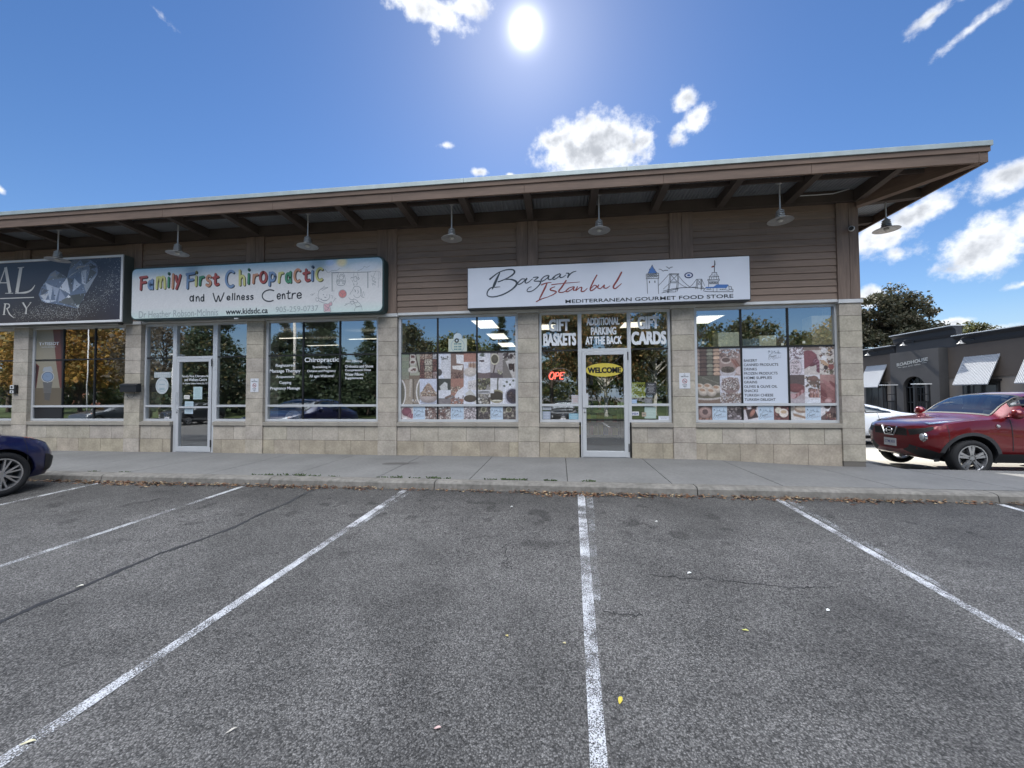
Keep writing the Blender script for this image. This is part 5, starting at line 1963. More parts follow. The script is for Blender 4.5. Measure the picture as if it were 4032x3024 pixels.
# pencil drawing of playing children
PC = (.20, .23, .25)
LP2 = [([(640, 325), (1200, 322), (1530, 312), (1600, 305)], 10), ([(650, 345), (655, 760)], 6), ([(672, 345), (672, 770)], 6), ([(655, 345), (900, 325)], 5), ([(640, 775), (720, 772)], 5), ([(1515, 320), (1520, 700)], 7), ([(1532, 320), (1535, 690)], 5), ([(1600, 300), (1820, 310), (1815, 470)], 4), ([(1795, 320), (1780, 690)], 4),
       ([(820, 335), (790, 420), (770, 520)], 5), ([(930, 335), (970, 430), (985, 530)], 5), ([(760, 530), (985, 528)], 9), ([(765, 540), (805, 630), (940, 632), (985, 535)], 8), ([(790, 490), (810, 580), (835, 590), (830, 500), (800, 490)], 6), ([(905, 540), (915, 595), (940, 590), (945, 540)], 6),
       ([(830, 440), (850, 390), (890, 365), (935, 400), (930, 470), (880, 500), (835, 470), (830, 440)], 6), ([(850, 420), (900, 400), (925, 430)], 5), ([(780, 400), (810, 440)], 5), ([(960, 400), (940, 440)], 5),
       ([(1190, 335), (1180, 440)], 4), ([(1270, 335), (1290, 400), (1300, 460)], 4), ([(1110, 470), (1140, 440), (1180, 460), (1200, 430), (1240, 420), (1260, 470), (1300, 450), (1320, 480), (1280, 500)], 7), ([(1140, 500), (1160, 560)], 5), ([(1185, 480), (1190, 530), (1250, 540), (1260, 490)], 5), ([(1190, 570), (1180, 630), (1210, 620)], 5), ([(1260, 570), (1275, 600), (1245, 620)], 5),
       ([(1600, 380), (1620, 430), (1660, 420), (1700, 330), (1720, 290)], 5), ([(1630, 460), (1690, 450), (1700, 500), (1640, 520), (1630, 460)], 5), ([(1640, 540), (1720, 550), (1650, 600), (1720, 630)], 6), ([(1630, 580), (1650, 650)], 5),
       ([(340, 790), (320, 870), (340, 940), (400, 985), (480, 1000), (560, 980), (600, 920), (590, 850)], 6), ([(330, 790), (400, 720), (560, 685)], 7), ([(400, 740), (440, 690), (480, 650)], 6), ([(420, 760), (500, 720), (560, 690)], 6), ([(440, 870), (460, 850)], 12), ([(530, 880), (535, 860)], 10), ([(470, 920), (520, 930)], 12), ([(390, 950), (430, 1000), (520, 1005), (590, 950)], 7), ([(630, 880), (680, 900), (660, 960)], 5),
       ([(270, 940), (275, 1010), (310, 1020), (340, 970), (290, 935), (270, 940)], 6), ([(320, 1000), (420, 1050), (560, 1090)], 7), ([(680, 1040), (740, 950)], 6), ([(720, 930), (745, 960), (765, 950)], 5), ([(455, 1090), (470, 1270), (630, 1270), (590, 1100)], 6), ([(470, 1100), (560, 1180), (600, 1140), (660, 1110), (640, 1030), (570, 1090)], 7), ([(480, 1190), (510, 1245), (590, 1180)], 7), ([(130, 860), (190, 870), (240, 820)], 5), ([(170, 830), (200, 880)], 5),
       (arc(915, 842, 95, 98, 0, 360), 6), ([(850, 790), (915, 850), (1000, 800)], 5), ([(915, 850), (900, 935)], 5),
       ([(1160, 740), (1200, 670), (1270, 655), (1340, 690), (1350, 760), (1370, 900), (1440, 930)], 7), ([(1160, 750), (1120, 800), (1090, 860)], 6), ([(1200, 740), (1230, 770), (1210, 800)], 9), ([(1280, 750), (1300, 800), (1270, 830)], 7), ([(1180, 860), (1220, 920), (1300, 930), (1350, 880)], 6), ([(1360, 720), (1400, 900)], 6), ([(1420, 780), (1440, 880)], 6),
       ([(1060, 930), (1110, 980), (1170, 980)], 7), ([(1180, 960), (1270, 1010), (1250, 1060), (1170, 1020), (1180, 960)], 7), ([(1100, 1020), (1130, 1090), (1170, 1080), (1190, 1040), (1100, 1020)], 7), ([(1100, 1060), (1020, 1090), (960, 1130)], 6), ([(975, 1085), (1025, 1085)], 5), ([(1200, 1060), (1250, 1150), (1350, 1110), (1270, 1020)], 6), ([(1250, 1150), (1210, 1200), (1205, 1260)], 5), ([(1370, 1120), (1390, 1240)], 5), ([(1230, 1160), (1380, 1150)], 6),
       ([(490, 240), (560, 330), (660, 280), (780, 270), (860, 220)], 5), ([(1280, 290), (1400, 230), (1440, 180), (1500, 200), (1580, 160)], 5)]
mb = MB()
kk = (at('ffk', 1400, 700, 7.785)[0] - at('ffk', 400, 700, 7.785)[0]) / 1000
mb.poly([(p[0], 7.7882, p[1]) for p in tx('ffk', arc(915, 842, 90, 92, 0, 360)[:-1], 7.788)], (.60, .24, .23))
mb.poly([(p[0], 7.7882, p[1]) for p in tx('ffk', [(460, 1090), (560, 1080), (655, 1040), (660, 1110), (595, 1150), (630, 1265), (475, 1270)], 7.788)], (.62, .40, .43))
for pts, wd in LP2:
    mb.ribbon(tx('ffk', pts, 7.786), wd * kk * 1.25, 7.7868, PC, smooth=len(pts) > 2, cap=False)
keep(mb.build('pencil_drawing', M['ink']), sf)
mb = MB()
mb.box(at('full', 519, 0, 7.85)[0], at('full', 527, 0, 7.85)[0], 7.82, 7.86, 2.952, 2.975)
keep(mb.build('drain_clip', M['flash']), sf)

# jeweller sign
sj = empty('shop_sign', (-11.8, 7.8, 3.7), 'dark slate lightbox sign with a cut diamond and pale serif letters', 'sign')
JX0, JX1, JZ0, JZ1 = -15.9, -9.815, 2.965, 4.50
mb = MB()
mb.box(JX0, JX1, 7.805, 8.03, JZ0, JZ1)
keep(mb.build('cabinet', mat('sign_cabinet_grey', (.10, .115, .105), .5), bevel=.006), sj)
mb = MB()
t_ = .05
mb.box(JX0, JX1, 7.78, 7.806, JZ1 - t_, JZ1)
mb.box(JX0, JX1, 7.78, 7.806, JZ0, JZ0 + t_)
mb.box(JX1 - t_, JX1, 7.78, 7.806, JZ0 + t_, JZ1 - t_)
mb.box(JX0, JX0 + t_, 7.78, 7.806, JZ0 + t_, JZ1 - t_)
keep(mb.build('frame', mat('sign_trim_white', (.72, .71, .70), .5), bevel=.003), sj)
WJ, HJ = 420, 160
im = Img(WJ, HJ, (.2, .2, .2))
x0p, x1p = -13.6, JX1 - t_
z0p, z1p = JZ0 + t_, JZ1 - t_
def J(u, v):
    x, z = at('jw', u, v, 7.80)
    return ((x - x0p) / (x1p - x0p) * WJ, (z1p - z) / (z1p - z0p) * HJ)
yy, xx = im.Y / HJ, im.X / WJ
im.a = np.array([.235, .27, .335])[None, None] * (1 - yy[..., None]) + np.array([.235, .20, .18])[None, None] * yy[..., None]
im.a += (np.clip(xx - .8, 0, 1) * yy)[..., None] * np.array([-.1, -.02, .25]) + (np.clip(.25 - xx, 0, 1) * (yy > .6))[..., None] * np.array([0, .05, .15])
rg = random.Random(9)
for k in range(1500):
    t = rg.random()
    a = -1.75 + 2.6 * t
    rad = rg.gauss(1, .10 + .05 * t)
    u, v = 870 + 800 * rad * math.cos(a - .0), 560 + 520 * rad * -math.sin(-a - 0) if False else 560 + 520 * rad * math.sin(-a + PI * 0) * -1
    # arc from lower left round to upper right
    th = R(118 - 150 * t)
    u, v = 930 + 860 * rad * math.cos(th), 420 + 640 * rad * math.sin(th) * (1 if t < .6 else 1)
    if t > .75 and rg.random() < .5:
        continue
    px_, py_ = J(u, v)
    s_ = rg.uniform(.35, 1.15)
    b_ = rg.uniform(.45, .82)
    im.ell(px_, py_, s_, s_ * .55, (b_, b_, b_ * .98), .5)
for k in range(420):
    u, v = rg.uniform(200, 1250), 1080 + rg.gauss(0, 45) - 60 * math.sin(rg.uniform(200, 1250) / 200)
    px_, py_ = J(u, v)
    im.ell(px_, py_, rg.uniform(.4, 1.3), .5, (.7, .68, .64), .3)
out1 = [J(*p) for p in [(860, 410), (930, 450), (1040, 525), (1110, 260), (1240, 245), (1400, 250), (1490, 310), (1520, 400), (1510, 470), (1390, 660), (1330, 770), (1210, 1000), (1080, 975), (860, 930), (700, 910), (640, 880), (600, 790), (640, 680), (720, 570), (780, 460)]]
im.poly(out1, (.42, .47, .55))
cx_, cy_ = J(1050, 640)
facets = [((1040, 525), (920, 690), (1090, 780), (.80, .83, .90)), ((1130, 545), (1040, 525), (1110, 760), (.36, .41, .47)), ((920, 690), (820, 660), (860, 900), (.60, .67, .80)), ((820, 660), (700, 600), (780, 900), (.68, .74, .84)),
          ((930, 700), (1020, 840), (900, 910), (.55, .62, .78)), ((1150, 530), (1250, 640), (1130, 740), (.72, .78, .88)), ((1260, 410), (1330, 640), (1270, 610), (.74, .78, .86)), ((1340, 400), (1330, 640), (1270, 420), (.62, .68, .78)),
          ((1400, 390), (1500, 440), (1330, 640), (.30, .34, .38)), ((1240, 400), (1110, 470), (1050, 530), (.66, .68, .70)), ((720, 570), (930, 450), (1040, 525), (.40, .45, .50)), ((860, 420), (760, 500), (880, 510), (.48, .50, .53)),
          ((930, 450), (880, 520), (1030, 530), (.30, .34, .39)), ((640, 690), (760, 720), (640, 800), (.34, .38, .46)), ((620, 800), (760, 760), (700, 880), (.72, .74, .78)), ((640, 860), (880, 880), (740, 915), (.78, .82, .90)),
          ((900, 900), (1100, 800), (1220, 990), (.40, .42, .41)), ((1090, 800), (1330, 760), (1210, 1000), (.32, .34, .33)), ((1300, 650), (1500, 480), (1340, 760), (.56, .61, .68)), ((1110, 260), (1250, 250), (1080, 400), (.38, .42, .46)),
          ((1250, 250), (1400, 260), (1300, 330), (.30, .34, .38)), ((1200, 350), (1400, 330), (1160, 400), (.58, .58, .57)), ((1400, 300), (1510, 360), (1380, 400), (.26, .29, .33)), ((1020, 840), (1100, 830), (1060, 790), (.9, .9, .92)), ((1180, 960), (1235, 935), (1210, 1000), (.72, .76, .76))]
for a_, b_, c_, col in facets:
    m_ = sum(col) / 3
    col = tuple(m_ + (q - m_) * .5 for q in col)
    im.poly([J(*a_), J(*b_), J(*c_)], col)
msk = Img(WJ, HJ, (0, 0, 0))
msk.poly(out1, (1, 1, 1))
xs_, ys_ = [p[0] for p in out1], [p[1] for p in out1]
for k in range(260):
    px_, py_ = rg.uniform(min(xs_), max(xs_)), rg.uniform(min(ys_), max(ys_))
    if msk.a[int(min(py_, HJ - 1)), int(min(px_, WJ - 1)), 0] > .5:
        b_ = rg.choice([.2, .25, .32, .62, .75, .85])
        l_ = rg.uniform(2, 6)
        an = rg.uniform(0, PI)
        sv = im.a.copy()
        im.poly([(px_, py_), (px_ + l_ * math.cos(an), py_ + l_ * math.sin(an)), (px_ + l_ * .8 * math.cos(an + .5), py_ + l_ * .8 * math.sin(an + .5))], (b_ * .95, b_, min(1, b_ * 1.1)))
        im.a = np.where(msk.a > .5, im.a, sv)
im.grain(.04, 3)
panel('face', x0p, x1p, z0p, z1p, 7.7995, im.a, WJ, HJ, sj, mat_=mat('printed_face', (1, 1, 1), .45, attr=True))
mb = MB()
mb.box(JX0 + t_, x0p, 7.7995, 7.806, z0p, z1p)
keep(mb.build('face', mat('sign_face_slate', (.045, .06, .09), .5)), sj)
mb = MB()
kj = (at('jw', 1000, 600, 7.797)[0] - at('jw', 0, 600, 7.797)[0]) / 1000
LC = (.60, .57, .52)
for pts, wd in [([(85, 365), (155, 760)], 46), ([(80, 380), (-60, 770)], 15), ([(-25, 606), (112, 606)], 13), ([(80, 770), (205, 768)], 9), ([(-110, 775), (-20, 773)], 9), ([(325, 372), (262, 758)], 50), ([(275, 374), (375, 364)], 10),
                ([(232, 768), (400, 756), (490, 715), (543, 640)], [10, 26, 22, 6]), ([(0, 852), (528, 832)], 12), ([(82, 935), (60, 1098)], 24), ([(58, 934), (90, 930)], 8), ([(40, 1102), (84, 1100)], 8), ([(92, 932), (140, 942), (142, 985), (96, 1010)], [8, 16, 18, 8]),
                ([(108, 1008), (150, 1095), (215, 1150)], [14, 18, 5]), ([(358, 920), (410, 1005)], 22), ([(478, 915), (412, 1005)], 9), ([(411, 1000), (402, 1085)], 22), ([(340, 918), (372, 914)], 7), ([(462, 914), (488, 911)], 7), ([(384, 1090), (422, 1088)], 7)]:
    mb.ribbon(tx('jw', pts, 7.797), [q * kj for q in wd] if isinstance(wd, list) else wd * kj, 7.7975, LC, smooth=len(pts) > 2, cap=False)
keep(mb.build('serif_lettering', M['ink']), sj)

# ------------------------------------------------------------------ printed posters on the glass
YV = YG - .006
def poster(x0, x1, z0, z1, cells, label, W=None, logos=(), group='printed food posters on the shop glass'):
    W = W or int((x1 - x0) * 120)
    H = int((z1 - z0) * 120)
    t = empty('window_poster', ((x0 + x1) / 2, YV, (z0 + z1) / 2), label, 'poster', group)
    panel('print', x0, x1, z0, z1, YV, collage(W, H, cells), W, H, t)
    if logos:
        mb = MB()
        for (fx0, fx1) in logos:
            a, b = x0 + (x1 - x0) * fx0, x0 + (x1 - x0) * fx1
            s_ = min(b - a, z1 - z0)
            small_logo(mb, (a + b) / 2 - s_ / 2, z0 + (z1 - z0 - s_) * .4, s_, YV - .001)
        keep(mb.build('logo', M['ink']), t)
    return t


ZR, ZK, ZB, ZRb = 1.074, 2.152, .753, 1.026
g_ = .018
poster(GE[0] + .004, GE[1] - g_, ZR + .004, ZK, [('gourds', 0, 0, .52, .5, 1), ('nutsgrid', .52, 0, 1, .5, 2), ('plates', 0, .5, .52, 1, 3), ('bowl', .52, .5, 1, 1, 4)], 'printed poster of nuts and a pistachio bowl, left pane of left food window')
poster(GE[1] + g_, GE[2] - g_, ZR + .004, ZK, [('cheese0', 0, 0, .333, .5, 5), ('cheese1', .333, 0, .666, .5, 6), ('cheese2', .666, 0, 1, .5, 7), ('cheese3', 0, .5, .333, 1, 8), ('cheese4', .333, .5, .666, 1, 9), ('cheese5', .666, .5, 1, 1, 10)], 'printed poster of white cheeses and honey, middle pane of left food window')
poster(GE[2] + g_, GE[3] - .004, ZR + .004, ZK, [('olive0', 0, 0, .333, .5, 11), ('olive1', .333, 0, .666, .5, 12), ('olive2', .666, 0, 1, .5, 13), ('olive3', 0, .5, .333, 1, 14), ('olive4', .333, .5, .666, 1, 15), ('olive5', .666, .5, 1, 1, 16)], 'printed poster of olives and oil bowls, right pane of left food window')
for (a, b, l, r_, lab, sd) in ((GE[0] + .004, GE[1] - g_, 'meatred', 'mixnuts', 'low printed strip with red meat left of the shop mark, left food window', 20), (GE[1] + g_, GE[2] - g_, 'mixnuts', 'lokum', 'low printed strip with nuts and white sweets either side of the shop mark', 22), (GE[2] + g_, GE[3] - .004, 'darkolive', 'darkolive', 'low printed strip with dark olives on both sides of the shop mark', 24),
                               (GG[0] + .004, GG[1] - g_, 'bagel', 'tea', 'low printed strip with a sesame ring and tea glasses, right food window', 26), (GG[1] + g_, GG[2] - g_, 'dates', 'eggs', 'low printed strip with dates and fried eggs, right food window', 28), (GG[2] + g_, GG[3] - .004, 'pie', 'jam', 'low printed strip with pie and dark jam, right food window', 30)):
    poster(a, b, ZB + .003, ZRb - .003, [(l, 0, 0, .333, 1, sd), ('logo', .333, 0, .666, 1, sd), (r_, .666, 0, 1, 1, sd + 1)], lab, logos=[(.333, .666)])
poster(GG[0] + .004, GG[1] - g_, ZR + .004, ZK, [('rolls', 0, 0, .52, .5, 31), ('spices', .52, 0, 1, .5, 32), ('pastry', 0, .5, .52, 1, 33), ('popcorn', .52, .5, 1, 1, 34)], 'printed poster of rolled sweets, spices and pastries, left pane of right food window')
poster(GG[2] + g_, GG[3] - .004, ZR + .004, ZK, [('snack', 0, 0, .333, .5, 35), ('salami', .333, 0, .666, .5, 36), ('mezze', .666, 0, 1, .5, 37), ('sausage', 0, .5, .333, 1, 38), ('burger', .333, .5, .666, 1, 39), ('redmeat', .666, .5, 1, 1, 40)], 'printed poster of salami, sausage and red meat, right pane of right food window')
t = empty('window_poster', (3.93, YV, 1.6), 'pale blue list poster from BAKERY to TURKISH DELIGHT in the right food window', 'poster', 'printed food posters on the shop glass')
mb = MB()
mb.box(GG[1] + g_, GG[2] - g_, YV, YV + .002, ZR + .004, ZK)
keep(mb.build('print', mat('list_poster', (.62, .66, .74), .5)), t)
LN = ['BAKERY', 'CANNED PRODUCTS', 'DRINKS', 'FROZEN PRODUCTS', 'HOME SUPPLIES', 'GRAINS', 'OLIVES & OLIVE OIL', 'SNACKS', 'TURKISH CHEESE', 'TURKISH DELIGHT']
LE = [(607, 735, 633), (607, 938, 673), (609, 732, 716), (609, 931, 756), (610, 876, 799), (610, 736, 841), (611, 930, 883), (612, 744, 924), (613, 890, 966), (614, 912, 1008)]
dk = mat('ink_dark', INK, .5)
for s_, (u0, u1, vc) in zip(LN, LE):
    tpx('list_line', s_, 'r6', u0, vc - 12.5, u1, vc + 12.5, YV - .002, dk, t, bold=.010)
mb = MB()
a, b, z0, z1 = box_px('r6', 833, 530, 970, 636, YV)
small_logo(mb, a, z0, b - a, YV - .002)
keep(mb.build('logo', M['ink']), t)

# watch poster in the jeweller's window
im = Img(110, 300, (.60, .57, .50))
def jj(u, v):
    x, z = at('r1', u, v, YG)
    return ((x - GB[0]) / (GB[1] - GB[0]) * 110, (2.905 - z) / (2.905 - .755) * 300)
im.a *= (1 - .12 * (im.Y / 300))[..., None]
im.poly([jj(510, 200), jj(640, 200), jj(620, 980), jj(585, 820), jj(545, 560)], (.42, .25, .22))
im.poly([jj(585, 200), jj(640, 200), jj(640, 980), jj(600, 980)], (.30, .19, .18))
im.poly([jj(330, 545), jj(380, 590), jj(335, 900), jj(318, 940)], (.34, .15, .15))
im.poly([jj(325, 560), jj(370, 600), jj(330, 880), jj(310, 900)], (.22, .14, .14))
x_, y_ = jj(455, 860)
im.rect(0, jj(400, 800)[1], 110, 300, (.40, .36, .30))
im.rect(0, jj(400, 968)[1], 110, 300, (.14, .14, .15))
im.poly([jj(425, 600), jj(495, 590), jj(515, 640), jj(410, 640)], (.60, .62, .64))
im.poly([jj(415, 740), jj(510, 740), jj(490, 860), jj(480, 920), jj(430, 910), jj(430, 850)], (.34, .33, .32))
for k in range(9):
    a_ = jj(415 + k, 745 + k * 12)
    b_ = jj(508 - k, 745 + k * 12)
    im.rect(a_[0], a_[1], b_[0], a_[1] + 1, (.5, .5, .5))
c1 = jj(462, 690)
rx_, ry_ = (jj(525, 690)[0] - c1[0]), (jj(462, 745)[1] - c1[1])
im.ell(c1[0], c1[1], rx_, ry_, (.66, .67, .68))
im.ell(c1[0], c1[1], rx_ * .86, ry_ * .86, (.30, .36, .45))
im.ell(c1[0], c1[1], rx_ * .76, ry_ * .76, (.48, .55, .64))
im.poly([c1, (c1[0] + 1, c1[1] - 1), jj(500, 662)], (.2, .22, .25))
im.poly([c1, (c1[0] + 1, c1[1] + 1), jj(430, 672)], (.2, .22, .25))
im.grain(.03, 3)
t = empty('window_poster', (-12.25, YV, 1.8), 'tall beige printed poster of a steel wristwatch between red brown shapes', 'poster')
panel('print', GB[0] + .003, GB[1] - .018, .756, 2.904, YV, im.a, 110, 300, t)
tpx('brand_lettering', 'T+TISSOT', 'r1', 376, 360, 566, 388, YV - .002, M['vinyl'], t, bold=.015)
tpx('small_lettering', 'SWISS WATCHES SINCE 1853', 'r1', 400, 402, 536, 410, YV - .002, M['vinyl'], t)

# vinyl lettering on the clinic window, food shop door bay
wnd = {o.name: o for o in C.objects}
winD = [o for o in C.objects if o.name.startswith('window') and o.type == 'MESH' and o.name.split('.')[0] == 'window']
def win_at(x):
    best = None
    for o in winD:
        xs2 = [v.co.x for v in o.data.vertices]
        if min(xs2) - .01 <= x <= max(xs2) + .01:
            best = o
    return best
YL = YG - .004
wD = win_at(-5)
for s_, u0, v0, u1, v1 in [('Registered', 210, 568, 392, 604), ('Massage Therapy', 152, 619, 447, 660), ('Acupuncture', 212, 678, 388, 710), ('Cupping', 243, 733, 357, 768), ('Pregnancy Massage', 157, 788, 440, 823), ('Chiropractic', 487, 505, 815, 562),
                           ('Specializing in', 563, 585, 735, 614), ('Children and Pregnancy', 510, 624, 786, 653), ('All ages Welcome!', 533, 671, 769, 704), ('Also Offering:', 877, 530, 1041, 557), ('Orthotics and Shoes', 875, 577, 1145, 604),
                           ('Compression Hose', 875, 615, 1122, 644), ('Water Pillows', 875, 654, 1052, 682), ('Supplements', 875, 692, 1047, 721)]:
    tpx('lettering', s_, 'r3', u0, v0, u1, v1, YL, M['vinyl'], wD, bold=.012)
wL, wR = win_at(0), win_at(1.8)
for s_, u0, v0, u1, v1, p in [('GIFT', 250, 240, 442, 348, wL), ('BASKETS', 197, 375, 505, 487, wL), ('GIFT', 1103, 212, 1302, 325, wR), ('CARDS', 1043, 357, 1370, 475, wR)]:
    tpx('lettering', s_, 'r5', u0, v0, u1, v1, YL, M['vinyl'], p, bold=.055)
tf = dF
for s_, u0, v0, u1, v1 in [('ADDITIONAL', 610, 222, 924, 290), ('PARKING', 653, 313, 892, 383), ('AT THE BACK', 600, 403, 946, 475)]:
    tpx('lettering', s_, 'r5', u0, v0, u1, v1, YL, M['vinyl'], tf, bold=.045)
t = empty('welcome_sign', (.9, YG - .016, 1.8), 'yellow oval WELCOME sticker on the glass of the food shop door', 'sign')
mb = MB()
a, b, z0, z1 = box_px('r5', 598, 659, 958, 789, YG - .016)
mb.prism([(p[0], p[1]) for p in arc((a + b) / 2, (z0 + z1) / 2, (b - a) / 2, (z1 - z0) / 2, 0, 360, 40)[:-1]], xz, YG - .016, YG - .014)
keep(mb.build('oval', mat('yellow_vinyl', (.62, .50, .07), .5)), t)
tpx('lettering', 'WELCOME', 'r5', 622, 700, 937, 751, YG - .018, mat('ink_black', (.012, .012, .01), .5), t, bold=.06)
for s_, u0, v0, u1, v1 in [('Family First Chiropractic', 577, 674, 838, 703), ('and Wellness Centre', 600, 705, 816, 733), ('Dr. Heather Robson-McInnis B.Sc. D.C.', 583, 748, 830, 763)]:
    tpx('lettering', s_, 'r2', u0, v0, u1, v1, YG - .014, M['vinyl'], dC, bold=.01)

# notices stuck to the glass
def notice(name, reg, u0, v0, u1, v1, y, col, label, lines=5, cat_='notice', seed=1, ink=(.12, .13, .15), grp=None, tilt=0):
    a, b, z0, z1 = box_px(reg, u0, v0, u1, v1, y)
    cx, cz = (a + b) / 2, (z0 + z1) / 2
    t = empty(name, (cx, y, cz), label, cat_, grp)
    w, h = (b - a) / 2, (z1 - z0) / 2
    mb = MB()
    mb.box(-w, w, 0, .0015, -h, h, col)
    mb.build('sheet', M['ink'], t)
    if lines:
        r_ = random.Random(seed)
        mb = MB()
        for k in range(lines):
            z = h * (.8 - 1.6 * (k + .5) / lines)
            l = w * r_.uniform(.45, .85)
            th = h * .5 / lines * r_.uniform(.5, 1)
            x = -l
            while x < l:
                ww = r_.uniform(.08, .25) * w
                mb.quad((x, -.001, z - th / 2), (min(x + ww, l), -.001, z - th / 2), (min(x + ww, l), -.001, z + th / 2), (x, -.001, z + th / 2), ink)
                x += ww * 1.3
        mb.build('print', M['ink'], t)
    t.rotation_euler = (0, tilt, 0)
    return t


notice('notice', 'r2', 686, 788, 771, 908, YG - .016, (.46, .58, .60), 'pale blue notice sheet on the clinic door, upper right', 5, seed=3, ink=(.2, .35, .3))
notice('notice', 'r2', 603, 928, 685, 1048, YG - .016, (.46, .57, .62), 'pale blue notice sheet on the clinic door, lower left', 7, seed=4, tilt=.03)
notice('notice', 'r2', 596, 868, 650, 905, YG - .016, (.72, .70, .66), 'small white card on the clinic door left of the blue sheets', 2, seed=5)
notice('notice', 'r2', 310, 647, 470, 700, YG - .006, (.42, .46, .47), 'wide pale card in the side window left of the clinic door', 2, seed=6, ink=(.7, .7, .7))
t = empty('sticker', (*at('r2', 386, 777, YG - .007)[:1], YG - .007, at('r2', 386, 777, 8.15)[1]), 'round pale sticker in the side window left of the clinic door', 'sticker')
mb = MB()
mb.prism(arc(0, 0, .168, .195, 0, 360, 30)[:-1], xz, 0, .0015, (.52, .55, .56))
mb.build('disc', M['ink'], t)
mb = MB()
mb.ring(0, 0, .13, .14, -.001, col=(.3, .42, .45))
for z in (-.06, -.09, .03):
    mb.box(-.07, .07, -.002, -.001, z - .008, z + .008, (.28, .4, .44))
mb.build('print', M['ink'], t)
notice('taxi_poster', 'r5', 1029, 842, 1173, 990, YG + .02, (.55, .56, .10), 'lime yellow TAXI notice in the window right of the food shop door', 7, 'poster', 7, ink=(.14, .15, .04))
tpx('lettering', 'TAXI', 'r5', 1088, 862, 1166, 884, YG + .017, mat('ink_black', (.012, .012, .01), .5), C.objects[-1] if False else [o for o in C.objects if o.name == 'taxi_poster'][0], bold=.04)
notice('notice', 'r5', 1030, 1008, 1092, 1045, YG - .006, (.30, .42, .62), 'small blue and white sticker under the lime TAXI notice', 2, seed=8, ink=(.7, .75, .8))
nv = notice('card_sticker', 'r5', 1038, 1124, 1112, 1162, YG - .006, (.70, .70, .72), 'small white VISA sticker low in the window right of the food shop door', 0, 'sticker')
tpx('lettering', 'VISA', 'r5', 1046, 1134, 1104, 1154, YG - .009, mat('ink_blue', (.03, .05, .25), .5), nv, bold=.02, shear=.2)
notice('notice', 'r5', 1166, 1076, 1276, 1190, YG - .006, (.40, .50, .45), 'pale green notice low in the window right of the food shop door', 6, seed=9, ink=(.6, .66, .62))
notice('notice', 'r5', 1300, 1166, 1402, 1202, YG - .006, (.66, .67, .74), 'white label in the lowest right corner of the food shop door bay', 2, seed=10)
notice('notice', 'r5', 1140, 1130, 1182, 1172, YG - .007, (.42, .34, .26), 'tan square sticker beside the VISA sticker', 1, seed=11)
notice('notice', 'r5', 186, 1122, 262, 1196, YG - .006, (.34, .38, .46), 'blue grey sticker low in the window left of the food shop door', 4, seed=12, ink=(.7, .72, .75))
notice('notice', 'r5', 186, 1078, 270, 1108, YG - .006, (.48, .50, .53), 'pale sticker with an arc low in the window left of the food shop door', 2, seed=13)
notice('notice', 'r5', 440, 1142, 538, 1198, YG - .006, (.24, .42, .50), 'teal label in the lowest right corner of the window left of the food shop door', 3, seed=14, ink=(.6, .7, .75))
notice('notice', 'r5', 464, 965, 538, 1046, YG - .006, (.50, .48, .50), 'small picture card by the pull handle, left of the food shop door', 4, seed=15, ink=(.5, .22, .15))
notice('notice', 'r5', 1170, 1000, 1240, 1042, YG - .006, (.16, .16, .17), 'dark sticker with white print, low right of the lime TAXI notice', 3, seed=16, ink=(.7, .7, .7))
notice('notice', 'r5', 1185, 845, 1275, 960, YG - .006, (.055, .055, .06), 'dark price list with white lines, right of the lime TAXI notice', 7, seed=17, ink=(.6, .6, .6))
# cream sticker with a ring in the upper middle pane of the left food window
t = notice('sticker', 'r4', 648, 423, 826, 550, YG - .006, (.55, .60, .52), 'cream square sticker with a ring above the cheese poster', 0, 'sticker')
mb = MB()
mb.ring(0, -.01, .135, .15, -.001, 30, (.35, .45, .48))
mb.prism(arc(0, .17, .09, .09, 0, 360, 20)[:-1], xz, -.0006, .001, (.56, .64, .68))
mb.ring(-.02, .10, .02, .05, -.0016, 14, (.04, .05, .05))
for z in (.03, -.03, -.085):
    for x in (-.06, -.02, .03, .065):
        mb.box(x - .016, x + .016, -.002, -.001, z - .014, z + .014, (.16, .28, .3))
mb.build('print', M['ink'], t)
# boxes standing on the ledge inside the right food window
for (u0, v0, u1, v1, c, lab) in ((352, 365, 552, 500, (.80, .80, .60), 'large cream carton standing inside the left top pane of the right food window'), (585, 427, 743, 500, (.18, .23, .23), 'grey green printed carton inside the middle top pane of the right food window'),
                                 (744, 397, 905, 498, (.84, .80, .55), 'cream carton inside the middle top pane of the right food window'), (906, 400, 1018, 496, (.12, .08, .065), 'dark brown carton at the right side of the middle top pane, right food window'),
                                 (1245, 205, 1480, 490, (.42, .34, .20), 'tall ochre carton inside the right top pane of the right food window')):
    a, b, z0, z1 = box_px('r6', u0, v0, u1, v1, YG + .06)
    mb = MB()
    mb.box(a, b, YG + .012, YG + .31, z0, z1)
    o = mb.build('carton', mat('carton_%d' % u0, c, .7, var=.12, vs=9), bevel=.004)
    tag(o, lab, 'carton', 'cartons on the ledge of the right food window')
for (u, v) in ((215, 462), (978, 478), (1184, 457)):
    a, z = at('r6', u, v, YG - .005)
    mb = MB()
    mb.box(a - .024, a + .024, YG - .006, YG - .0045, z - .024, z + .024)
    tag(mb.build('sticker', mat('tag_paper', (.55, .55, .45), .6)), {215: 'small white tag on the left top pane of the right food window', 978: 'small white tag on the middle top pane of the right food window', 1184: 'small white tag on the right top pane of the right food window'}[u], 'sticker', 'small tags on the upper panes of the right food window')
mb = MB()
mb.box(2.62, 5.19, YG + .04, YG + .42, 2.13, 2.155)
keep(mb.build('display_ledge', M['room']), shop)

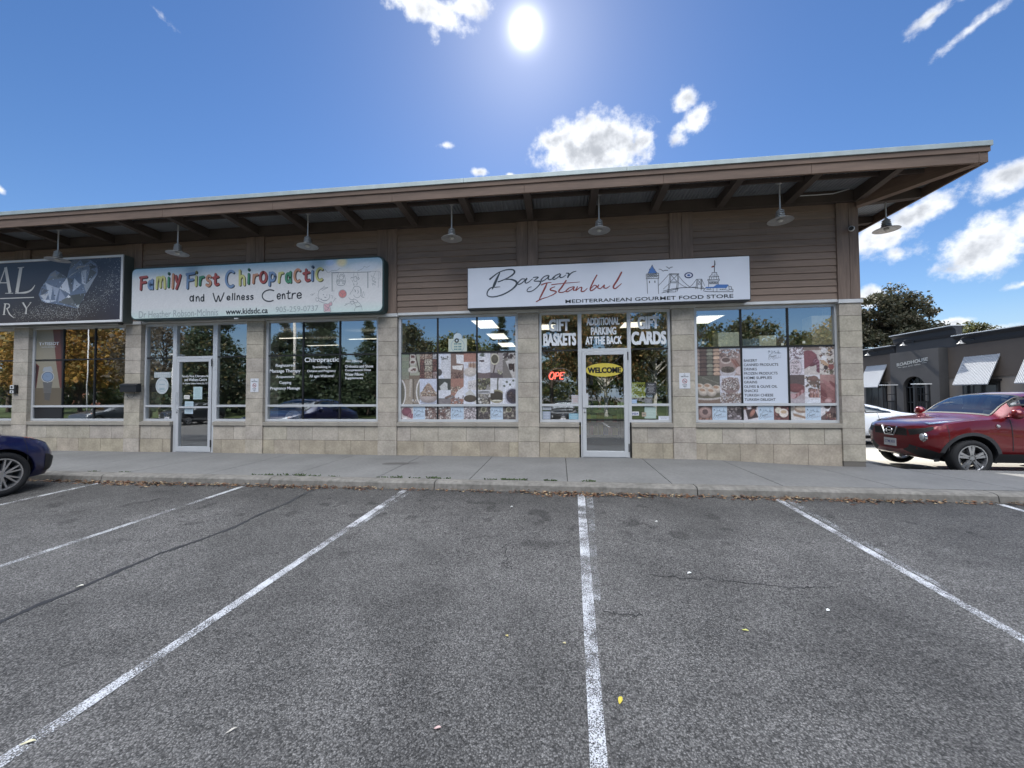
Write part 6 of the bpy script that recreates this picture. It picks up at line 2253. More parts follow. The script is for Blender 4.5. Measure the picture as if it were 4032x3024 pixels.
# rainbow toy and small things on the clinic's inner sill
t = empty('toy', (at('r3', 368, 1094, 8.26)[0], 8.26, .76), 'pale rainbow shaped stacking toy on the clinic window sill', 'toy')
mb = MB()
for k in range(4):
    r0 = .05 + .035 * k
    for s_ in range(14):
        a, b = PI * s_ / 14, PI * (s_ + 1) / 14
        c = [(.35, .36, .36), (.5, .5, .5), (.40, .44, .46), (.55, .55, .53)][k]
        P = lambda r_, an, y: (r_ * math.cos(an), y, r_ * math.sin(an) * 1.0)
        mb.quad(P(r0, a, 0), P(r0 + .02, a, 0), P(r0 + .02, b, 0), P(r0, b, 0), c)
        mb.quad(P(r0 + .02, a, 0), P(r0 + .02, a, .06), P(r0 + .02, b, .06), P(r0 + .02, b, 0), c)
mb.build('arches', M['ink'], t)
mb = MB()
mb.box(-12.6, 5.2, YG + .05, YG + .28, .735, .755)
keep(mb.build('inner_sill', M['room']), shop)

# neon OPEN sign hanging inside
t = empty('open_sign', (at('op', 415, 300, YG + .05)[0], YG + .05, at('op', 415, 300, YG + .05)[1]), 'neon OPEN sign with three lit red letters and a dark N inside an unlit oval', 'sign')
lit = mat('lit_neon', (.9, .1, .08), .4, emit=(1.0, .10, .07), es=2.6)
dead = mat('unlit_neon', (.30, .31, .33), .35)
def op(u, v, dy=.045):
    x, z = at('op', u, v, YG + dy)
    return (x, YG + dy, z)
mb = MB()
mb.tube([op(*p, .055) for p in arc(416, 297, 176, 100, 0, 360, 44)], .0075, 6, False)
keep(mb.build('oval_tube', dead), t)
OP = {'O': [arc(285, 312, 36, 54, -90, 270, 20)], 'P': [[(333, 362), (352, 262), (388, 262), (402, 282), (392, 308), (350, 316)]], 'E': [[(476, 262), (424, 264), (408, 360), (460, 360)], [(418, 310), (456, 308)]], 'N': [[(480, 360), (496, 264), (532, 358), (552, 262)]]}
for ch, sts in OP.items():
    mb = MB()
    for st in sts:
        pts = [(p[0] + (312 - p[1]) * (.25 if ch == 'O' else 0), p[1]) for p in st]
        mb.tube([op(*p) for p in pts], .0085 if ch != 'N' else .0075, 6)
        if ch != 'N':
            mb.tube([op(p[0] + 8, p[1] + 5) for p in pts], .005, 6)
    keep(mb.build('letter_tube', lit if ch != 'N' else dead), t)

# no smoking plates
nt0 = None
for i, (reg, u0, v0, u1, v1, lab) in enumerate((('r2', 1234, 708, 1312, 838, 'small white no smoking plate on the stone pier right of the clinic door'), ('r5', 1498, 753, 1590, 903, 'small white no smoking plate on the stone pier right of the food shop door'))):
    a, b, z0, z1 = box_px(reg, u0, v0, u1, v1, YP - .006)
    if i == 1:
        a, b = at('r5', 1498, 800, YP)[0], at('r6', 90, 800, YP)[0]
    t = empty('no_smoking_sign', ((a + b) / 2, YP - .006, (z0 + z1) / 2), lab, 'sign', 'no smoking plates on the piers')
    w, h = (b - a) / 2, (z1 - z0) / 2
    mb = MB()
    mb.box(-w, w, 0, .0055, -h, h)
    mb.build('plate', mat('white_plate', (.66, .67, .70), .5), t, bevel=.001)
    mb = MB()
    mb.ring(0, -.005, .036, .046, -.002, 24, (.40, .10, .10))
    mb.ribbon([(-.027, .02), (.03, -.032)], .009, -.0025, (.40, .10, .10), cap=False)
    mb.box(-.024, .024, -.0035, -.003, -.012, -.004, (.03, .03, .04))
    mb.build('symbol', M['ink'], t)
    for s_, zc, hw in (('NO', h * .72, .016), ('SMOKING', h * .54, .07), ('IN THIS', -h * .52, .042), ('AREA', -h * .72, .03)):
        text_mesh('lettering', s_, t.location.x - hw, t.location.x + hw, t.location.z + zc - .010, t.location.z + zc + .010, t.location.y - .002, mat('ink_dark', INK, .5), t, bold=.01)
    mb = MB()
    for z in (h * .9, -h * .9):
        mb.tube([(0, 0, z), (0, -.003, z)], .005, 10)
    mb.build('screw', M['black'], t)

# mailbox with hooks
t = empty('mailbox', (-9.795, 7.93, 1.47), 'black metal mailbox with two newspaper hooks on the pier left of the clinic door', 'mailbox')
mb = MB()
mb.prism([(0, -.095), (0, .055), (.06, .09), (.115, .09), (.115, -.095)], lambda p, q: (q, p[0], p[1]), -.215, .215)
mb.build('box', mat('mailbox_black', (.018, .019, .022), .4, var=.1, vs=20), t, bevel=.006)
mb = MB()
mb.prism([(-.012, .050), (-.012, .062), (.055, .102), (.115, .102), (.115, .092), (.055, .092)], lambda p, q: (q, p[0], p[1]), -.225, .225)
mb.build('lid', mat('mailbox_black', (.018, .019, .022), .4), t, bevel=.002)
for x in (-.13, .12):
    mb = MB()
    mb.tube([(x, .05, -.09), (x, .03, -.19), (x - .01, .0, -.225), (x - .03, -.04, -.23), (x - .05, -.06, -.20), (x - .055, -.062, -.17)], .006, 6)
    mb.build('hook', M['black'], t)
# intercom at far left
t = empty('intercom', (-13.0, 7.99, 1.465), 'grey and black intercom box on the far left stone pier', 'intercom')
mb = MB()
mb.box(-.075, .06, 0, .055, -.10, .10)
mb.build('box', M['black'], t, bevel=.005)
mb = MB()
mb.box(-.085, .02, -.008, 0, .0, .095)
mb.box(-.085, .02, -.008, 0, -.095, -.03)
mb.build('panel', M['flash'], t, bevel=.003)
mb = MB()
mb.tube([(-.03, -.016, .05), (-.03, -.008, .05)], .025, 14)
mb.tube([(-.03, -.014, -.06), (-.03, -.008, -.06)], .018, 14)
mb.build('button', M['black'], t)
# cameras
t = empty('dome_camera', (-10.03, 7.93, 2.985), 'small white dome camera under the right end of the jeweller sign', 'camera')
mb = MB()
mb.lathe([(.0, .05), (.085, .05), (.09, .03), (.088, 0), (.06, -.005)], 0, 0, 0, seg=24)
mb.box(-.05, .05, .02, .10, .0, .05)
mb.build('housing', M['flash'], t, smooth=False)
mb = MB()
mb.lathe([(.058, 0), (.055, -.03), (.036, -.058), (0, -.068)], 0, 0, 0, seg=20)
mb.build('dome', mat('smoked', (.02, .02, .022), .1), t, smooth=True)
t = empty('bullet_camera', (5.36, 7.93, 4.30), 'white bullet camera on the corner timber post', 'camera')
mb = MB()
mb.tube([(.065, .08, .02), (.03, .02, .005), (-.03, -.06, -.02)], [.03, .045, .045], 16)
mb.tube([(.065, .09, .03), (.065, .06, .02)], .05, 16)
mb.build('housing', M['flash'], t, bevel=.003)
mb = MB()
mb.tube([(-.028, -.058, -.019), (-.036, -.069, -.0225)], .038, 16)
mb.build('lens', M['black'], t)

# ------------------------------------------------------------------ pendant lamps
def pendant(x, y, label, ztop=5.0):
    t = empty('pendant_lamp', (x, y, 4.33), label, 'pendant lamp', 'barn style pendant lamps under the eaves')
    mb = MB()
    mb.tube([(0, 0, .195), (0, 0, ztop - 4.33)], .012, 8)
    mb.build('rod', M['alu'], t)
    mb = MB()
    mb.lathe([(0, ztop - 4.33 + .03), (.055, ztop - 4.33 + .03), (.055, ztop - 4.33 - .005), (.02, ztop - 4.33 - .03), (0, ztop - 4.33 - .03)], 0, 0, 0, seg=16)
    mb.build('canopy', M['shade'], t)
    mb = MB()
    pr = [(0, .205), (.022, .2), (.045, .172)]
    for k in range(4):
        z = .162 - .034 * k
        r0 = .064 + .005 * k
        pr += [(.036, z + .006), (r0, z), (r0, z - .009), (.036, z - .015)]
    pr += [(.06, .022), (.066, .014)]
    mb.lathe(pr, 0, 0, 0, seg=24)
    mb.build('cooling_neck', M['shade'], t)
    mb = MB()
    mb.lathe([(.06, .028), (.10, .016), (.16, .002), (.2, -.012), (.204, -.018), (.2, -.016), (.14, -.004), (.05, .012), (.0, .014)], 0, 0, 0, seg=36)
    mb.build('lamp_shade', M['shade'], t, smooth=True)
    mb = MB()
    mb.lathe([(0, .01), (.04, .005), (.045, -.012), (.03, -.03), (0, -.036)], 0, 0, 0, seg=16)
    mb.build('bulb', mat('frosted', (.6, .6, .57), .3), t, smooth=True)
    return t
for x, lab in ((-11.06, 'grey pendant lamp hanging in front of the diamond sign'), (-8.07, 'grey pendant lamp above the left half of the clinic sign'), (-5.09, 'grey pendant lamp above the right half of the clinic sign'),
               (-2.07, 'grey pendant lamp between the clinic sign and the food shop sign'), (.755, 'grey pendant lamp above the middle of the food shop sign'), (3.905, 'grey pendant lamp above the bare timber right of the food shop sign')):
    pendant(x, 7.45, lab)
pendant(6.10, 8.12, 'grey pendant lamp under the side eave, against the sky')

# ------------------------------------------------------------------ cars
def paintmat(name, col, metal=.35, rough=.32, flake=.06):
    return mat(name, col, rough, metal, var=flake, vs=300, coat=1.0, spec=.5)


M['tyre'] = mat('tyre_rubber', (0.018, 0.018, 0.019), .85, bump=.2, bs=90)
M['rim'] = mat('alloy', (0.55, 0.55, 0.56), .28, .8)
M['carglass'] = glassmat('car_glass', .16, (.66, .74, .72), fres=.7)
M['plastic'] = mat('black_plastic', (0.022, 0.022, 0.024), .6)
M['chrome'] = mat('chrome', (.75, .76, .78), .12, 1.0)
M['lens'] = mat('lamp_lens', (.55, .57, .58), .12, .3, coat=1.0)


def crom(t, a, b, c, d):
    return 0.5 * (2 * b + (c - a) * t + (2 * a - 5 * b + 4 * c - d) * t * t + (3 * b - a - 3 * c + d) * t ** 3)


class CarShell:
    """stations: (x, zb, wb, wlow, zlow, wmid, zmid, wbelt, zbelt, wtop, ztopedge, zcrown); x from nose 0 backwards"""
    def __init__(s, st):
        s.st = st
        s.x0, s.x1 = st[0][0], st[-1][0]

    def at(s, x):
        st = s.st
        i = 0
        while i < len(st) - 2 and x > st[i + 1][0]:
            i += 1
        p1, p2 = st[i], st[i + 1]
        t = (x - p1[0]) / (p2[0] - p1[0])
        t = max(0, min(1, t))
        out = []
        for k in range(1, len(p1)):
            # monotone cubic (limits overshoot)
            d = p2[k] - p1[k]
            h = p2[0] - p1[0]
            m0 = 0 if i == 0 else s.slope(i, k)
            m1 = 0 if i == len(st) - 2 else s.slope(i + 1, k)
            if i == 0:
                m0 = d / h
            if i == len(st) - 2:
                m1 = d / h
            t2, t3 = t * t, t * t * t
            out.append(p1[k] * (2 * t3 - 3 * t2 + 1) + m0 * h * (t3 - 2 * t2 + t) + p2[k] * (-2 * t3 + 3 * t2) + m1 * h * (t3 - t2))
        return out

    def slope(s, i, k):
        a, b, c = s.st[i - 1], s.st[i], s.st[i + 1]
        d0, d1 = (b[k] - a[k]) / (b[0] - a[0]), (c[k] - b[k]) / (c[0] - b[0])
        if d0 * d1 <= 0:
            return 0
        return 2 * d0 * d1 / (d0 + d1)

    def sec(s, x):
        """cross-section polyline, half: list of (y, z) from bottom centre up to roof centre (12 control points)"""
        zb, wb, wl, zl, wm, zm, wbe, zbe, wt, zt, zc = s.at(x)
        P = [(0, zb), (wb * .8, zb), (wb, zb + .03), (wl, zl), (wm, zm), ((wm + wbe) / 2 + .012, (zm + zbe) / 2 + .02), (wbe, zbe), ((wbe + wt) / 2 + .01, (zbe + zt) / 2 + .005), (wt, zt), (wt * .78, zt + (zc - zt) * .62), (wt * .4, zt + (zc - zt) * .93), (0, zc)]
        return P

    def pt(s, x, v, off=0.0):
        """v in 0..11 along section"""
        P = s.sec(x)
        v = max(0, min(10.9999, v))
        i = int(v)
        t = v - i
        y = P[i][0] * (1 - t) + P[i + 1][0] * t
        z = P[i][1] * (1 - t) + P[i + 1][1] * t
        if off:
            dy, dz = P[i + 1][0] - P[i][0], P[i + 1][1] - P[i][1]
            l = math.hypot(dy, dz) or 1
            y, z = y + dz / l * off, z - dy / l * off
        return y, z


def car(root, sh, mats, wheels, rw, windows, spokes, arch_r, trim=True, nx=64, doors=(), spoke_kind='double'):
    """local axes: x forward negative from nose: nose at x=0, tail at x=-L; y left; z up from ground"""
    L = sh.x1
    xs2 = [L * i / nx for i in range(nx + 1)]
    vs = [i * .5 for i in range(23)]
    bm = bmesh.new()
    rows = []
    for x in xs2:
        row = [bm.verts.new((-x, sh.pt(x, v)[0], sh.pt(x, v)[1])) for v in vs]
        row2 = [bm.verts.new((-x, -sh.pt(x, v)[0], sh.pt(x, v)[1])) for v in vs[1:-1]]
        rows.append(row + row2[::-1])
    n = len(rows[0])
    for a, b in zip(rows[:-1], rows[1:]):
        for k in range(n):
            bm.faces.new((a[k], a[(k + 1) % n], b[(k + 1) % n], b[k]))
    bm.faces.new(rows[0])
    bm.faces.new(list(reversed(rows[-1])))
    bmesh.ops.recalc_face_normals(bm, faces=bm.faces)
    me = bpy.data.meshes.new('body')
    bm.to_mesh(me)
    bm.free()
    body = bpy.data.objects.new('body', me)
    C.objects.link(body)
    # wheel wells cut with real cylinders, then the cutters are thrown away
    cutters = []
    for (wx_, side) in [(w, s_) for w in wheels for s_ in (1, -1)]:
        mb = MB()
        hw = sh.at(wx_)[4]
        ya, yb = (hw - .30) * side, (hw + .2) * side
        mb.lathe([(0.001, min(ya, yb)), (arch_r, min(ya, yb)), (arch_r, max(ya, yb)), (0.001, max(ya, yb))], -wx_, 0, rw, axis='y', seg=40)
        c = mb.build('cutter', None)
        bm2 = bmesh.new()
        bm2.from_mesh(c.data)
        bmesh.ops.remove_doubles(bm2, verts=bm2.verts, dist=.003)
        bmesh.ops.recalc_face_normals(bm2, faces=bm2.faces)
        bm2.to_mesh(c.data)
        bm2.free()
        md = body.modifiers.new('cut', 'BOOLEAN')
        md.operation = 'DIFFERENCE'
        md.object = c
        md.solver = 'EXACT'
        cutters.append(c)
    bpy.context.view_layer.update()
    dg = bpy.context.evaluated_depsgraph_get()
    me2 = bpy.data.meshes.new_from_object(body.evaluated_get(dg))
    body.modifiers.clear()
    body.data = me2
    me2.name = 'body'
    for c in cutters:
        bpy.data.objects.remove(c)
    me2.materials.clear()
    me2.materials.append(mats['paint'])
    me2.materials.append(M['plastic'])
    me2.polygons.foreach_set('material_index', [0] * len(me2.polygons))
    for p in me2.polygons:
        cx, cy, cz = p.center
        for w in wheels:
            if math.hypot(cx + w, cz - rw) < arch_r - .002 + .004 and abs(cy) < sh.at(w)[4] - .01 and abs(p.normal.y) < .5 or (abs(math.hypot(cx + w, cz - rw)) < arch_r * .9 and abs(cy) < sh.at(w)[4] - .25 and abs(p.normal.y) > .8):
                p.material_index = 1
    sm = [True] * len(me2.polygons)
    me2.polygons.foreach_set('use_smooth', sm)
    try:
        me2.set_sharp_from_angle(angle=R(38))
    except Exception:
        pass
    body.parent = root
    # open the shell where the windows are, leaving a margin under the black edge band
    bm = bmesh.new()
    bm.from_mesh(me2)
    kill = []
    for fc in bm.faces:
        c = fc.calc_center_median()
        x, y, z = -c.x, abs(c.y), c.z
        if z < .8:
            continue
        for w in windows:
            if not (w[1] < x < w[2]):
                continue
            t = (x - w[1]) / (w[2] - w[1])
            va = w[3](t) if callable(w[3]) else w[3]
            vb = w[4](t) if callable(w[4]) else w[4]
            best, bv = 9, 0
            for q in range(60, 111):
                yy_, zz_ = sh.pt(x, q / 10)
                d_ = (yy_ - y) ** 2 + (zz_ - z) ** 2
                if d_ < best:
                    best, bv = d_, q / 10
            if va - .01 <= bv <= vb + .01:
                kill.append(fc)
                break
    bmesh.ops.delete(bm, geom=kill, context='FACES')
    bm.to_mesh(me2)
    bm.free()

    def patch(name, xa, xb, va, vb, m_, off=.004, side=1, nu=14, nv=6, both=False, smoothp=True, tap=None):
        """piece of the shell between stations xa..xb; va, vb may be functions of t"""
        if both and (vb(0) if callable(vb) else vb) < 10.9:
            patch(name, xa, xb, va, vb, m_, off, 1, nu, nv, False, smoothp)
            return patch(name, xa, xb, va, vb, m_, off, -1, nu, nv, False, smoothp)
        mb = MB()
        sides = (1, -1) if both else (side,)
        for sd_ in sides:
            g = []
            for i in range(nu + 1):
                t = i / nu
                x = xa + (xb - xa) * t
                a = va(t) if callable(va) else va
                b = vb(t) if callable(vb) else vb
                g.append([(x, a + (b - a) * j / nv) for j in range(nv + 1)])
            base = len(mb.v)
            for row in g:
                for (x, v) in row:
                    y, z = sh.pt(x, v, off)
                    mb.v.append((-x, y * sd_, z))
            for i in range(nu):
                for j in range(nv):
                    q = [base + i * (nv + 1) + j, base + i * (nv + 1) + j + 1, base + (i + 1) * (nv + 1) + j + 1, base + (i + 1) * (nv + 1) + j]
                    mb.f.append(tuple(q if sd_ > 0 else q[::-1]))
                    mb.c.append(None)
        o = mb.build(name, m_, root, smooth=smoothp)
        return o
    for w in windows:
        patch(*w[:5], M['carglass'], **w[5])
        va_ = (lambda t, w=w: w[3](t) if callable(w[3]) else w[3])
        vb_ = (lambda t, w=w: w[4](t) if callable(w[4]) else w[4])
        kw = dict(both=True, off=w[5].get('off', .004) + .0015)
        e_ = .16
        patch('window_edge', w[1] - .01, w[2] + .01, va_, lambda t, a=va_: a(t) + e_, M['plastic'], nv=1, **kw)
        if w[0] in ('windshield', 'rear_window'):
            patch('window_edge', w[1] - .015, w[1] + .03, va_(0), vb_(0), M['plastic'], nu=1, nv=10, **kw)
            patch('window_edge', w[2] - .035, w[2] + .015, va_(1), vb_(1), M['plastic'], nu=1, nv=10, **kw)
        else:
            patch('window_edge', w[1] - .01, w[2] + .01, lambda t, b=vb_: b(t) - e_, vb_, M['plastic'], nv=1, **kw)
            patch('window_edge', w[2] - .04, w[2] + .01, va_(1), vb_(1), M['plastic'], nu=1, nv=8, **kw)
            patch('window_edge', w[1] - .01, w[1] + .03, va_(0), vb_(0), M['plastic'], nu=1, nv=8, **kw)
    # wheels
    for wx_ in wheels:
        for sd_ in (1, -1):
            hw = sh.at(wx_)[4]
            yc = (hw - .115) * sd_
            hub = MB()
            hub.lathe([(0.001, -.06), (.13, -.06), (.13, .0), (.001, .0)], -wx_, yc, rw, axis='y', seg=20)
            h = hub.build('wheel', M['plastic'], root)
            mb = MB()
            r1, r0, hwid = rw, rw * .70, .105
            pr = [(r0, -hwid * .8), (r0 + .02, -hwid), (r1 - .03, -hwid), (r1 - .006, -hwid * .78), (r1, -hwid * .5), (r1, hwid * .5), (r1 - .006, hwid * .78), (r1 - .03, hwid), (r0 + .02, hwid), (r0, hwid * .8)]
            mb.lathe(pr, -wx_, yc, rw, axis='y', seg=44, close=True)
            mb.build('tyre', M['tyre'], h, smooth=True)
            mb = MB()
            rr = r0 + .004
            pr = [(rr, -hwid * .8), (rr, -hwid * .86), (rr - .018, -hwid * .86), (rr - .026, -hwid * .5), (rr - .026, hwid * .5), (rr - .018, hwid * .86), (rr, hwid * .86), (rr, hwid * .8)]
            mb.lathe(pr, -wx_, yc, rw, axis='y', seg=40, close=True)
            yo = yc + sd_ * hwid * .62
            mb.lathe([(.001, 0), (.055, 0), (.06, -.02 * sd_), (.05, -.05 * sd_), (.001, -.05 * sd_)], -wx_, yo + .012 * sd_, rw, axis='y', seg=20)
            for k in range(spokes):
                a = 2 * PI * k / spokes + .3
                for da in ((-.13, .13) if spoke_kind == 'double' else (-.05, .05)):
                    a1 = a + da * (1.2 if spoke_kind == 'double' else 3.2)
                    a00 = a + da * (1.6 if spoke_kind == 'double' else .6)
                    p0 = (math.cos(a00) * .04, math.sin(a00) * .04)
                    p1 = (math.cos(a1) * (rr - .022), math.sin(a1) * (rr - .022))
                    nx_, nz_ = -(p1[1] - p0[1]), (p1[0] - p0[0])
                    l = math.hypot(nx_, nz_)
                    w0, w1 = (.014, .024) if spoke_kind == 'double' else (.012, .010)
                    q = [(p0[0] + nx_ / l * w0, p0[1] + nz_ / l * w0), (p1[0] + nx_ / l * w1, p1[1] + nz_ / l * w1), (p1[0] - nx_ / l * w1, p1[1] - nz_ / l * w1), (p0[0] - nx_ / l * w0, p0[1] - nz_ / l * w0)]
                    mb.prism(q, lambda p, t: (-wx_ + p[0], t, rw + p[1]), yo - .02, yo + .012)
            mb.build('rim', M['rim'], h)
            mb = MB()
            mb.lathe([(.001, 0), (.15, 0), (.15, -.012 * sd_), (.001, -.012 * sd_)], -wx_, yc + .0 * sd_, rw, axis='y', seg=24)
            mb.build('brake_disc', mat('brake', (.2, .2, .2), .5, .8), h)
    return body, patch


# --- red crossover beside the corner
RED_ST = [  # x, zb, wb, wlow, zlow, wmid, zmid, wbelt, zbelt, wtop, ztopedge, zcrown
    (0.00, .42, .30, .40, .50, .44, .66, .40, .82, .34, .87, .88),
    (0.05, .36, .46, .56, .46, .60, .66, .56, .845, .46, .90, .92),
    (0.15, .30, .58, .70, .44, .74, .66, .68, .88, .56, .93, .955),
    (0.30, .26, .68, .80, .42, .83, .67, .775, .93, .63, .955, .985),
    (0.50, .23, .74, .85, .42, .865, .70, .82, .985, .67, .99, 1.02),
    (0.72, .22, .76, .865, .42, .885, .72, .845, 1.02, .69, 1.02, 1.05),
    (1.00, .22, .76, .865, .42, .88, .72, .84, 1.04, .70, 1.05, 1.085),
    (1.16, .22, .76, .86, .42, .87, .70, .83, 1.06, .70, 1.10, 1.13),
    (1.42, .22, .76, .86, .42, .865, .70, .82, 1.07, .665, 1.30, 1.34),
    (1.75, .22, .76, .86, .42, .865, .70, .815, 1.08, .62, 1.46, 1.51),
    (2.20, .22, .76, .86, .42, .865, .70, .81, 1.10, .60, 1.50, 1.56),
    (2.85, .22, .76, .865, .42, .875, .70, .81, 1.13, .585, 1.46, 1.535),
    (3.22, .24, .76, .875, .44, .885, .72, .82, 1.15, .57, 1.40, 1.48),
    (3.58, .28, .74, .85, .46, .86, .72, .79, 1.14, .54, 1.27, 1.36),
    (3.81, .32, .68, .79, .48, .81, .72, .72, 1.02, .52, 1.10, 1.14),
    (3.95, .40, .56, .64, .52, .66, .72, .56, .86, .46, .93, .95)]
redp = paintmat('red_car_paint', (.17, .008, .012), .4, .28)
red = empty('parked_car', (6.79, 9.12, -.285), 'dark red crossover car parked beside the corner of the shop building', 'car', None, PI)
# local +y must face the photographer: rotate so that -x local (tail) points to +x world
sh = CarShell(RED_ST)
def wv(a0, a1):
    return lambda t: a0 + (a1 - a0) * t
wins = [('windshield', 1.17, 1.76, 8.12, 11, dict(both=True, nu=10, nv=10)),
        ('side_window', 1.50, 2.30, wv(7.45, 6.3), 7.88, dict(both=True, off=.006)),
        ('side_window', 2.38, 3.05, 6.3, wv(7.88, 7.7), dict(both=True, off=.006)),
        ('rear_window', 3.46, 3.78, 8.3, 11, dict(both=True))]
body, patch = car(red, sh, dict(paint=redp), (.72, 3.25), .335, wins, 5, .425, nx=90)
# arch cladding
def cladding(root, sh, wheels, rw, r0, r1, m_, name='wheel_arch'):
    for wx_ in wheels:
        for sd_ in (1, -1):
            mb = MB()
            n = 26
            for k in range(n):
                a, b = R(-12 + 204 * k / n), R(-12 + 204 * (k + 1) / n)
                q = []
                for an in (a, b):
                    row = []
                    for r_, o_ in ((r0, -.03), (r0, .006), (r1, .010), (r1, -.01)):
                        x = wx_ - r_ * math.cos(an)
                        z = rw + r_ * math.sin(an)
                        x = max(.02, min(sh.x1 - .02, x))
                        # half width of the shell at this height
                        P = sh.sec(x)
                        y = P[4][0]
                        for (ya, za), (yb, zb_) in zip(P[2:8], P[3:9]):
                            if za <= z <= zb_:
                                y = ya + (yb - ya) * (z - za) / max(1e-6, zb_ - za)
                                break
                            if z < P[2][1]:
                                y = P[2][0]
                        row.append((-x, (y + o_) * sd_, z))
                    q.append(row)
                for j in range(3):
                    f = [q[0][j], q[0][j + 1], q[1][j + 1], q[1][j]]
                    mb.quad(*(f if sd_ > 0 else f[::-1]))
            mb.build(name, m_, root, smooth=False)
cladding(red, sh, (.72, 3.25), .335, .418, .475, mat('grey_cladding', (.045, .045, .048), .65))
patch('sill_cladding', 1.16, 2.8, 2.0, 3.0, mat('grey_cladding', (.045, .045, .048), .65), off=.006, both=True)
patch('lower_bumper', .004, .30, 1.5, wv(3.3, 2.9), M['plastic'], off=.007, both=True, nu=10)
patch('grille', .003, .20, wv(4.6, 5.6), wv(6.3, 6.1), mat('grille_mesh', (.012, .012, .013), .5, bump=1.0, bs=160, bd=.01), off=.006, both=True, nu=8)
patch('bonnet_lamp', .20, .80, wv(7.2, 7.2), wv(8.5, 7.5), M['lens'], off=.022, both=True)
patch('bumper_seam', .36, .368, 3.2, 6.2, M['plastic'], off=.003, both=True, nu=1, nv=10)
patch('bonnet_seam', .12, 1.13, 8.56, 8.62, M['plastic'], off=.002, both=True, nv=1)
patch('door_seam', 1.36, 1.375, 2.5, 6.6, M['plastic'], off=.003, both=True, nu=1, nv=10)
patch('door_seam', 2.34, 2.355, 2.5, 6.6, M['plastic'], off=.003, both=True, nu=1, nv=10)
# front face: grille field, chrome V and emblem, plate, round lamps
mb = MB()
mb.box(-.02, .004, -.40, .40, .70, .85)
mb.build('grille', mat('grille_mesh', (.012, .012, .013), .5), red, bevel=.01)
mb = MB()
mb.tube([(.012, .19, .87), (.016, .11, .70), (.018, -.11, .70), (.012, -.19, .87)], .016, 8)
for (y, z, ry) in ((0, .785, .075),):
    pts = [(.02, ry * math.cos(a), z + .058 * math.sin(a)) for a in [2 * PI * k / 24 for k in range(25)]]
    mb.tube(pts, .009, 6, False)
mb.tube([(.022, -.085, .785), (.022, .085, .785)], .013, 6)
mb.build('emblem', M['chrome'], red)
mb = MB()
mb.box(.0, .012, -.15, .15, .47, .625)
pl = mb.build('licence_plate', mat('plate_white', (.62, .63, .66), .5), red, bevel=.004)
def carlamp(root, x, y, z, r, nm):
    mb = MB()
    mb.lathe([(r * 1.18, -.02), (r * 1.16, .012), (r * .98, .018), (r * .95, 0)], x, y, z, axis='x', seg=26)
    o = mb.build(nm, M['chrome'], root, smooth=True)
    mb = MB()
    mb.lathe([(r * .97, .0), (r * .9, .022), (r * .6, .036), (.001, .042)], x, y, z, axis='x', seg=26)
    mb.build('lens', M['lens'], o, smooth=True)
    mb = MB()
    return o
for sd_ in (1, -1):
    carlamp(red, -.095, .60 * sd_, .70, .088, 'headlight')
    mb = MB()
    mb.lathe([(.001, .0), (.055, .0), (.05, -.02)], -.12, .55 * sd_, .46, axis='x', seg=18)
    mb.build('fog_lamp', M['lens'], red)
    mb = MB()
    mb.tube([(-1.33, .80 * sd_, 1.09), (-1.35, .92 * sd_, 1.11)], .02, 8)
    mb.lathe([(.001, -.07), (.07, -.06), (.095, 0), (.085, .05), (.06, .08), (.001, .085)], -1.36, .97 * sd_, 1.15, axis='x', seg=18)
    mb.build('door_mirror', redp, red, smooth=True)
    mb = MB()
    mb.lathe([(.001, .02), (.022, .018), (.028, .0)], -1.14, .865 * sd_, .93, axis='y', seg=14)
    mb.build('side_marker', M['lens'], red)
    mb = MB()
    mb.tube([(-2.10, .86 * sd_, .98), (-2.14, .89 * sd_, .98), (-2.26, .89 * sd_, .985), (-2.30, .86 * sd_, .985)], .012, 8)
    mb.build('door_handle', redp, red)
tx_ = text_mesh('plate_lettering', 'CTMJ 833', -.125, .125, .515, .58, 0, mat('ink_blue', (.03, .05, .25), .5), None, bold=.01)
# turn the lettering to the car's nose (+x local)
v_ = np.empty(len(tx_.data.vertices) * 3)
tx_.data.vertices.foreach_get('co', v_)
v_ = v_.reshape(-1, 3)
v_ = np.stack([np.full(len(v_), .0135), v_[:, 0], v_[:, 2]], 1)
tx_.data.vertices.foreach_set('co', v_.ravel())
tx_.parent = pl
# dashboard and seats so that the glass is not empty
def interior(root, m_=None, seats=((-1.95, .36), (-1.95, -.36)), zf=.35):
    mb = MB()
    for (x, y) in seats:
        mb.box(x - .25, x + .22, y - .24, y + .24, zf, zf + .32)
        mb.prism([(x - .18, zf + .3), (x - .32, zf + .82), (x - .42, zf + .82), (x - .32, zf + .3)], lambda p, t: (p[0], t, p[1]), y - .24, y + .24)
        mb.box(x - .43, x - .33, y - .11, y + .11, zf + .84, zf + 1.02)
    mb.build('seat', mat('seat_fabric', (.05, .05, .052), .9), root, bevel=.02)
    mb = MB()
    xd = max(x for x, y in seats) + .62
    mb.prism([(xd + .12, zf + .45), (xd + .12, zf + .60), (xd - .12, zf + .66), (xd - .26, zf + .60), (xd - .26, zf + .42)], lambda p, t: (p[0], t, p[1]), -.66, .66)
    mb.build('dashboard', mat('dashboard', (.22, .22, .21), .7), root, bevel=.02)
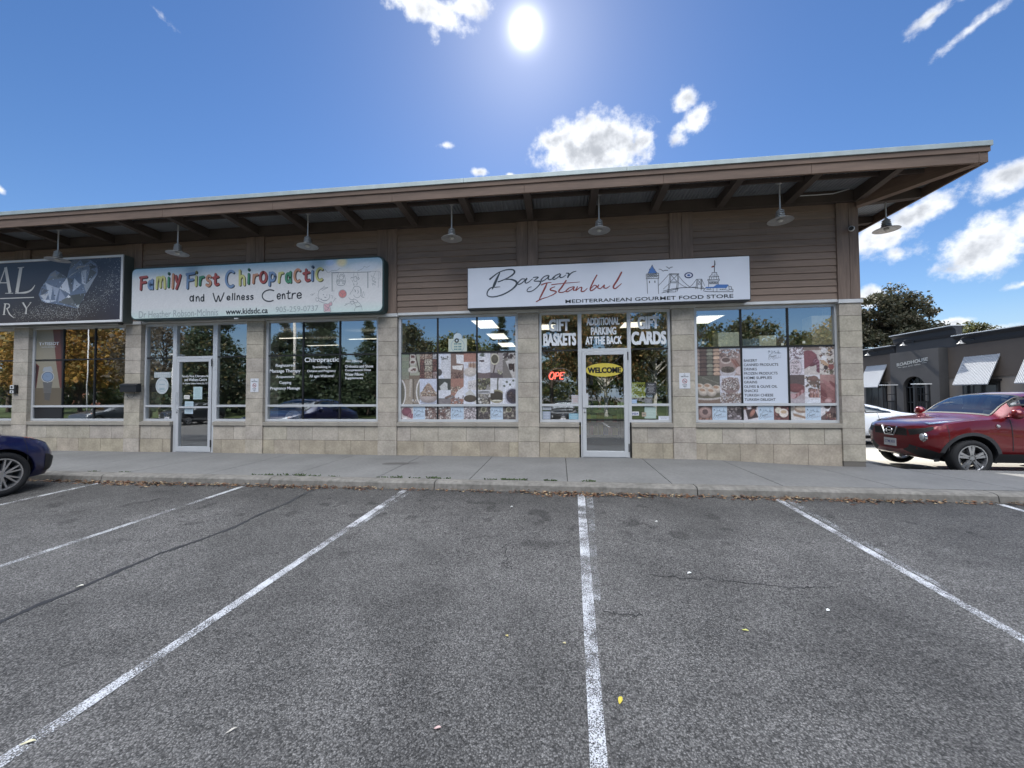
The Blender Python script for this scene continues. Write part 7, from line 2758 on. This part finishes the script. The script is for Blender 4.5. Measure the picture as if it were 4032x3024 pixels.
# --- blue hatchback/sedan at the left edge
BLUE_ST = [
    (0.00, .30, .52, .58, .36, .62, .46, .58, .56, .46, .60, .61),
    (0.05, .22, .66, .73, .32, .77, .46, .69, .63, .57, .675, .69),
    (0.15, .18, .74, .81, .32, .84, .50, .77, .71, .63, .75, .775),
    (0.36, .17, .76, .865, .34, .88, .56, .81, .79, .66, .83, .86),
    (0.70, .17, .76, .88, .36, .893, .60, .83, .87, .69, .905, .94),
    (1.12, .17, .76, .875, .36, .885, .60, .83, .92, .70, .965, .995),
    (1.40, .17, .76, .87, .36, .88, .60, .82, .94, .68, 1.06, 1.10),
    (1.85, .17, .76, .87, .36, .88, .60, .81, .96, .63, 1.27, 1.31),
    (2.30, .17, .76, .87, .36, .88, .60, .80, .97, .58, 1.38, 1.43),
    (2.95, .17, .76, .87, .36, .88, .60, .80, .98, .565, 1.39, 1.45),
    (3.45, .17, .76, .87, .36, .885, .62, .81, 1.0, .57, 1.32, 1.38),
    (3.95, .19, .74, .865, .38, .88, .64, .80, 1.01, .60, 1.12, 1.17),
    (4.35, .22, .70, .82, .40, .84, .66, .76, .98, .60, 1.02, 1.05),
    (4.60, .30, .58, .68, .44, .70, .66, .62, .88, .52, .93, .95)]
bluep = paintmat('blue_car_paint', (.010, .014, .085), .4, .28)
blue = empty('parked_car', (-8.90, 5.56, -.158), 'dark blue car at the left edge of the photo, nose to the kerb', 'car', None, PI / 2)
blue.rotation_euler = (0, -math.atan(.04), PI / 2)
sh2 = CarShell(BLUE_ST)
wins2 = [('windshield', 1.22, 1.98, 8.12, 11, dict(both=True, nu=10, nv=10)), ('side_window', 1.70, 2.70, wv(7.5, 6.3), 7.88, dict(both=True, off=.006)), ('side_window', 2.78, 3.7, 6.3, wv(7.88, 7.1), dict(both=True, off=.006)), ('rear_window', 3.5, 4.1, 8.2, 11, dict(both=True))]
body2, patch2 = car(blue, sh2, dict(paint=bluep), (.70, 3.43), .325, wins2, 7, .368, spoke_kind='single')
cladding(blue, sh2, (.70, 3.43), .325, .364, .374, bluep, 'wheel_arch')
patch2('headlight', .08, .36, wv(6.2, 6.35), wv(8.2, 7.2), M['lens'], off=.008, both=True)
patch2('turn_signal', .26, .40, wv(6.35, 6.5), wv(7.0, 6.9), mat('amber', (.55, .17, .05), .2, coat=1), off=.011, both=True)
patch2('lower_grille', .005, .2, 2.6, 4.2, M['plastic'], off=.006, both=True)
patch2('bonnet_seam', .15, 1.18, 8.5, 8.55, M['plastic'], off=.002, both=True, nv=1)
patch2('door_seam', 1.35, 1.363, 2.5, 6.4, M['plastic'], off=.003, both=True, nu=1, nv=10)
patch2('bumper_seam', .42, .428, 3.4, 7.2, M['plastic'], off=.002, both=True, nu=1, nv=10)
for sd_ in (1, -1):
    mb = MB()
    mb.lathe([(.001, -.07), (.07, -.06), (.09, 0), (.08, .05), (.001, .085)], -1.60, .96 * sd_, 1.02, axis='x', seg=18)
    mb.tube([(-1.60, .80 * sd_, .98), (-1.60, .92 * sd_, 1.0)], .02, 8)
    mb.build('door_mirror', bluep, blue, smooth=True)

# --- white coupe beyond the red car
WH_ST = [(x, zb, wb, wl, zl, wm, zm, wbe, zbe - .03, wt, zt * .93, zc * .93) for (x, zb, wb, wl, zl, wm, zm, wbe, zbe, wt, zt, zc) in BLUE_ST]
WH_ST[9:] = [(2.95, .17, .76, .87, .36, .88, .60, .80, .95, .55, 1.27, 1.32), (3.45, .17, .76, .87, .36, .90, .62, .82, .98, .56, 1.17, 1.22), (3.95, .19, .74, .865, .38, .90, .64, .83, .985, .62, 1.04, 1.07),
             (4.35, .22, .70, .82, .40, .86, .66, .78, .97, .64, .985, 1.0), (4.62, .30, .58, .70, .44, .74, .66, .66, .90, .55, .93, .95)]
whp = paintmat('white_car_paint', (.66, .68, .72), .0, .35, .0)
white = empty('parked_car', (7.0, 14.9, -.38), 'white coupe half hidden behind the corner pier and the red car', 'car', None, PI)
sh3 = CarShell(WH_ST)
wins3 = [('windshield', 1.42, 2.18, 8.12, 11, dict(both=True)), ('side_window', 1.85, 2.75, wv(7.5, 6.3), 7.88, dict(both=True, off=.006)), ('side_window', 2.83, 3.55, 6.35, wv(7.85, 6.9), dict(both=True, off=.006)), ('rear_window', 3.4, 4.1, 8.2, 11, dict(both=True))]
body3, patch3 = car(white, sh3, dict(paint=whp), (.93, 3.63), .33, wins3, 5, .372)
patch3('door_seam', 3.15, 3.162, 2.6, 6.3, M['plastic'], off=.003, both=True, nu=1, nv=10)
patch3('sill', 1.3, 3.3, 1.6, 2.6, M['plastic'], off=.006, both=True)
patch3('tail_lamp', 4.35, 4.58, 5.2, 6.2, mat('red_lens', (.3, .01, .01), .2, coat=1), off=.006, both=True)
# floors that close the cabins from below are part of the shells; give them seats
interior(red, seats=((-1.95, .36), (-1.95, -.36)))
interior(blue)
interior(white, zf=.25)
mb = MB()
mb.tube([(-1.68, .36 + .17 * math.cos(a), 1.02 + .17 * math.sin(a)) for a in [2 * PI * k / 20 for k in range(21)]], .012, 6, False)
mb.build('steering_wheel', M['plastic'], red)

# ------------------------------------------------------------------ restaurant beyond the drive
XR = 28.0
rh = empty('restaurant_building', (XR, 33, -.5), 'dark stucco restaurant with white slatted awnings, arched door and ROADHOUSE lettering', 'building')
stu = mat('dark_stucco', (.150, .120, .098), .9, var=.12, vs=.5, bump=.3, bs=30, bd=.01)
stug = mat('charcoal_stucco', (.085, .082, .082), .9, var=.10, vs=.6, bump=.3, bs=30, bd=.01)
stul = mat('light_stucco', (.34, .29, .245), .9, var=.12, vs=.7, bump=.3, bs=30, bd=.01)
blk = mat('black_trim', (.018, .018, .02), .45)
mb = MB()
mb.box(XR, XR + 14, 14, 48, 2.36, 4.66)
keep(mb.build('upper_wall', stu), rh)
mb = MB()
mb.box(XR + .04, XR + 14, 14, 48, -.8, 2.36)
keep(mb.build('lower_wall', stul), rh)


def cornice(name, ya, yb, z0, z1, xo=0):
    mb = MB()
    X = XR + xo
    mb.prism([(X + .3, z0), (X - .02, z0), (X - .10, z0 + .18), (X - .14, z1 - .30), (X - .34, z1 - .14), (X - .36, z1 - .06), (X + .3, z1 - .06)], lambda p, t: (p[0], t, p[1]), ya, yb)
    o = keep(mb.build(name, mat('charcoal_trim', (.032, .034, .04), .7), bevel=.01), rh)
    mb = MB()
    mb.box(X - .40, X + .5, ya - .02, yb + .02, z1 - .058, z1)
    keep(mb.build('coping', mat('metal_coping', (.75, .75, .74), .4, .3), bevel=.004), rh)
cornice('cornice', 14, 31.55, 4.66, 5.36)
cornice('cornice', 36.75, 48, 4.66, 5.34)
mb = MB()
mb.box(XR - .02, XR + 1.2, 31.6, 36.7, 4.6, 5.5)
keep(mb.build('parapet', stug), rh)
cornice('raised_cornice', 31.45, 36.8, 5.35, 6.12, -.05)
mb = MB()
ya, yb = 32.28, 36.55
# projecting entrance block with an arched opening
ac, ar, zs_ = 34.4, .95, 1.78
pts = [(yb, -.8), (yb, 4.62), (ya, 4.62), (ya, -.8), (ac - ar, -.8), (ac - ar, zs_)]
n = 20
arcp = [(ac - ar * math.cos(PI * k / n), zs_ + ar * .88 * math.sin(PI * k / n)) for k in range(1, n)]
pts += arcp + [(ac + ar, zs_), (ac + ar, -.8)]
mb.prism(pts, lambda p, t: (t, p[0], p[1]), XR - .62, XR)
keep(mb.build('entrance_block', stug), rh)
d = MB()
for k in range(7):
    y = ac - ar + .05 + k * (2 * ar - .1) / 6
    d.box(XR - .42, XR - .34, y - .035, y + .035, -.6, zs_)
d.box(XR - .43, XR - .33, ac - ar, ac + ar, zs_ - .05, zs_ + .03)
d.box(XR - .42, XR - .34, ac - ar, ac + ar, .55, .62)
for a in (30, 60, 90, 120, 150):
    d.tube([(XR - .38, ac, zs_), (XR - .38, ac + ar * .97 * math.cos(R(a)), zs_ + ar * .86 * math.sin(R(a)))], .03, 6)
dd2 = d.build('arched_door', blk)
keep(dd2, rh)
mb = MB()
mb.quad((XR - .3, ac - ar - .02, -.7), (XR - .3, ac + ar + .02, -.7), (XR - .3, ac + ar + .02, 2.7), (XR - .3, ac - ar - .02, 2.7))
sub(mb.build('door_glass', glassmat('dark_glass', .03, (.1, .1, .1))), dd2)
mb = MB()
mb.box(XR - .28, XR - .2, ac - ar - .02, ac + ar + .02, -.7, 2.7)
keep(mb.build('door_backing', blk), rh)
whl = mat('pale_letters', (.50, .50, .47), .6)
text_mesh('name_lettering', 'ROADHOUSE', -35.85, -33.1, 3.49, 3.74, XR - .64, whl, rh, bold=.03, axis='x', slope=.092)
text_mesh('small_lettering', 'BAR AND GRILL', -35.3, -33.7, 3.34, 3.44, XR - .64, whl, rh, bold=.01, axis='x', slope=.092)
mb = MB()
for (a, b) in ((35.75, 35.42), (33.58, 33.2)):
    z = 3.36 + .092 * (35.85 - (a + b) / 2)
    mb.box(XR - .645, XR - .64, min(a, b), max(a, b), z, z + .03)
keep(mb.build('underline', whl), rh)
sl_m = mat('white_awning', (.50, .52, .55), .5, .0)
for i, (a, b) in enumerate([(28.85, 31.08), (25.05, 27.3), (37.7, 39.9), (21.2, 23.4), (41.3, 43.5)]):
    mb = MB()
    n = 24
    for k in range(n):
        y0, y1 = a + (b - a) * k / n, a + (b - a) * (k + .55) / n
        mb.prism([(XR - .03, 3.80), (XR - .82, 1.88), (XR - .80, 1.85), (XR - .01, 3.77)], lambda p, t: (p[0], t, p[1]), y0, y1)
    mb.prism([(XR + .01, 3.745), (XR - .775, 1.825), (XR - .765, 1.815), (XR + .02, 3.735)], lambda p, t: (p[0], t, p[1]), a, b)
    for y in (a, (a + b) / 2, b):
        mb.prism([(XR - .035, 3.815), (XR - .835, 1.87), (XR - .80, 1.84), (XR - .0, 3.78)], lambda p, t: (p[0], t, p[1]), y - .015, y + .015)
    keep(mb.build('awning', sl_m), rh)
    # window below, deep-set in black trim
    mb = MB()
    mb.box(XR - .10, XR + .05, a + .1, b + .15, -.2, 2.05)
    mb.box(XR - .18, XR + .05, a - .0, b + .25, 2.05, 2.2)
    w_ = mb.build('window', blk, bevel=.01)
    keep(w_, rh)
    mb = MB()
    for k in range(3):
        p = a + .2 + (b - a - .05) * k / 3
        q = a + .2 + (b - a - .05) * (k + 1) / 3 - .12
        mb.box(XR - .112, XR - .104, p, q, .1, 1.9)
    sub(mb.build('pane', mat('window_dark', (.03, .032, .035), .08)), w_)
# gooseneck wall lamps
for (y, z, lab) in ((34.9, 5.40, 'gooseneck lamp above the restaurant entrance'), (30.35, 4.95, 'gooseneck lamp above the near white awning of the restaurant'), (38.6, 4.98, 'gooseneck lamp above the far white awning of the restaurant')):
    t = empty('wall_lamp', (XR - .12, y, z), lab, 'wall lamp', 'gooseneck lamps along the restaurant cornice')
    mb = MB()
    mb.tube([(0, 0, 0), (-.25, 0, .12), (-.55, 0, .15), (-.72, 0, .05), (-.74, 0, -.08)], .022, 8)
    mb.tube([(.02, 0, 0), (-.03, 0, 0)], .09, 12)
    mb.build('arm', blk, t)
    mb = MB()
    mb.lathe([(.03, 0), (.06, -.05), (.08, -.1), (.11, -.16), (.22, -.24), (.23, -.27)], -.74, 0, -.06, seg=20)
    mb.build('lamp_shade', mat('lamp_galvanised', (.16, .16, .16), .35, .6), t, smooth=True)
# porch posts and rails in front of the entrance
for (y, lab) in ((35.1, 'black porch screen left of the restaurant entrance'), (32.2, 'black porch screen right of the restaurant entrance')):
    t = empty('porch_screen', (XR - 1.4, y, -.55), lab, 'screen', 'black screens beside the restaurant entrance')
    mb = MB()
    for dx in (0, -.9):
        mb.box(dx - .06, dx + .06, -.06, .06, 0, 2.48)
    for k in range(9):
        mb.box(-.86 + .1 * k, -.83 + .1 * k, -.02, .02, .1, 1.2)
    mb.box(-.9, 0, -.03, .03, 1.2, 1.26)
    mb.box(-.9, 0, -.03, .03, .06, .1)
    mb.box(-.9, 0, -.03, .03, 1.75, 1.8)
    mb.build('frame', blk, t)
    mb = MB()
    mb.box(-1.05, .12, -.14, .14, 2.48, 2.56)
    mb.build('cap', mat('metal_coping', (.42, .42, .42), .3, .8), t)

# ------------------------------------------------------------------ trees
barkm = mat('bark', (.085, .065, .05), .9, var=.25, vs=6, bump=.5, bs=20)
birch = mat('pale_bark', (.52, .50, .45), .8, var=.3, vs=5, stretch=(1, 1, 4))


def leafmat(name, trans=.35):
    if name in MATS:
        return MATS[name]
    mt = bpy.data.materials.new(name)
    mt.use_nodes = True
    t = mt.node_tree
    t.nodes.clear()
    out = t.nodes.new('ShaderNodeOutputMaterial')
    a = t.nodes.new('ShaderNodeVertexColor')
    a.layer_name = 'paint'
    d = t.nodes.new('ShaderNodeBsdfPrincipled')
    d.inputs['Roughness'].default_value = .55
    d.inputs['Specular IOR Level'].default_value = .35
    tr = t.nodes.new('ShaderNodeBsdfTranslucent')
    mx = t.nodes.new('ShaderNodeMixShader')
    mx.inputs[0].default_value = trans
    t.links.new(a.outputs[0], d.inputs['Base Color'])
    t.links.new(a.outputs[0], tr.inputs[0])
    t.links.new(d.outputs[0], mx.inputs[1])
    t.links.new(tr.outputs[0], mx.inputs[2])
    t.links.new(mx.outputs[0], out.inputs[0])
    MATS[name] = mt
    return mt


def tree(name, x, y, z, h, w, trunk_h, nleaf, ls, pal, label, cat_='tree', seed=1, shape='round', bark=None, group=None, tr=.22, clumps=46, depth=None, fill=1.0):
    r_ = random.Random(seed)
    t = empty(name, (x, y, z), label, cat_, group)
    mb = MB()
    tip = Vector((r_.uniform(-.3, .3), r_.uniform(-.3, .3), h * .82))
    mb.tube([(0, 0, -.3), (0, 0, .3), (tip.x * .3, tip.y * .3, trunk_h), (tip.x * .7, tip.y * .7, h * .55), tuple(tip)], [tr * 1.5, tr, tr * .8, tr * .45, tr * .1], 8)
    cl = []
    depth = depth or w
    wr = min(w, depth, h * 1.4)
    for k in range(clumps):
        if shape == 'round':
            a, e = r_.uniform(0, 2 * PI), math.asin(r_.uniform(-.55, 1))
            q = r_.uniform(.55, 1.0) ** .6
            c = Vector((math.cos(a) * math.cos(e) * w / 2 * q, math.sin(a) * math.cos(e) * depth / 2 * q, trunk_h + (h - trunk_h) * (.42 + .5 * math.sin(e) * q)))
            rad = wr * r_.uniform(.10, .17)
        elif shape == 'dome':
            a, e = r_.uniform(0, 2 * PI), math.asin(r_.uniform(-.1, 1))
            q = r_.uniform(.35, 1.0) ** .5
            c = Vector((math.cos(a) * math.cos(e) * w / 2 * q, math.sin(a) * math.cos(e) * depth / 2 * q, trunk_h + (h - trunk_h) * (.05 + .9 * math.sin(e) * q)))
            rad = wr * r_.uniform(.07, .12)
        else:   # conifer
            f = r_.random() ** 1.3
            a = r_.uniform(0, 2 * PI)
            rr = w / 2 * (1 - f) * r_.uniform(.45, 1.0)
            c = Vector((math.cos(a) * rr, math.sin(a) * rr, trunk_h + (h - trunk_h) * f * .98))
            rad = w * (.05 + .10 * (1 - f))
        if shape == 'row':
            c = Vector((r_.uniform(-w / 2, w / 2), r_.uniform(-depth / 2, depth / 2), r_.uniform(.2, h - .6) + .5 * math.sin(k)))
            rad = r_.uniform(.6, 1.2)
        cl.append((c, rad))
        if k % 2 == 0:
            zr = max(trunk_h * .8, c.z - (c.xy.length) * (.5 if shape != 'cone' else -.1))
            s0 = Vector((tip.x * .5 * zr / h, tip.y * .5 * zr / h, min(zr, h * .8)))
            mid = (s0 + c) / 2 + Vector((0, 0, .08 * w if shape != 'cone' else 0))
            if name != 'hedge_row':
                mb.tube([tuple(s0), tuple(mid), tuple(c)], [tr * .32, tr * .2, tr * .05], 5, False)
    mb.build('trunk', bark or barkm, t, smooth=True)
    # leaves
    rng = np.random.default_rng(seed)
    per = nleaf // clumps
    V, Cc = [], []
    for ci, (c, rad) in enumerate(cl):
        shade = r_.uniform(.72, 1.22)
        n = per
        dirs = rng.normal(size=(n, 3))
        dirs /= np.linalg.norm(dirs, axis=1)[:, None]
        rads = rad * rng.uniform(.25, 1.25, n) ** .8
        P = np.array(c)[None] + dirs * rads[:, None] * np.array([1.1, 1.1, .75 if shape != 'cone' else .4])[None]
        t1 = rng.normal(size=(n, 3))
        if shape == 'cone':
            t1[:, 2] *= .35
            out_ = P.copy()
            out_[:, 2] = 0
            t1 += out_ * .8
        t1 /= np.linalg.norm(t1, axis=1)[:, None]
        t2 = rng.normal(size=(n, 3))
        t2 -= (t2 * t1).sum(1)[:, None] * t1
        t2 /= np.linalg.norm(t2, axis=1)[:, None]
        s1 = ls * rng.uniform(.6, 1.4, n)[:, None]
        s2 = s1 * (.5 if shape != 'cone' else .22)
        V.append(np.stack([P - t1 * s1, P - t2 * s2, P + t1 * s1, P + t2 * s2], 1).reshape(-1, 3))
        pi_ = rng.integers(0, len(pal), n)
        col = np.array(pal)[pi_] * (shade * rng.uniform(.75, 1.25, n))[:, None]
        Cc.append(col)
        # broader leaf sprays fill the inside of each clump so that the crown closes
        m2 = int(20 + 60 * fill)
        P2 = np.array(c)[None] + rng.normal(size=(m2, 3)) * rad * .42 * np.array([1, 1, .7])[None]
        a1 = rng.normal(size=(m2, 3))
        a1 /= np.linalg.norm(a1, axis=1)[:, None]
        a2 = rng.normal(size=(m2, 3))
        a2 -= (a2 * a1).sum(1)[:, None] * a1
        a2 /= np.linalg.norm(a2, axis=1)[:, None]
        q1 = rad * rng.uniform(.10, .2, m2)[:, None]
        V.append(np.stack([P2 - a1 * q1, P2 - a2 * q1 * .8, P2 + a1 * q1, P2 + a2 * q1 * .8], 1).reshape(-1, 3))
        Cc.append(np.array(pal)[rng.integers(0, len(pal), m2)] * (shade * rng.uniform(.75, 1.1, m2))[:, None])
    V = np.concatenate(V)
    Cc = np.concatenate(Cc)
    n = len(Cc)
    me = bpy.data.meshes.new('crown')
    me.vertices.add(n * 4)
    me.vertices.foreach_set('co', V.astype(np.float32).ravel())
    me.loops.add(n * 4)
    me.loops.foreach_set('vertex_index', np.arange(n * 4, dtype=np.int32))
    me.polygons.add(n)
    me.polygons.foreach_set('loop_start', np.arange(0, n * 4, 4, dtype=np.int32))
    me.polygons.foreach_set('loop_total', np.full(n, 4, dtype=np.int32))
    me.update()
    me.validate()
    ca = me.color_attributes.new('paint', 'FLOAT_COLOR', 'CORNER')
    ca.data.foreach_set('color', np.repeat(np.concatenate([Cc, np.ones((n, 1))], 1), 4, axis=0).astype(np.float32).ravel())
    me.materials.append(leafmat('leaf_' + name))
    o = bpy.data.objects.new('crown', me)
    C.objects.link(o)
    o.parent = t
    return t


GRNS = [(.07, .09, .04), (.09, .105, .05), (.11, .11, .055), (.055, .075, .035), (.16, .13, .06)]
YEL = [(.34, .20, .045), (.42, .26, .06), (.28, .19, .05), (.22, .18, .05), (.40, .21, .05)]
ORG = [(.36, .20, .07), (.12, .13, .05), (.08, .10, .04), (.06, .08, .035), (.30, .2, .09)]
CON = [(.055, .085, .045), (.07, .10, .05), (.085, .11, .06), (.045, .07, .04)]
MIX = [(.09, .13, .045), (.14, .15, .05), (.22, .19, .06), (.08, .10, .045)]
tree('broad_tree', 40.6, 54, -.5, 15.4, 13.2, 1.6, 46000, .18, [(.07, .075, .042), (.09, .085, .05), (.055, .06, .038), (.13, .115, .07)], 'wide dark green tree behind the corner of the restaurant', seed=3, shape='dome', clumps=300, tr=.3, fill=.3, depth=10)
tree('low_tree', 55.6, 60, -.5, 11.6, 8.5, 2, 12000, .17, [(.11, .12, .045), (.14, .13, .05), (.08, .09, .035)], 'yellow green treetop showing between the raised parapet and the cornice', seed=5, shape='dome', clumps=70)
# trees mirrored in the shop glass, standing behind the photographer
BK = [('autumn_tree', -46.5, -17, 10, 10, 'round', YEL, 'golden autumn tree mirrored in the window under the diamond sign', 6500), ('autumn_tree', -58, -19, 9, 9, 'round', YEL, 'golden autumn tree mirrored in the far left window', 3600),
      ('bare_tree', -37.5, -17, 9.5, 7.5, 'round', [(.16, .13, .09), (.12, .10, .07)], 'thinly leaved tree mirrored left of the clinic door', 1500), ('pine_tree', -31.0, -15.8, 11.5, 9.0, 'cone', CON + [(.14, .12, .05)], 'conifer mirrored above the clinic door', 5200),
      ('spruce_tree', -20.2, -14.8, 10.2, 8.0, 'cone', CON, 'large dark spruce mirrored in the middle of the clinic window', 9000), ('spruce_tree', -25.2, -17.5, 9.0, 7.0, 'cone', CON + [(.12, .10, .05)], 'dark spruce mirrored at the left of the clinic window', 3600), ('spruce_tree', -16.2, -15.8, 8.2, 6.0, 'cone', CON, 'narrow spruce mirrored at the right of the clinic window', 4600),
      ('leafy_tree', -14.2, -18.5, 8.9, 5.2, 'round', GRNS, 'dark leafy tree mirrored in the left top pane of the left food window', 4000), ('shrub_tree', -9.6, -22, 7.4, 7.6, 'round', MIX, 'low yellow green tree mirrored in the left food window', 3200), ('pine_tree', -5.2, -18.5, 9.0, 5.0, 'cone', CON, 'pine mirrored in the right part of the left food window', 3000),
      ('autumn_tree', -.6, -15.0, 9.8, 5.6, 'round', ORG, 'tree with orange and green leaves mirrored left of the food shop door', 6500), ('birch_tree', 3.6, -15.6, 9.6, 6.0, 'round', ORG, 'pale barked tree mirrored around the food shop door', 6500), ('birch_tree', 7.5, -16.4, 9.4, 5.4, 'round', GRNS + [(.3, .2, .08)], 'pale barked tree mirrored right of the food shop door', 5200),
      ('leafy_tree', 11.2, -17.2, 7.9, 5.4, 'round', MIX + GRNS, 'green tree mirrored in the left pane of the right food window', 4000), ('leafy_tree', 16.0, -19.5, 7.9, 6.4, 'round', GRNS, 'dark tree mirrored in the middle pane of the right food window', 4600), ('leafy_tree', 21.0, -19.5, 7.4, 6.8, 'round', GRNS + MIX, 'green tree mirrored in the right pane of the right food window', 3600),
      ('autumn_tree', 24.6, -20, 9.0, 5.6, 'round', YEL + MIX, 'yellow tree mirrored at the right edge of the right food window', 3000)]
for i, (nm, x, y, h, w, shp, pal, lab, nl) in enumerate(BK):
    tree(nm, x, y, gb(x, y), h, w, h * (.16 if shp != 'cone' else .06), int(nl * 2.6), .085 if shp != 'cone' else .11, pal, lab, seed=50 + i, shape=shp, bark=birch if nm == 'birch_tree' else None, group='trees behind the photographer, mirrored in the shop glass', tr=.16, clumps=80 if shp != 'cone' else 120, fill=.15 if nm == 'bare_tree' else 1.0)
# dense hedge row that closes the far side of the lot
tree('hedge_row', 0, -28, 0, 5.6, 170, .3, 60000, .16, CON + MIX, 'long ragged green hedge along the far side of the lawn', 'hedge', 91, 'row', tr=.1, clumps=900, depth=5)
# utility poles and lamp post (their reflections are the pale streaks in the glass)
for (x, y, h, r, lab) in ((-21.0, -12.9, 9.5, .14, 'pale wooden utility pole mirrored in the left pane of the clinic window'), (-40.5, -13.2, 8.5, .05, 'thin white lamp post mirrored in the window under the diamond sign'), (-29.4, -10.6, 5.2, .05, 'thin white pole mirrored left of the clinic door')):
    t = empty('utility_pole' if r > .1 else 'lamp_post', (x, y, -.7), lab, 'pole')
    mb = MB()
    mb.tube([(0, 0, 0), (0, 0, h)], [r, r * .7], 12)
    mb.build('pole', birch if r > .1 else M['sheet'], t, smooth=True)
    mb = MB()
    mb.box(-.25, .25, -.7, .1, h, h + .12)
    mb.build('lamp_head', M['flash'], t)
# brick house across the street, mirrored low in the glass
t = empty('house', (-72, -38, -.2), 'low red brick house with white window trim across the street, mirrored in the jeweller glass', 'building')
mb = MB()
mb.box(-6, 6, -4, 4, 0, 3.2)
mb.build('wall', mat('brick', (.26, .10, .07), .85, var=.2, vs=8), t)
mb = MB()
mb.prism([(-4.6, 3.1), (4.6, 3.1), (0, 5.6)], lambda p, q: (q, p[0], p[1]), -6.4, 6.4)
mb.build('roof', mat('shingle', (.11, .10, .10), .9, var=.2, vs=10), t)
for k in range(3):
    mb = MB()
    x = -4 + 4 * k
    mb.box(x - .8, x + .8, 4.0, 4.06, .9, 2.4)
    w_ = mb.build('window', M['sheet'], t)
    mb = MB()
    for s_ in (-1, 1):
        mb.box(x + s_ * .38 - .3, x + s_ * .38 + .3, 4.06, 4.075, 1.02, 2.28)
    mb.build('pane', mat('window_dark', (.03, .032, .035), .08), w_)
# cars standing in the row behind the photographer
def redye(root, m_):
    for ch in root.children:
        if ch.name.split('.')[0] in ('body', 'door_mirror', 'wheel_arch', 'door_handle'):
            me = ch.data.copy()
            ch.data = me
            if me.materials:
                me.materials[0] = m_
for (src, x, y, col, nm, lab) in ((blue, -16.2, -7.4, (.02, .022, .026), 'black_car_paint', 'black car behind the photographer mirrored in the clinic window'), (red, -26.0, -7.2, (.05, .055, .06), 'grey_car_paint', 'grey crossover behind the photographer mirrored by the clinic door'),
                                  (red, .2, -7.1, (.018, .018, .02), 'black_car_paint', 'black crossover behind the photographer mirrored low in the food shop window'), (blue, -33.2, -7.3, (.10, .11, .12), 'silver_car_paint', 'grey car behind the photographer mirrored in the jeweller window')):
    c = copy_tree(src)
    c.location = (x, y, -.65)
    c.rotation_euler = (0, 0, PI / 2)
    c['label'] = lab
    c['group'] = 'cars parked behind the photographer'
    redye(c, paintmat(nm, col))

# far tree line closing the view between the buildings
ft = tree('tree_line', 30, 88, -.6, 7.6, 70, .5, 16000, .28, GRNS + CON, 'low dark tree line far behind the drive and the parked cars', 'trees', 93, 'row', tr=.1, clumps=300, depth=7)
for o_ in [ft] + list(ft.children):
    o_['kind'] = 'stuff'
